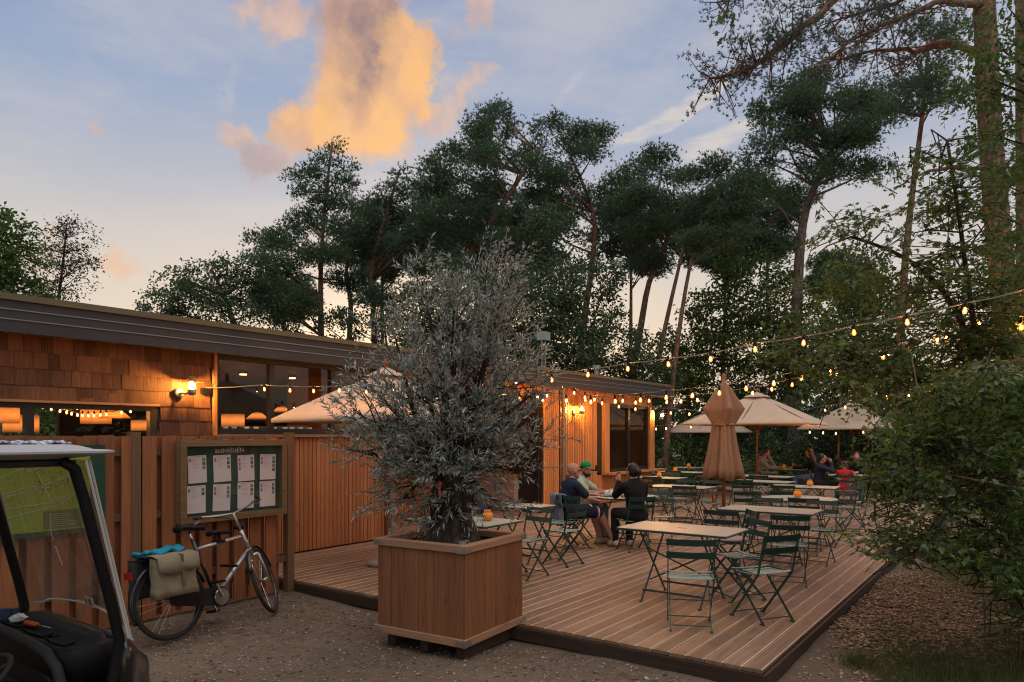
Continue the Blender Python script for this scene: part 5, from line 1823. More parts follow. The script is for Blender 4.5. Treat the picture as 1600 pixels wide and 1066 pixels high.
for (px, pt, d, rr), lab in zip([(1075, 560, 30, .12), (1232, 480, 34, .1), (1340, 500, 30, .1), (1040, 560, 33, .12), (1340, 420, 38, .12), (1352, 430, 40, .1), (1308, 620, 24, .06)], tl):
    pp = trunk_path([(px, 680 + EYE / d * FOC), (px + rnd.uniform(-4, 4), 650), (px + rnd.uniform(-8, 8), pt)], d)
    r = thing('bare_trunk', lab, 'tree', (pp[0].x, pp[0].y, 0), 0, 'trunks among the bushes')
    mb = MB().tube(pp, [rr * (1 - .4 * i / len(pp)) for i in range(len(pp))], 8)
    mb.build('trunk', M['bark_pine'], r, True, world=True)
    k = 420
    top = np.array(pp[-1] - pp[0]) 
    o = cluster_points(k, 1.6, 1.4, 1.3, .4)
    V, F = leaves(loc3(o[:, 0], o[:, 1], o[:, 2]) + np.array([top[0], top[1], pp[-1].z]), rdir(k), rdir(k), rng.uniform(.12, .25, k), rng.uniform(.08, .15, k), 'oval')
    link('crown', arr_mesh('crown', V, F, M['dark_leaf']), r)

# ---- trees the picture shows through the left café windows (behind the building)
for i, (px, d, lab) in enumerate([(60, 21, 'leafy tree seen through the left end of the café window'), (190, 22, 'leafy tree seen through the right end of the café window')]):
    leafy('oak_tree', lab, 'tree', [(px, 680 + EYE / d * FOC), (px, 660), (px + 4, 600)], d, [(px, 640, 90, 60), (px - 50, 690, 80, 60), (px + 60, 690, 80, 60)], .16, 5200, 'oak', .1, limbs=2, group='trees behind the café windows')

# ================================================================== near oak and shrub at the right
def sprays(mb, ends, leaf, nsub=5, rad=.006):
    """branchlets with side twigs in one loose plane, leaves set along them"""
    C, D, NN = [], [], []
    for b, t in ends:
        b, t = np.array(b), np.array(t)
        ax = t - b
        Ln = np.linalg.norm(ax)
        ax = ax / Ln
        nrm = unit((UP3 + rng.normal(0, .38, 3))[None])[0]
        side = np.cross(nrm, ax)
        side /= max(np.linalg.norm(side), 1e-6)
        nrm = np.cross(ax, side)
        mid = (b + t) / 2 + UP3 * Ln * rng.uniform(-.02, .08) + side * Ln * rng.uniform(-.08, .08)
        mb.tube([tuple(b), tuple(mid), tuple(t)], [rad, rad * .6, rad * .25], 4, cap=False)
        tw = [(mid + (t - mid) * .35, t)]
        for q in range(nsub):
            f = .22 + .7 * (q + rng.random() * .6) / nsub
            p = b + (mid - b) * f * 2 if f < .5 else mid + (t - mid) * (f * 2 - 1)
            sg = 1 if q % 2 else -1
            e = p + (ax * .75 + side * sg * rng.uniform(.5, .9) + rng.normal(0, .16, 3)) * Ln * rng.uniform(.22, .42) * (1.25 - .6 * f)
            tw.append((p, e))
            mb.tube([tuple(p), tuple((p + e) / 2 + UP3 * .01), tuple(e)], [rad * .45, rad * .32, rad * .15], 3, cap=False)
        for p, e in tw:
            l = np.linalg.norm(e - p)
            m = max(3, int(l / (leaf * .52)))
            f = (np.arange(m) + rng.random(m) * .7) / m
            dv = (e - p) / l
            sg = np.where(np.arange(m) % 2, 1, -1)[:, None]
            C.append(p + (e - p) * f[:, None] + rng.normal(0, .012, (m, 3)))
            D.append(dv * .7 + side * sg * .75 + rng.normal(0, .28, (m, 3)) - UP3 * .12)
            NN.append(nrm + rng.normal(0, .42, (m, 3)))
    C, D, NN = np.concatenate(C), unit(np.concatenate(D)), unit(np.concatenate(NN))
    n = len(C)
    return leaves(C, D, NN, leaf * rng.uniform(.55, 1.25, n), leaf * rng.uniform(.42, .75, n), 'lobed')

def interp(x, tab):
    for (a, b), (c, d_) in zip(tab[:-1], tab[1:]):
        if a <= x <= c:
            return b + (d_ - b) * (x - a) / (c - a)
    return tab[-1][1]

def spray_plant(name, label, cat, trunks, region, n, dr, ln, leaf, mat, r0, group=None, pull=(1, .3, .5), attach=4, lrad=.010):
    path = trunk_path(*trunks[0])
    base = path[0]
    r = thing(name, label, cat, (base.x, base.y, 0), 0, group)
    off = Vector((base.x, base.y, 0))
    mb = MB()
    stems = []
    for tk in trunks:
        p = trunk_path(*tk)
        stems += p[2:]
        mb.tube([q - off for q in p], [r0 * (1 - .75 * i / len(p)) for i in range(len(p))], 9)
    ends = []
    while len(ends) < n:
        px, py, w = region()
        d = rnd.uniform(*dr)
        t = at(px, py, d)
        L_ = rnd.uniform(*ln)
        near = min(stems, key=lambda q: (q - t).length + abs(q.z - t.z) * .3)
        away = (t - near)
        away.normalize()
        v = away + Vector((rnd.uniform(-.7, .7), rnd.uniform(-.7, .7), rnd.uniform(-.35, .45)))
        v.normalize()
        b = t - v * L_
        ends.append((tuple(b - off), tuple(t - off)))
        if len(ends) % attach == 0:
            m_ = near.lerp(b, .5) + Vector((rnd.uniform(-.1, .1), rnd.uniform(-.1, .1), rnd.uniform(0, .15)))
            mb.tube([near - off, m_ - off, b - off, b + v * L_ * .3 - off], [lrad, lrad * .7, lrad * .45, lrad * .3], 5, cap=False)
    tw = MB()
    V, F = sprays(tw, ends, leaf)
    mb.build('trunk', M['bark_dark'], r, True)
    tag(tw.build('twigs', M['bark_dark'], r), kind='stuff')
    tag(link('foliage', arr_mesh('foliage', V, F, M[mat]), r), kind='stuff')
    return r

OAKX = [(200, 1420), (260, 1350), (330, 1310), (400, 1260), (470, 1220), (540, 1190), (600, 1260), (640, 1330), (700, 1420)]
def oak_region():
    while True:
        py = rnd.uniform(215, 690)
        x0 = interp(py, OAKX)
        px = x0 + (1640 - x0) * rnd.random() ** .8
        keep = .45 if py < 420 else (.75 if py < 480 else 1.0)
        if rnd.random() < keep:
            return px, py, 1
spray_plant('oak_tree', 'near young oak with a slim dark trunk leaning over the deck at right', 'tree',
            [([(1585, 900), (1562, 760), (1545, 660), (1530, 560), (1510, 430), (1498, 330), (1480, 220)], 7.2), ([(1585, 900), (1550, 690), (1450, 590), (1340, 560), (1210, 552)], 7.3),
             ([(1585, 900), (1540, 620), (1500, 480), (1420, 400), (1330, 370)], 7.5)], oak_region, 380, (6.3, 8.6), (.6, 1.1), .082, 'oak', .05)
leafy('oak_tree', 'twiggy oak branches hanging into the upper right corner', 'tree', [(1690, 800), (1680, 400), (1640, 150), (1600, 40)], 6.0,
      [(1575, 60, 50, 60), (1590, 170, 50, 60), (1540, 130, 40, 40), (1580, 280, 40, 40), (1600, 400, 40, 70)], .065, 2600, 'oak', .06, shape='lobed', limbs=4, rl=.02, sub=22)
BUSHX = [(560, 1480), (620, 1420), (660, 1360), (700, 1328), (740, 1318), (790, 1345), (830, 1335), (865, 1325), (885, 1380), (920, 1420), (960, 1500), (1010, 1550)]
def bush_region():
    py = rnd.uniform(575, 1000)
    x0 = interp(py, BUSHX)
    px = x0 + (1650 - x0) * rnd.random() ** .85
    if py > 885 + max(0, px - 1540) * 1.2:
        return bush_region()
    return px, py, 1
sh = spray_plant('leafy_shrub', 'large bright leafy shrub hanging over the deck edge at lower right', 'shrub',
                 [([(1640, 1040), (1625, 900), (1590, 800), (1540, 740), (1440, 700)], 5.6), ([(1640, 1040), (1600, 860), (1500, 800), (1390, 770)], 5.5), ([(1640, 1040), (1640, 760), (1610, 640), (1540, 590)], 5.7), ([(1640, 1040), (1600, 930), (1500, 870), (1420, 850)], 5.3)],
                 bush_region, 540, (4.7, 6.7), (.32, .62), .062, 'shrub', .026, lrad=.008)
# a few of its leaves stand out one by one
lv = MB()
T, FF = LEAF['lobed']
LM = MB().add([(x * .075, y * .055, z * .075) for x, y, z in T], [tuple(f) for f in FF]).mesh('leaf', M['shrub'])
for k in range(120):
    px, py, _ = bush_region()
    px = min(px + 18, 1620)
    p = at(px, min(py, 870 + max(0, px - 1540)), rnd.uniform(4.75, 5.3)) - Vector(sh.location)
    link('leaf', LM, sh, p, (rnd.uniform(-.8, .8), rnd.uniform(-.8, .8), rnd.uniform(0, 6.28)))
tw = MB()
for pts, (da, db), rr in [([(1600, 765), (1500, 745), (1440, 732)], (5, 5.3), .011), ([(1590, 800), (1450, 770), (1370, 748)], (5.3, 6), .009), ([(1600, 640), (1500, 590), (1360, 572), (1250, 560)], (6.5, 7.4), .016),
                          ([(1560, 940), (1545, 860), (1540, 760)], (5.4, 5.4), .012), ([(1540, 720), (1440, 640), (1425, 560)], (6, 6.4), .014)]:
    n = len(pts)
    P = [at(px, py, da + (db - da) * i / (n - 1)) - Vector(sh.location) for i, (px, py) in enumerate(pts)]
    tw.tube(P, [rr, rr * .7, rr * .35, rr * .2][:n], 6)
tw.build('branch', M['bark_grey'], sh, True)
# thin sapling stem among the chips
a = atz(1540, 1010, 0)
hg = thing('hanging_twig', 'dark oak twig hanging into the top of the picture left of the pine boughs', 'branch', at(1146, -60, 6.0))
O_ = Vector(hg.location)
MB().tube([(0, 0, .6), (0, 0, 0), at(1150, 0, 6.0) - O_, at(1138, 34, 6.0) - O_, at(1128, 52, 6.0) - O_], [.006, .005, .004, .003, .002], 5).build('stem', M['bark_dark'], hg)
_c = np.array([tuple(at(x_, y_, 6.0) - O_) for x_, y_ in [(1150, 8), (1140, 14), (1122, 24), (1130, 30), (1145, 30), (1152, 46), (1136, 50), (1118, 48), (1128, 58), (1156, 58), (1112, 30), (1148, 20)]])
V, F = leaves(_c, unit(rdir(12) - UP3), rdir(12), np.full(12, .085), np.full(12, .055), 'lobed')
link('leaves', arr_mesh('leaves', V, F, M['oak']), hg)
sp = thing('sapling', 'thin bare sapling stem standing in the wood chips', 'sapling', (a.x, a.y, 0))
MB().tube([(0, 0, -.05), (.01, .01, .3), (.0, .02, .62)], [.008, .006, .004], 6).build('stem', M['bark_grey'], sp)
k = 60
o = rng.normal(0, .07, (k, 3)) + np.array([0, 0, .12])
V, F = leaves(o, rdir(k), unit(UP3 + rdir(k) * .5), rng.uniform(.03, .05, k), rng.uniform(.02, .03, k), 'lobed')
link('leaves', arr_mesh('leaves', V, F, M['shrub']), sp)

# ================================================================== planter and olive tree
pl = thing('planter_box', 'large square timber planter box on feet at the deck edge', 'planter')
cc = at(706, 680, 6.36)
PROT = R(4.7)
pl.location = (cc.x, cc.y, 0)
pl.rotation_euler = (0, 0, PROT)
H0, H1, hs = .13, .86, .455
for side in range(4):
    for k in range(6):
        w = 2 * hs / 6
        me = MB().bev(0, H1 - H0, .0015, w - .0015, -.014, .014, .003)
        # turn so that the plank stands upright
        me.v = [(b, c, a) for a, b, c in me.v]
        o = me.build('plank', M['planter'], pl)
        c, s = math.cos(side * math.pi / 2), math.sin(side * math.pi / 2)
        lx, ly = -hs + k * w, -hs + rnd.uniform(-.002, .002)
        o.location = (c * lx - s * ly, s * lx + c * ly, H0)
        o.rotation_euler = (0, 0, side * math.pi / 2)
for side in range(4):
    for (z0, z1, out_, wd_, mt_) in [(H1 + .002, H1 + .062, .035, .085, M['planter_rim']), (.10, .165, .032, .03, M['planter_rim'])]:
        L_ = hs + out_
        mb = MB().bev(-L_ + (.001 if side % 2 else .0), L_ - wd_ if side % 2 else L_ - wd_, 0, wd_, z0, z1, .004)
        o = mb.build('rim_board', mt_, pl)
        c, s = math.cos(side * math.pi / 2), math.sin(side * math.pi / 2)
        o.location = (c * 0 + s * L_, s * 0 - c * L_, 0)
        o.rotation_euler = (0, 0, side * math.pi / 2)
for sx_, sy_ in [(-1, -1), (1, -1), (1, 1), (-1, 1)]:
    for z_ in (H1 + .030, .132):
        l = hs + .036
        MB().box(sx_ * l - .001, sx_ * l + .001, sy_ * l - sy_ * .1 if sy_ > 0 else -l, l if sy_ > 0 else -l + .1, z_ - .014, z_ + .014).box(
            (sx_ * l - .1) if sx_ > 0 else -l, l if sx_ > 0 else -l + .1, sy_ * l - .001, sy_ * l + .001, z_ - .014, z_ + .014).build('corner_bracket', M['galv'], pl)
MB().box(-hs + .02, hs - .02, -hs + .02, hs - .02, .5, H1 - .03).build('soil', M['soil'], pl)
for y_ in (-.38, 0, .36):
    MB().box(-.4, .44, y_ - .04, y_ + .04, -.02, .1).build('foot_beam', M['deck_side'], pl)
MB().tube([(-hs + .08, -hs + .07, H1 + .06), (-hs + .08, -hs + .07, H1 + .085)], .035, 18).build('tin_cap', M['galv'], pl, False)
p = rng.uniform(-hs + .05, hs - .05, (500, 2))
p = np.stack([p[:, 0] * math.cos(PROT) - p[:, 1] * math.sin(PROT) + cc.x, p[:, 0] * math.sin(PROT) + p[:, 1] * math.cos(PROT) + cc.y, np.full(500, H1 - .025)], -1)
scatter_bits('potting_mulch', p, rng.uniform(.008, .028, 500), .5, leafm('mulch_bit', [(.03, .022, .015), (.09, .06, .04), (.15, .11, .08)], 0, .8), 1.4)

ol = thing('olive_tree', 'bushy silver leaved olive tree with a gnarled trunk in the planter', 'tree', (cc.x, cc.y, H1 - .05))
O3 = Vector(ol.location)
mb = MB()
K = 36
vs, fs = [], []
tp = [(0, .29), (.06, .25), (.16, .195), (.28, .165), (.4, .15), (.52, .155), (.62, .15), (.72, .11), (.80, .06)]
for i, (z_, r_) in enumerate(tp):
    for k in range(K):
        th = 2 * math.pi * k / K
        g = 1 + .13 * math.sin(3 * th + z_ * 5) + .10 * math.sin(5 * th - z_ * 9 + 1) + .07 * math.sin(9 * th + z_ * 16) + rnd.uniform(-.05, .05)
        vs.append((r_ * g * math.cos(th) + .05 * math.sin(z_ * 4), r_ * g * math.sin(th), z_))
for i in range(len(tp) - 1):
    for k in range(K):
        j = (k + 1) % K
        fs.append((i * K + k, i * K + j, (i + 1) * K + j, (i + 1) * K + k))
fs.append(tuple((len(tp) - 1) * K + k for k in range(K)))
mb.add(vs, fs)
for k in range(14):
    th, z_ = rnd.uniform(0, 6.28), rnd.uniform(.1, .6)
    mb.ell((.16 * math.cos(th), .16 * math.sin(th), z_), (rnd.uniform(.03, .05), rnd.uniform(.03, .05), rnd.uniform(.05, .1)), 8)
OE = [(758, 455, 58, 60, .5), (790, 440, 36, 44, .25), (705, 510, 84, 66, .9), (770, 530, 70, 60, .9), (655, 590, 68, 54, 1.0), (785, 590, 62, 52, .9), (715, 600, 90, 66, 1.5), (615, 655, 54, 44, .7), (700, 670, 92, 60, 2.0), (780, 660, 54, 50, .9),
      (590, 700, 44, 36, .45), (655, 730, 66, 44, 1.4), (755, 710, 60, 46, 1.3), (630, 780, 42, 28, .5), (785, 730, 36, 28, .4), (840, 610, 34, 36, .22), (552, 640, 38, 40, .22), (540, 700, 24, 24, .15), (775, 785, 30, 14, .15), (700, 750, 56, 36, 1.5),
      (620, 540, 40, 44, .35), (660, 440, 28, 36, .2), (565, 590, 28, 26, .15), (850, 690, 28, 22, .15), (690, 705, 84, 50, 2.2), (670, 790, 44, 24, 1.0), (735, 770, 44, 28, 1.2), (700, 800, 50, 18, .8)]
d0 = 6.36
cs, lds = [], []
s = d0 / FOC
tot = 0
ends = []
for (x, y, rx, ry, w) in OE:
    c0 = at(x, y, d0 + rnd.uniform(-.15, .15)) - O3
    base_ = Vector((.06 * math.sin(x), .06 * math.cos(y), .62 + rnd.uniform(-.1, .1)))
    m1 = base_.lerp(c0, .45) + Vector((rnd.uniform(-.06, .06), rnd.uniform(-.06, .06), .06))
    rr = .045 if rx > 90 else .03
    mb.tube([base_, m1, c0], [rr, rr * .7, rr * .35], 7)
    nt = int(rx * ry / 40 * (.22 + w * .62)) + 6
    off = cluster_points(nt, rx * s, min(rx, ry * 1.4) * s, ry * s, .6)
    P1 = loc3(off[:, 0], off[:, 1], off[:, 2]) + np.array(c0)
    for q in P1:
        q = Vector(q)
        o0 = m1.lerp(c0, rnd.uniform(.3, 1))
        dirv = (q - Vector((0, 0, .55))).normalized() + Vector((rnd.uniform(-.9, .9), rnd.uniform(-.9, .9), rnd.uniform(-.7, .7)))
        tip = q + dirv.normalized() * rnd.uniform(.11, .24 if w > .5 else .34)
        ends.append((q, tip))
        if rnd.random() < .16:
            mb.tube([o0, o0.lerp(q, .5) + Vector((0, 0, rnd.uniform(-.03, .05))), q], [.009, .006, .004], 4, cap=False)
mb.build('trunk', M['bark_olive'], ol, True)
tw = MB()
for q, t in ends:
    tw.tube([q, q.lerp(t, .5) + Vector((rnd.uniform(-.012, .012), rnd.uniform(-.012, .012), .004)), t], [.0032, .0026, .0015], 3, cap=False)
tag(tw.build('twigs', M['bark_olive'], ol), kind='stuff')
A = np.array([tuple(q) for q, t in ends])
B = np.array([tuple(t) for q, t in ends])
per = 16
f = np.tile(np.linspace(.0, 1.0, per), len(A))
A2, B2 = np.repeat(A, per, 0), np.repeat(B, per, 0)
C = A2 + (B2 - A2) * f[:, None] + rng.normal(0, .004, (len(A2), 3))
ax = unit(B2 - A2)
side = unit(np.cross(ax, rdir(len(ax))))
ang = np.tile(np.arange(per) % 2 * 2 - 1, len(A))[:, None]
D = unit(ax * .85 + side * ang * .8)
V, F = leaves(C, D, unit(rdir(len(C)) + UP3 * .6), rng.uniform(.036, .08, len(C)), rng.uniform(.0105, .0175, len(C)), 'lance')
tag(link('foliage', arr_mesh('foliage', V, F, M['olive']), ol), kind='stuff')
T, FF = LEAF['lance']
LM = MB().add([(x * .07, y * .014, z * .07) for x, y, z in T], [tuple(q) for q in FF]).mesh('leaf', M['olive'])
for k in range(150):
    q, t = rnd.choice(ends)
    e = (t - q).normalized()
    o = link('leaf', LM, ol, q.lerp(t, rnd.uniform(.3, 1.0)))
    o.rotation_euler = (e + Vector((rnd.uniform(-.7, .7), rnd.uniform(-.7, .7), rnd.uniform(-.5, .5)))).to_track_quat('X', 'Z').to_euler()
rb = MB().bar((0, 0, 0), (.006, .0, -.14), .018, .002)
o = rb.build('ribbon', paint('red_ribbon', (.5, .02, .03), .6))
o.location = at(687, 752, 5.95)
tag(o, 'thin red ribbon tied to a low twig of the olive tree', 'ribbon')
# ================================================================== bicycle
bike = thing('bicycle', 'silver and black city bicycle with two saddles and panniers beside the fence', 'bicycle', (3.30, 6.15, 0))
LEAN = Matrix.Translation((3.30, 6.15, 0)) @ Matrix.Rotation(R(5.5), 4, 'Z') @ Matrix.Rotation(R(-8), 4, 'X')
bike.matrix_world = LEAN
RW, WBS = .35, 1.05
silver = paint('bike_silver', (.42, .39, .37), .32, .55, .05)
blackp = paint('bike_black_gloss', (.014, .014, .016), .25, 0, .1, spec=.6)
chrome = paint('bike_chrome', (.55, .55, .55), .22, .95, .04)
head_b, head_t = Vector((.90, 0, .66)), Vector((.82, 0, .86))
axis = (head_t - head_b).normalized()
STEER = Matrix.Translation(head_b) @ Matrix.Rotation(R(38), 4, axis) @ Matrix.Translation(-head_b)
def tr(m, pts):
    return [m @ Vector(p) for p in pts]
I4 = Matrix.Identity(4)
def wheel(c, m):
    hub = MB().tube(tr(m, [(c[0], -.045, c[2]), (c[0], .045, c[2])]), .018, 10)
    w = hub.build('wheel', chrome, bike, True)
    def torus(R_, r_, n=48, k=8, fl=1.0):
        mb = MB()
        vs, fs = [], []
        for i in range(n):
            a = 2 * math.pi * i / n
            for j in range(k):
                b = 2 * math.pi * j / k
                rr = R_ + r_ * math.cos(b)
                vs.append(m @ Vector((c[0] + rr * math.cos(a), r_ * fl * math.sin(b), c[2] + rr * math.sin(a))))
        for i in range(n):
            for j in range(k):
                fs.append((i * k + j, ((i + 1) % n) * k + j, ((i + 1) % n) * k + (j + 1) % k, i * k + (j + 1) % k))
        return mb.add(vs, fs)
    torus(RW - .02, .02).build('tyre', M['rubber'], w, True)
    torus(RW - .043, .009).build('rim', paint('dark_rim', (.10, .10, .10), .35, .8), w, True)
    sp = MB()
    for k in range(28):
        a = 2 * math.pi * k / 28
        o = .5 if k % 2 else -.5
        y = .03 if k % 4 < 2 else -.03
        sp.tube(tr(m, [(c[0] + .018 * math.cos(a + o), y, c[2] + .018 * math.sin(a + o)), (c[0] + (RW - .045) * math.cos(a), 0, c[2] + (RW - .045) * math.sin(a))]), .0012, 3)
    sp.build('spokes', chrome, w)
    return w
rh, fh = Vector((0, 0, RW)), Vector((WBS, 0, RW))
wheel(rh, I4)
wheel(fh, STEER)
def guard(c, a0, a1, m):
    mb = MB()
    vs, fs = [], []
    n = 18
    for i in range(n + 1):
        a = R(a0 + (a1 - a0) * i / n)
        for y, dr in [(-.03, -.012), (-.018, .004), (.018, .004), (.03, -.012)]:
            rr = RW + .018 + dr
            vs.append(m @ Vector((c[0] + rr * math.cos(a), y, c[2] + rr * math.sin(a))))
    for i in range(n):
        for j in range(3):
            fs.append((i * 4 + j, i * 4 + j + 1, i * 4 + j + 5, i * 4 + j + 4))
    o = mb.add(vs, fs).build('mudguard', blackp, bike, True)
    o.modifiers.new('t', 'SOLIDIFY').thickness = .003
guard(rh, 15, 205, I4)
guard(fh, 20, 165, STEER)
bb, st = Vector((.46, 0, .29)), Vector((.29, 0, .80))
fr_ = MB()
fr_.tube([bb + Vector((.02, 0, .02)), head_b + Vector((-.0, 0, .03))], .024, 12).tube([st + Vector((.02, 0, -.04)), head_t - axis * .04], .018, 12).tube([head_b - axis * .03, head_t + axis * .02], .021, 12)
fr_.build('frame', silver, bike, True)
f2 = MB().tube([bb, st + (st - bb).normalized() * .06], .017, 12)
for s in (-1, 1):
    f2.tube([bb + Vector((0, s * .02, 0)), rh + Vector((0, s * .06, 0))], .010, 8)
    f2.tube([st + Vector((.03, s * .015, -.09)), rh + Vector((0, s * .06, 0))], .009, 8)
f2.build('rear_frame', blackp, bike, True)
fk = MB()
for s in (-1, 1):
    fk.tube(tr(STEER, [head_b - axis * .05 + Vector((0, s * .06, 0)), fh + Vector((-.03, s * .055, .12)), fh + Vector((0, s * .05, 0))]), [.016, .013, .010], 10)
fk.tube(tr(STEER, [head_b - axis * .05 + Vector((0, -.065, 0)), head_b - axis * .05 + Vector((0, .065, 0))]), .018, 10)
fk.build('fork', silver, bike, True)
stem_t = head_t + axis * .19
hb = MB()
hb.tube(tr(STEER, [head_t, stem_t, stem_t + Vector((.01, 0, .02))]), .013, 10)
cb_ = stem_t + Vector((.01, 0, .02))
hbp = [(-.17, .30, .05), (-.06, .29, .06), (.02, .16, .03), (.02, 0, 0), (.02, -.16, .03), (-.06, -.29, .06), (-.17, -.30, .05)]
hb.tube(tr(STEER, [cb_ + Vector(p) for p in hbp]), .011, 10)
hbo = hb.build('handlebar', silver, bike, True)
for s in (-1, 1):
    MB().tube(tr(STEER, [cb_ + Vector((-.20, s * .302, .048)), cb_ + Vector((-.075, s * .292, .06))]), .017, 10).build('grip', M['rubber'], hbo, True)
    MB().tube(tr(STEER, [cb_ + Vector((-.05, s * .28, .05)), cb_ + Vector((-.09, s * .315, .02)), cb_ + Vector((-.16, s * .33, .0))]), .006, 6).build('brake_lever', chrome, hbo, True)
MB().tube(tr(STEER, [cb_ + Vector((.0, .2, .03)), cb_ + Vector((.12, .08, -.02)), cb_ + Vector((.04, 0, -.22)), head_b + Vector((.03, 0, 0))]), .004, 5).build('brake_cable', M['black'], bike, True)
lp = STEER @ (head_t + axis * .06 + Vector((.05, 0, 0)))
MB().ell(tuple(lp), (.035, .035, .03), 12).tube([tuple(lp + Vector((-.05, -.03, 0))), tuple(lp + Vector((-.05, .03, 0)))], .02, 8).build('headlight', M['black'], bike, True)
def saddle(c, s=1.0, tilt=0):
    mb = MB()
    vs, fs = [], []
    prof = [(-.13, .055, .0), (-.11, .085, .018), (-.05, .085, .015), (.02, .045, .006), (.09, .022, .004), (.14, .016, -.004), (.15, .006, -.012)]
    n = 12
    for x, w, z in prof:
        for k in range(n):
            a = 2 * math.pi * k / n
            vs.append((c[0] + x * s, c[1] + w * s * math.cos(a), c[2] + (z + .024 * math.sin(a)) * s + x * tilt))
    for i in range(len(prof) - 1):
        for k in range(n):
            fs.append((i * n + k, i * n + (k + 1) % n, (i + 1) * n + (k + 1) % n, (i + 1) * n + k))
    fs += [tuple(range(n - 1, -1, -1)), tuple((len(prof) - 1) * n + k for k in range(n))]
    return mb.add(vs, fs).build('saddle', M['black'], bike, True)
dst = (st - bb).normalized()
MB().tube([st, st + dst * .14], .013, 10).build('seat_post', chrome, bike, True)
saddle(st + dst * .165 + Vector((.02, 0, 0)), 1.05)
saddle(Vector((.56, 0, .88)), .85)
MB().tube([(.56, 0, .80), (.56, 0, .87)], .016, 8).cbox((.56, 0, .80), (.09, .06, .03)).build('child_seat_clamp', M['black'], bike)
MB().bar((.62, -.14, .55), (.66, .14, .56), .03, .02).build('child_footrest', M['black'], bike)
cc2 = MB()
n = 20
ring = []
for k in range(n):
    a = math.pi * 2 * k / n
    cx, rr = (bb.x, .095) if math.cos(a) > 0 else (0.02, .06)
    ring.append((cx + rr * math.cos(a), bb.z * (1 if math.cos(a) > 0 else 0) + (RW if math.cos(a) <= 0 else 0) + rr * math.sin(a)))
cc2.add([(x, -.085, z) for x, z in ring] + [(x, -.05, z) for x, z in ring], [tuple(range(n)), tuple(range(2 * n - 1, n - 1, -1))] + [(k, k + n, (k + 1) % n + n, (k + 1) % n) for k in range(n)])
cc2.build('chain_case', blackp, bike)
ck = MB().lathe([(.075, -.105), (.078, -.1), (.07, -.094), (.02, -.094)], 24, (bb.x, 0, bb.z), axis='y')
cko = ck.build('chainring', chrome, bike, False)
MB().bar((bb.x, -.12, bb.z), (bb.x - .08, -.125, bb.z + .15), .022, .012).bar((bb.x, .1, bb.z), (bb.x + .08, .105, bb.z - .15), .022, .012).build('crank', chrome, bike)
for p in ((bb.x - .08, -.18, bb.z + .15), (bb.x + .08, .16, bb.z - .15)):
    MB().cbox(p, (.09, .09, .022)).build('pedal', M['black'], bike)
rk = MB()
for s in (-1, 1):
    rk.tube([(.22, s * .06, .74), (-.30, s * .07, .735)], .007, 6).tube([(-.2, s * .07, .735), (0, s * .07, RW)], .006, 6)
for x in (-.3, -.1, .1):
    rk.tube([(x, -.07, .735), (x, .07, .735)], .006, 6)
rk.build('carrier', M['black'], bike)
MB().tube([(.33, .05, .28), (.28, .2, -.045)], .011, 8).build('kickstand', M['black'], bike)
MB().cbox((-.36, 0, .62), (.02, .09, .06)).build('rear_light', paint('red_reflector', (.3, .01, .01), .3), bike)
# panniers rest on the carrier
pan_m = paint('khaki_canvas', (.21, .172, .112), .85, 0, .18, 9, .4, .2)
pan_d = paint('dark_canvas', (.03, .028, .026), .8, 0, .2, 9, .3)
pan = thing('pannier_bag', 'khaki canvas double pannier hanging over the bicycle carrier', 'bag')
pan.matrix_world = LEAN
def bag(y0, y1, mat, name):
    mb = MB()
    vs, fs = [], []
    nx_, nz_ = 8, 6
    S = 1 if y1 < 0 else -1
    pr = []
    for i in range(nz_ + 1):
        t = i / nz_
        z = .40 + .34 * t
        ring = []
        for k in range(24):
            a = 2 * math.pi * k / 24
            ex = .19 * (1.05 - .08 * t) * (abs(math.cos(a)) ** .45) * (1 if math.cos(a) > 0 else -1)
            ey = (y1 - y0) / 2 * (1.12 - .25 * t) * (abs(math.sin(a)) ** .5) * (1 if math.sin(a) > 0 else -1)
            ring.append((-.05 + ex + .006 * math.sin(9 * a + t * 6), (y0 + y1) / 2 + ey + .008 * math.sin(5 * a + t * 9), z + .008 * math.sin(3 * a)))
        pr.append(ring)
    vs = [p for r_ in pr for p in r_]
    for i in range(nz_):
        for k in range(24):
            fs.append((i * 24 + k, i * 24 + (k + 1) % 24, (i + 1) * 24 + (k + 1) % 24, (i + 1) * 24 + k))
    fs += [tuple(range(23, -1, -1)), tuple(nz_ * 24 + k for k in range(24))]
    return mb.add(vs, fs).build(name, mat, pan, True)
bag(-.24, -.085, pan_m, 'bag_body')
bag(.085, .24, pan_d, 'bag_body')
fl = MB()
vs = []
for i in range(9):
    x = -.245 + .39 * i / 8
    for (y, z) in [(.08, .762), (-.08, .765), (-.17, .762), (-.252, .735), (-.262, .66), (-.262, .60 + .012 * math.cos(i))]:
        vs.append((x, y, z + .006 * math.sin(i * 1.7)))
fs = []
for i in range(8):
    for j in range(5):
        fs.append((i * 6 + j, (i + 1) * 6 + j, (i + 1) * 6 + j + 1, i * 6 + j + 1))
f_ = fl.add(vs, fs).build('flap', pan_m, pan, True)
f_.modifiers.new('t', 'SOLIDIFY').thickness = .006
MB().bar((-.02, -.12, .774), (-.02, -.255, .748), .028, .004).bar((-.02, -.262, .748), (-.02, -.27, .47), .028, .004, (0, 1, 0)).build('strap', paint('brown_strap', (.13, .07, .05), .6), pan)
tow = MB()
vs, fs = [], []
for i in range(15):
    x = -.25 + .36 * i / 14
    for j in range(7):
        y = -.11 + .22 * j / 6
        vs.append((x, y, .792 + .018 * math.sin(i * .9 + j * .4) + .012 * math.sin(j * 1.6 + i * .3) + (.02 if i > 8 else 0)))
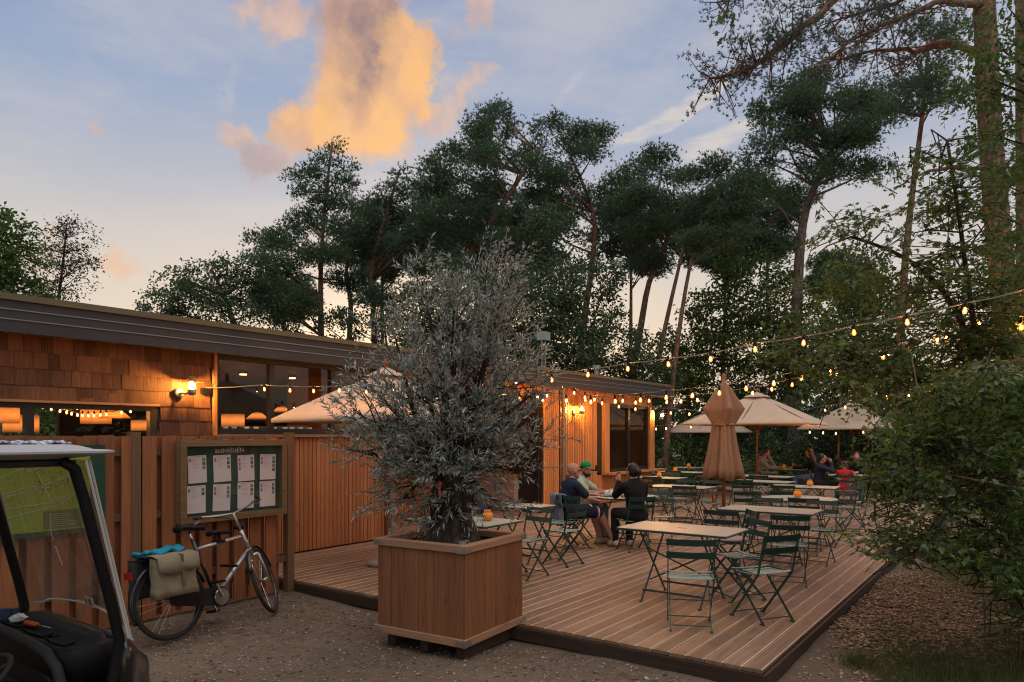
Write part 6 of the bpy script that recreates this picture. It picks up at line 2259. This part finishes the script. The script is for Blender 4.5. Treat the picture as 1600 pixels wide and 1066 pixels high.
for i in range(14):
    for j in range(6):
        fs.append((i * 7 + j, (i + 1) * 7 + j, (i + 1) * 7 + j + 1, i * 7 + j + 1))
t_ = tow.add(vs, fs).build('folded_cloth', paint('turquoise_cloth', (.0, .20, .30), .7, 0, .1), None, True)
t_.modifiers.new('t', 'SOLIDIFY').thickness = .03
t_.matrix_world = LEAN
tag(t_, 'folded turquoise cloth lying on top of the bicycle pannier', 'cloth')

# ================================================================== golf cart
cart = thing('golf_cart', 'dark golf cart with clear windscreen and pale roof cut by the left picture edge', 'golf cart', (1.0, 4.17, 0))
gloss = paint('cart_black_gloss', (.012, .012, .013), .18, 0, .1, 6, spec=.7)
def loft(rings, mat, name, smooth=True, parent=cart):
    n = len(rings[0])
    vs = [p for r_ in rings for p in r_]
    fs = []
    for i in range(len(rings) - 1):
        for k in range(n):
            fs.append((i * n + k, i * n + (k + 1) % n, (i + 1) * n + (k + 1) % n, (i + 1) * n + k))
    fs += [tuple(range(n - 1, -1, -1)), tuple((len(rings) - 1) * n + k for k in range(n))]
    o = MB().add(vs, fs).build(name, mat, parent, smooth, world=True)
    return o
def rrect(x0, x1, y0, y1, r, z, n=6):
    pts = []
    for cx, cy, a0 in [(x1 - r, y1 - r, 0), (x0 + r, y1 - r, 90), (x0 + r, y0 + r, 180), (x1 - r, y0 + r, 270)]:
        for k in range(n):
            a = R(a0 + 90 * k / (n - 1))
            pts.append((cx + r * math.cos(a), cy + r * math.sin(a), z))
    return pts
roof = loft([rrect(-.55, 1.50, 3.70, 4.75, .10, 1.705), rrect(-.62, 1.655, 3.575, 4.86, .09, 1.732), rrect(-.62, 1.66, 3.57, 4.865, .09, 1.736), rrect(-.62, 1.66, 3.57, 4.865, .09, 1.745), rrect(-.61, 1.64, 3.59, 4.85, .09, 1.749),
             rrect(-.58, 1.59, 3.64, 4.79, .09, 1.752), rrect(-.56, 1.55, 3.68, 4.75, .09, 1.768), rrect(-.54, 1.52, 3.71, 4.72, .09, 1.774), rrect(-.3, 1.3, 3.9, 4.56, .1, 1.776)], paint('cart_roof_plastic', (.40, .395, .395), .5, 0, .08, 8), 'roof', False)
MB().box(1.0, 1.5, 3.68, 4.76, 1.672, 1.70).build('roof_brace', M['rubber'], cart, world=True)
for v in (3.66, 4.84):
    MB().tube([(1.43, v, 1.70), (1.485, v, 1.66), (1.53, v, 1.5), (1.66, v, .95), (1.69, v, .8), (1.66, v + (.03 if v < 4 else -.03), .55), (1.6, v, .3)], .026, 12).build('pillar', M['black'], cart, True, world=True)
ws = glassm('cart_windscreen', (.93, .94, .92), .9, 0, .22, (.42, .37, .34))
vs, fs = [], []
n = 18
for i in range(n + 1):
    t = i / n
    v = 3.615 + 1.27 * t
    bow = .07 * math.sin(math.pi * t)
    low = .83 + .045 * math.sin(math.pi * t) - .045 * (t < .09) * (1 - t / .09) * 0
    if t < .12:
        low = .80 + .03 * (t / .12)
    if t > .88:
        low = .80 + .03 * ((1 - t) / .12)
    for u_, z_ in [(1.715 + bow, low), (1.52 + bow * .6, 1.70)]:
        vs += [(u_ + .012, v, z_), (u_ + .017, v, z_)]
for i in range(n):
    a = i * 4
    b = a + 4
    fs += [(a, b, b + 2, a + 2), (a + 1, a + 3, b + 3, b + 1)]
wso = MB().add(vs, fs).build('windscreen', ws, cart, False, world=True)
edge = paint('windscreen_edge', (.42, .42, .40), .3)
low = [vs[i * 4] for i in range(n + 1)]
hi = [vs[i * 4 + 2] for i in range(n + 1)]
MB().tube([hi[0]] + low + [hi[-1]], .006, 5).build('windscreen_edge', edge, wso, world=True)
MB().tube([Vector(hi[0]) + Vector((-.028, -.03, 0)), Vector(low[0]) + Vector((-.028, -.03, .02)), Vector(low[0]) + Vector((0.0, -.012, -.0))], .006, 5).build('windscreen_edge', edge, wso, world=True)
stk = MB().box(0, .002, 0, .10, 0, .055).add([(-.001, .03, .01), (-.001, .055, .01), (-.001, .055, .045), (-.001, .03, .045)], [(0, 1, 2, 3)], 1).add([(-.001, .08, .015), (-.001, .092, .015), (-.001, .092, .04), (-.001, .08, .04)], [(0, 1, 2, 3)], 2)
so = stk.build('sticker', [paint('sticker_cream', (.45, .38, .27), .6), paint('sticker_red', (.3, .03, .02), .6), M['black']], wso)
p_ = (1.755, 4.08, .885)
so.location = Vector(p_) - Vector((1.0, 4.17, 0))
so.rotation_euler = (0, R(-12), 0)
sc_m = paint('glass_scratch', (.7, .68, .65), .6)
for pts in [[(1.60, 4.235, 1.40), (1.625, 4.30, 1.30), (1.64, 4.305, 1.245)], [(1.648, 4.30, 1.215), (1.67, 4.268, 1.11)]]:
    MB().tube(pts, .0016, 4).build('scratch', sc_m, wso, world=True)
# cowl, tray and dash
loft([rrect(1.48, 1.74, 3.74, 4.78, .08, .62), rrect(1.47, 1.755, 3.73, 4.79, .09, .72), rrect(1.475, 1.755, 3.735, 4.785, .09, .765), rrect(1.485, 1.745, 3.75, 4.77, .08, .778), rrect(1.50, 1.73, 3.77, 4.75, .07, .774), rrect(1.56, 1.72, 3.82, 4.70, .06, .77), rrect(1.60, 1.72, 3.86, 4.66, .05, .80), rrect(1.62, 1.71, 3.9, 4.62, .04, .805)], M['black'], 'dash_top')
loft([rrect(1.52, 1.58, 3.76, 4.76, .025, .28), rrect(1.52, 1.58, 3.76, 4.76, .025, .64)], M['black'], 'dash_panel', False)
MB().tube([(1.46, 4.82, .77), (1.455, 4.5, .775), (1.45, 4.1, .772), (1.45, 3.88, .755), (1.455, 3.78, .70), (1.47, 3.755, .60), (1.5, 3.76, .30)], [.02, .022, .024, .026, .026, .024, .02], 10).build('dash_rim', M['rubber'], cart, True, world=True)
MB().tube([(1.50, 4.72, .62), (1.495, 4.3, .625), (1.495, 4.0, .615), (1.5, 3.9, .57), (1.51, 3.88, .45)], .014, 8).build('dash_rim', M['rubber'], cart, True, world=True)
MB().box(1.50, 1.53, 3.92, 4.20, .50, .515).box(1.50, 1.53, 4.3, 4.6, .48, .495).build('dash_shelf', M['rubber'], cart, world=True)
for (a, b) in [(3.86, 4.08), (4.12, 4.38), (4.42, 4.70)]:
    MB().tube([(1.52, a, .780), (1.60, a + .03, .780), (1.605, b - .03, .780), (1.52, b, .780), (1.505, (a + b) / 2, .780), (1.52, a, .780)], .007, 6).build('tray_edge', M['black'], cart, True, world=True)
# bonnet and wings
def sect(u, v0, v1, z0, z1, r=.1):
    pts = []
    for cy, cz, a0 in [(v1 - r, z1 - r, 0), (v0 + r, z1 - r, 90)]:
        for k in range(6):
            a = R(a0 + 90 * k / 5)
            pts.append((u, cy + r * math.cos(a), cz + r * math.sin(a)))
    pts += [(u, v0, z0), (u, v1, z0)]
    return pts
loft([sect(1.74, 3.70, 4.72, .40, .79), sect(1.80, 3.74, 4.70, .38, .765), sect(1.90, 3.90, 4.55, .36, .69), sect(2.0, 4.04, 4.46, .36, .60, .08), sect(2.07, 4.12, 4.40, .38, .54, .06)], gloss, 'bonnet')
for s, v in ((0, 3.80), (1, 4.58)):
    w_ = MB().lathe([(.10, -.08), (.19, -.085), (.215, -.06), (.22, 0), (.215, .06), (.19, .085), (.10, .08)], 28, (1.84, v, .20), axis='y').build('wheel', M['rubber'], cart, True, world=True)
    MB().lathe([(.02, -.088), (.1, -.086), (.11, -.07)], 20, (1.84, v, .20), axis='y').build('rim', M['galv'], w_, False, world=True)
MB().box(-.5, 1.7, 3.66, 4.72, .22, .30).build('floor_pan', M['black'], cart, world=True)
loft([rrect(-.4, .45, 3.65, 4.72, .1, .62), rrect(-.42, .48, 3.63, 4.74, .12, .68), rrect(-.38, .44, 3.68, 4.7, .1, .74)], paint('cart_seat', (.2, .17, .14), .6), 'seat')
loft([rrect(-.4, .4, 3.66, 4.71, .05, .3), rrect(-.4, .4, 3.66, 4.71, .05, .62)], M['black'], 'seat_base', False)
sw_ = MB()
c0 = Vector((1.18, 3.98, .66))
ax_ = Vector((-.55, 0, .83)).normalized()
e1 = Vector((0, 1, 0))
e2 = ax_.cross(e1)
ringp = [c0 + e1 * .17 * math.cos(2 * math.pi * k / 28) + e2 * .17 * math.sin(2 * math.pi * k / 28) for k in range(29)]
sw_.tube(ringp, .013, 8)
for a in (0, 2.1, 4.2):
    sw_.tube([c0, c0 + e1 * .165 * math.cos(a) + e2 * .165 * math.sin(a)], .01, 6)
sw_.tube([c0, c0 - ax_ * .3], .02, 8)
sw_.build('steering_wheel', M['rubber'], cart, True, world=True)
for v in (3.66, 4.70):
    MB().tube([(-.3, v, .3), (-.35, v, 1.0), (-.3, v, 1.70)], .028, 10).build('pillar', M['black'], cart, True, world=True)
for v in (3.72, 4.64):
    MB().lathe([(.10, -.08), (.19, -.085), (.215, -.06), (.22, 0), (.215, .06), (.19, .085), (.10, .08)], 28, (0, v, .20), axis='y').build('wheel', M['rubber'], cart, True, world=True)
def small(name, label, cat, mb, mats, loc, rz=0.0, smooth=True):
    o = mb.build(name, mats, None, smooth)
    o.location = loc
    o.rotation_euler = (0, 0, rz)
    return tag(o, label, cat)
small('screwdriver', 'orange handled screwdriver lying in the golf cart dash tray', 'tool',
      MB().tube([(0, 0, .016), (.10, 0, .016)], [.014, .012], 10, 0).tube([(.10, 0, .016), (.22, 0, .012)], .0035, 6, 1), [paint('tool_orange', (.5, .07, .01), .4), M['galv']], (1.55, 4.42, .782), R(-80))
small('tool_handle', 'dark blue plastic tool handle standing in the golf cart tray', 'tool', MB().cbox((0, 0, .035), (.04, .035, .07)).cbox((.05, .01, .03), (.035, .03, .06)), paint('tool_blue', (.03, .05, .12), .5), (1.53, 4.66, .774), 0, False)
mb = MB().ell((0, 0, .02), (.045, .035, .02), 12)
mb.v = [tuple(Vector(v) * (1 + rnd.uniform(-.3, .3))) for v in mb.v]
small('paper_tissue', 'crumpled pale tissue in the golf cart dash tray', 'tissue', mb, M['white'], (1.56, 4.56, .776), 0, False)
mb = MB()
vs, fs = [], []
for i in range(24):
    for j in range(9):
        x, y = -.17 + .34 * i / 23, -.09 + .18 * j / 8
        vs.append((x, y, .006 + .006 * math.sin(i * .8 + j * .5) + .005 * math.sin(j * 1.9 + i * .35) + .004 * rnd.random()))
for i in range(23):
    for j in range(8):
        fs.append((i * 9 + j, (i + 1) * 9 + j, (i + 1) * 9 + j + 1, i * 9 + j + 1))
mb.v, mb.f, mb.n = vs, fs, len(vs)
mb.mi = [(k // 8) % 2 for k in range(len(fs))]
o = small('striped_cloth', 'blue and white striped cloth lying on the golf cart roof', 'cloth', mb, [paint('cloth_white', (.55, .56, .58), .9), paint('cloth_blue', (.22, .27, .36), .9)], (1.38, 3.95, 1.777), R(10))
o.modifiers.new('t', 'SOLIDIFY').thickness = .008

# ================================================================== people
class Flesh:
    def __init__(s):
        s.mb = MB()
    def cap(s, a, b, ra, rb, n=12):
        a, b = Vector(a), Vector(b)
        s.mb.tube([a, a.lerp(b, .5), b], [ra, (ra + rb) / 2, rb], n)
        s.mb.ell(tuple(a), ra, n)
        s.mb.ell(tuple(b), rb, n)
        return s
    def ell(s, c, r, rot=None, n=14):
        s.mb.ell(tuple(c), r, n, 0, rot)
        return s
    def make(s, name, mat, vox, parent, it=4):
        me = s.mb.mesh('tmp', mat)
        o = bpy.data.objects.new('tmp', me)
        COL.objects.link(o)
        m = o.modifiers.new('r', 'REMESH')
        m.mode = 'VOXEL'
        m.voxel_size = vox
        q = o.modifiers.new('s', 'SMOOTH')
        q.iterations = it
        q.factor = .5
        bpy.context.view_layer.update()
        ev = o.evaluated_get(bpy.context.evaluated_depsgraph_get())
        new = bpy.data.meshes.new_from_object(ev)
        bpy.data.objects.remove(o)
        new.name = name
        new.polygons.foreach_set('use_smooth', [True] * len(new.polygons))
        if not new.materials:
            new.materials.append(mat)
        return link(name, new, parent)

skin_a = paint('skin_fair', (.42, .22, .155), .5, 0, .06, 14, spec=.35)
skin_b = paint('skin_tan', (.34, .175, .12), .5, 0, .06, 14, spec=.35)
def cloth_m(name, c):
    return paint(name, c, .85, 0, .16, 9, .7, .2)

def person(label, x, y, deg, cfg):
    g = lambda k, d=None: cfg.get(k, d)
    S = g('scale', 1.0)
    vox = g('vox', .012)
    r = thing('person', label, 'person', (x, y, DZ + g('lift', 0)), R(deg))
    r.scale = (S, S, S)
    skin = g('skin', skin_a)
    lean, tw = R(g('lean', 8)), R(g('twist', 0))
    pel = Vector(g('pelvis', (-.06, 0, .545)))
    RL = Matrix.Rotation(tw, 3, 'Z') @ Matrix.Rotation(lean, 3, 'Y')
    up = RL @ Vector((0, 0, 1))
    fw = RL @ Vector((1, 0, 0))
    lf = RL @ Vector((0, 1, 0))
    L_ = g('torso', 1.0)
    waist, chest, neck = pel + up * .17 * L_, pel + up * .34 * L_, pel + up * .50 * L_
    hy, hp = R(g('yaw', 0)), R(g('pitch', 5))
    RH = Matrix.Rotation(hy, 3, 'Z') @ Matrix.Rotation(hp, 3, 'Y')
    hc = neck + up * .15 + Vector((math.cos(hy), math.sin(hy), 0)) * .035
    H = lambda a, b, c: hc + RH @ Vector((a, b, c))
    sh = [neck - up * .06 + lf * s * g('shw', .175) for s in (1, -1)]
    hipj = [pel + Vector((.02, s * .09, -.01)) for s in (1, -1)]
    arms = [g('armL'), g('armR')]
    legs = [g('legL', ((.40, .12, .52), (.42, .12, .09))), g('legR', ((.40, -.12, .52), (.42, -.12, .09)))]
    b = Flesh()
    # head with jaw, nose, ears
    b.ell(H(-.012, 0, .028), (.098, .077, .10), RH).ell(H(.018, 0, -.04), (.072, .06, .078), RH).ell(H(.03, 0, -.085), (.042, .042, .032), RH)
    b.cap(H(.088, 0, .012), H(.108, 0, -.022), .009, .014, 8)
    b.ell(H(.082, 0, .035), (.02, .05, .012), RH, 10)
    for s in (1, -1):
        b.ell(H(-.008, s * .078, -.012), (.022, .012, .032), RH, 10)
    b.cap(neck - up * .02, hc - up * .06, .056, .052)
    # trunk
    b.cap(pel, waist, .13 * g('fat', 1), .12 * g('fat', 1)).cap(waist, chest, .122 * g('fat', 1), .13)
    b.ell(chest + up * .03, (.115, .165, .17), RL)
    b.cap(sh[0] - lf * .03, sh[1] + lf * .03, .062, .062)
    b.cap(hipj[0], hipj[1], .10, .10)
    hands = []
    for i, s in enumerate((1, -1)):
        el_, wr = Vector(arms[i][0]), Vector(arms[i][1])
        b.cap(sh[i], el_, .052, .041).cap(el_, wr, .041, .028)
        b.cap(el_.lerp(wr, .25), el_.lerp(wr, .4), .043, .040)
        fd = (arms[i][2] if len(arms[i]) > 2 else None)
        fd = Vector(fd).normalized() if fd else (wr - el_).normalized()
        nrm = Vector((0, 0, 1)) if abs(fd.z) < .8 else Vector((1, 0, 0))
        side = fd.cross(nrm).normalized()
        nrm = side.cross(fd).normalized()
        b.cap(wr, wr + fd * .075, .03, .034, 8)
        curl = arms[i][3] if len(arms[i]) > 3 else .35
        for k, (o_, ln_) in enumerate([(-.030, .062), (-.010, .074), (.011, .07), (.030, .055)]):
            p0 = wr + fd * .085 + side * o_
            p1 = p0 + (fd - nrm * curl * .6).normalized() * ln_ * .55
            p2 = p1 + (fd - nrm * curl * 2.2).normalized() * ln_ * .5
            b.cap(p0 - fd * .02, p1, .0105, .0098, 7).cap(p1, p2, .0098, .0088, 7)
        ts = side * (-1 if i == 0 else 1) * -1
        q0 = wr + fd * .03 + ts * .03
        q1 = q0 + (fd * .6 + ts * .8 - nrm * .3).normalized() * .042
        b.cap(q0, q1, .0135, .0115, 7).cap(q1, q1 + (fd - nrm * .5).normalized() * .03, .0112, .0095, 7)
        kn, an = Vector(legs[i][0]), Vector(legs[i][1])
        b.cap(hipj[i], kn, .088, .06).cap(kn, an, .056, .038)
        b.cap(kn.lerp(an, .2), kn.lerp(an, .4), .06, .055)
        td = Vector(legs[i][2]) if len(legs[i]) > 2 else Vector((1, s * .15, 0))
        td.normalize()
        b.cap(an + Vector((0, 0, -.035)) - td * .04, an + Vector((0, 0, -.05)) + td * .13, .04, .03)
    body = b.make('body', skin, vox, r, 3)
    # eyes, brows, mouth
    ey = MB()
    for s in (1, -1):
        ey.ell(tuple(H(.080, s * .03, .014)), (.010, .013, .008), 8)
    ey.build('eyes', M['black'], r, True)
    MB().ell(tuple(H(.084, 0, -.058)), (.010, .024, .005), 8, 0, RH).build('mouth', paint('lip', (.28, .09, .07), .6), r, True)
    # garments
    c = Flesh()
    f = g('fat', 1)
    c.cap(pel - up * .05, waist, .148 * f, .138 * f).cap(waist, chest, .14 * f, .146).ell(chest + up * .03, (.132, .182, .182), RL)
    c.cap(sh[0] - lf * .03, sh[1] + lf * .03, .075, .075).cap(neck - up * .05, neck - up * .01, .085, .07)
    for i in (0, 1):
        el_, wr = Vector(arms[i][0]), Vector(arms[i][1])
        if g('sleeve', 'short') == 'short':
            c.cap(sh[i], sh[i].lerp(el_, .72), .068, .064)
        elif g('sleeve') == 'long':
            c.cap(sh[i], el_, .068, .058).cap(el_, wr.lerp(el_, .08), .058, .042)
    if g('hood'):
        c.ell(neck - fw * .07 - up * .01, (.07, .11, .07), RL)
    if g('skirt'):
        c.cap(pel, pel + Vector((.12, 0, -.04)), .16, .15).cap(pel + Vector((.1, .08, 0)), pel + Vector((.3, .1, 0)), .1, .1).cap(pel + Vector((.1, -.08, 0)), pel + Vector((.3, -.1, 0)), .1, .1)
    c.make('shirt', g('top'), max(vox, .011), r, 5)
    if g('legs_cloth'):
        t = Flesh().cap(hipj[0], hipj[1], .118, .118).cap(pel, pel + up * .08, .135 * f, .13 * f)
        for i in (0, 1):
            kn, an = Vector(legs[i][0]), Vector(legs[i][1])
            if g('shorts'):
                t.cap(hipj[i], hipj[i].lerp(kn, .92), .102, .088)
            else:
                t.cap(hipj[i], kn, .102, .074).cap(kn, an, .074, .055)
        tr_ = t.make('shorts' if g('shorts') else 'trousers', g('legs_cloth'), max(vox, .011), r, 4)
        if g('piping'):
            for i in (0, 1):
                kn = Vector(legs[i][0])
                a_, b_ = hipj[i].lerp(kn, .80), hipj[i].lerp(kn, .90)
                MB().tube([a_, a_.lerp(b_, .4)], [.097, .096], 18, cap=False).build('red_piping', paint('piping_red', (.35, .02, .03), .7), tr_, True)
                MB().tube([a_.lerp(b_, .45), b_], [.096, .095], 18, cap=False).build('white_piping', M['white'], tr_, True)
    if g('shoes'):
        for i, s in enumerate((1, -1)):
            an = Vector(legs[i][1])
            td = Vector(legs[i][2]) if len(legs[i]) > 2 else Vector((1, s * .15, 0))
            td.normalize()
            Flesh().cap(an + Vector((0, 0, -.04)) - td * .05, an + Vector((0, 0, -.052)) + td * .15, .048, .036).cap(an + Vector((0, 0, -.01)), an + Vector((0, 0, -.04)), .046, .048).make('shoe', g('shoes'), .012, r, 3)
    hm = g('hair')
    if hm:
        h = Flesh()
        st_ = g('style', 'short')
        h.ell(H(-.026, 0, .040), (.094, .085, .099), RH)
        if st_ == 'bun':
            h.ell(H(-.03, 0, .01), (.085, .086, .10), RH).ell(H(-.14, 0, .0), (.05, .052, .055), RH).cap(H(-.15, 0, -.02), H(-.15, .02, -.09), .03, .018)
        if st_ == 'long':
            h.ell(H(-.035, 0, -.01), (.085, .088, .12), RH)
            for s in (-.06, 0, .06):
                h.cap(H(-.06, s, -.02), neck - fw * .10 - up * .16 + lf * s * 1.3, .05, .035)
        if st_ == 'curly':
            for k in range(26):
                a_, z_ = rnd.uniform(0, 6.28), rnd.uniform(-.02, .12)
                h.ell(H(-.03 + .09 * math.cos(a_) * (1 if math.cos(a_) < .3 else .3), .085 * math.sin(a_), z_), .03)
        h.make('hair', hm, .009, r, 2)
    if g('beard'):
        Flesh().ell(H(.034, 0, -.078), (.056, .054, .05), RH).ell(H(.008, .0, -.058), (.06, .068, .045), RH).make('beard', g('beard'), .008, r, 2)
    if g('cap'):
        Flesh().ell(H(-.014, 0, .062), (.104, .088, .078), RH).make('cap', g('cap'), .008, r, 2)
        MB().ell(tuple(H(-.135, 0, .028)), (.075, .07, .010), 16, 0, RH @ Matrix.Rotation(R(-18), 3, 'Y')).build('cap_brim', g('cap'), r, True)
    if g('glasses'):
        gl = MB()
        for s in (1, -1):
            gl.tube([H(.088, s * .062, .018), H(-.0, s * .083, .018)], .003, 5)
            for k in range(12):
                a0, a1 = 2 * math.pi * k / 12, 2 * math.pi * (k + 1) / 12
                gl.tube([H(.093, s * .033 + .024 * math.cos(a0), .012 + .018 * math.sin(a0)), H(.093, s * .033 + .024 * math.cos(a1), .012 + .018 * math.sin(a1))], .0025, 4)
        gl.build('glasses', M['black'], r)
    return r

navy, black_c = cloth_m('navy_cotton', (.018, .024, .048)), cloth_m('black_wool', (.010, .010, .011))
sage_c, denim = cloth_m('pale_green_cotton', (.34, .40, .30)), cloth_m('blue_denim', (.09, .15, .26))
greyc, dkj = cloth_m('grey_hoodie', (.22, .22, .24)), cloth_m('dark_trousers', (.02, .02, .024))
redc = cloth_m('red_dress_cotton', (.50, .02, .045))
hair_d, hair_b = paint('dark_hair', (.018, .012, .009), .45, 0, .3, 40, .4), paint('brown_hair', (.07, .035, .02), .5, 0, .3, 40, .4)
beardg = paint('grey_beard', (.22, .18, .16), .8, 0, .3, 60, .4)
suede = paint('beige_suede', (.33, .24, .16), .85)
person('bald bearded man in navy shirt and shorts seated at the round table', 9.18, 5.58, -28,
       dict(vox=.0105, lean=4, yaw=R(0), pitch=3, torso=.92, top=navy, legs_cloth=navy, shorts=True, piping=True, shoes=suede, beard=beardg, glasses=True, skin=skin_a, fat=1.1,
            armL=((.20, .22, .77), (.42, .10, .78), (1, -.2, 0), .4), armR=((.12, -.26, .76), (.33, -.20, .70), (.6, .5, -.4), .5),
            legL=((.42, .12, .54), (.55, .10, .09)), legR=((.40, -.13, .53), (.62, -.16, .09))))
person('man with a backward green cap and pale green shirt looking round at the round table', 10.02, 5.98, -72,
       dict(vox=.0105, lean=16, yaw=-42, pitch=4, torso=.94, top=sage_c, legs_cloth=cloth_m('grey_trousers', (.16, .17, .19)), shoes=suede, hair=hair_d, cap=cloth_m('green_cap_cotton', (.012, .24, .07)), beard=hair_d, skin=skin_b,
            armL=((.27, .22, .77), (.46, .02, .775), (.3, -1, 0), .4), armR=((.20, -.24, .78), (.42, -.10, .775), (1, .6, 0), .4)))
person('woman in black sweater with dark hair in a bun, back to the viewer', 9.5, 4.72, 52,
       dict(vox=.0105, lean=7, yaw=18, pitch=2, torso=.93, shw=.16, sleeve='long', top=black_c, legs_cloth=dkj, shoes=M['white'], hair=hair_d, style='bun', skin=skin_a,
            armL=((.22, .20, .80), (.30, .10, 1.0), (.2, .1, 1), .6), armR=((.16, -.23, .78), (.40, -.10, .775), (1, .4, 0), .4)))
person('person in dark navy clothes mostly hidden behind the olive trunk', 6.9, 5.75, 215,
       dict(lean=10, yaw=0, top=navy, sleeve='long', legs_cloth=dkj, shoes=M['black'], hair=hair_d, armL=((.22, .22, .78), (.45, .10, .77)), armR=((.20, -.24, .78), (.42, -.10, .77))))
person('man in grey hoodie resting his chin on his hand at a far table', 20.9, 6.3, -88,
       dict(vox=.013, lean=14, yaw=15, pitch=8, top=greyc, sleeve='long', hood=True, legs_cloth=cloth_m('brown_trousers', (.14, .07, .05)), shoes=M['black'], hair=hair_d, skin=skin_b,
            armL=((.32, .16, .78), (.20, .06, 1.06), (-.1, -.2, 1), .8), armR=((.25, -.22, .78), (.52, -.05, .77))))
person('woman with long dark hair and black sweater in blue jeans at a far table', 20.9, 4.92, 92,
       dict(vox=.013, lean=8, yaw=-5, pitch=8, shw=.155, top=black_c, sleeve='long', legs_cloth=denim, shoes=cloth_m('pink_shoes', (.4, .15, .12)), hair=hair_b, style='long', armL=((.22, .2, .78), (.48, .08, .775)), armR=((.22, -.2, .78), (.5, -.06, .775))))
person('boy in navy jumper drinking at the family table', 18.85, 4.22, -84,
       dict(vox=.013, scale=.93, lean=6, yaw=10, pitch=0, top=navy, sleeve='long', legs_cloth=dkj, shoes=M['black'], hair=hair_d, skin=skin_b,
            armL=((.28, .16, .86), (.22, .04, 1.10), (-.3, -.1, .9), .7), armR=((.30, -.16, .88), (.26, -.02, 1.10), (-.3, .1, .9), .7)))
person('small child with curly hair in a red dress seen from behind', 17.45, 3.4, 12,
       dict(vox=.013, scale=.72, lift=.15, lean=4, yaw=10, top=redc, sleeve='short', skirt=True, shoes=M['white'], hair=hair_b, style='curly', armL=((.18, .22, .80), (.40, .12, .82)), armR=((.18, -.22, .80), (.40, -.12, .82)), legL=((.34, .1, .52), (.34, .1, .18)), legR=((.34, -.1, .52), (.34, -.1, .18))))
person('dark haired woman bending over the family table beside the shrub', 19.6, 3.55, 188,
       dict(vox=.013, lean=22, yaw=12, pitch=22, shw=.16, top=black_c, sleeve='long', legs_cloth=denim, shoes=M['black'], hair=hair_d, style='long', armL=((.26, .2, .80), (.50, .06, .78)), armR=((.26, -.2, .80), (.5, -.06, .78))))

# grey jacket hung over the bald man's chair
jk = MB()
m = Matrix.Rotation(cb.rotation_euler.z, 3, 'Z')
vs, fs = [], []
for i in range(13):
    y = -.17 + .32 * i / 12
    for j in range(12):
        t = j / 11
        if t < .18:
            x, z = -.205 - .07 * (t / .18), .80 + .03 * math.sin(t / .18 * 1.5)
        else:
            x, z = -.285 - .02 * math.sin(t * 5 + i), .83 - (t - .18) * .58
        vs.append(m @ Vector((x + .016 * math.sin(i * 1.5 + t * 2), y * (1 - .12 * t) + .012 * math.sin(t * 6), z + .012 * math.sin(i * .9))) + Vector(cb.location))
for i in range(12):
    for j in range(11):
        fs.append((i * 12 + j, (i + 1) * 12 + j, (i + 1) * 12 + j + 1, i * 12 + j + 1))
o = jk.add(vs, fs).build('jacket', cloth_m('grey_blue_jacket', (.20, .20, .25)), None, True)
o.modifiers.new('t', 'SOLIDIFY').thickness = .012
tag(o, 'grey jacket draped over the back of the chair of the bald man', 'jacket')
bpy.context.view_layer.update()
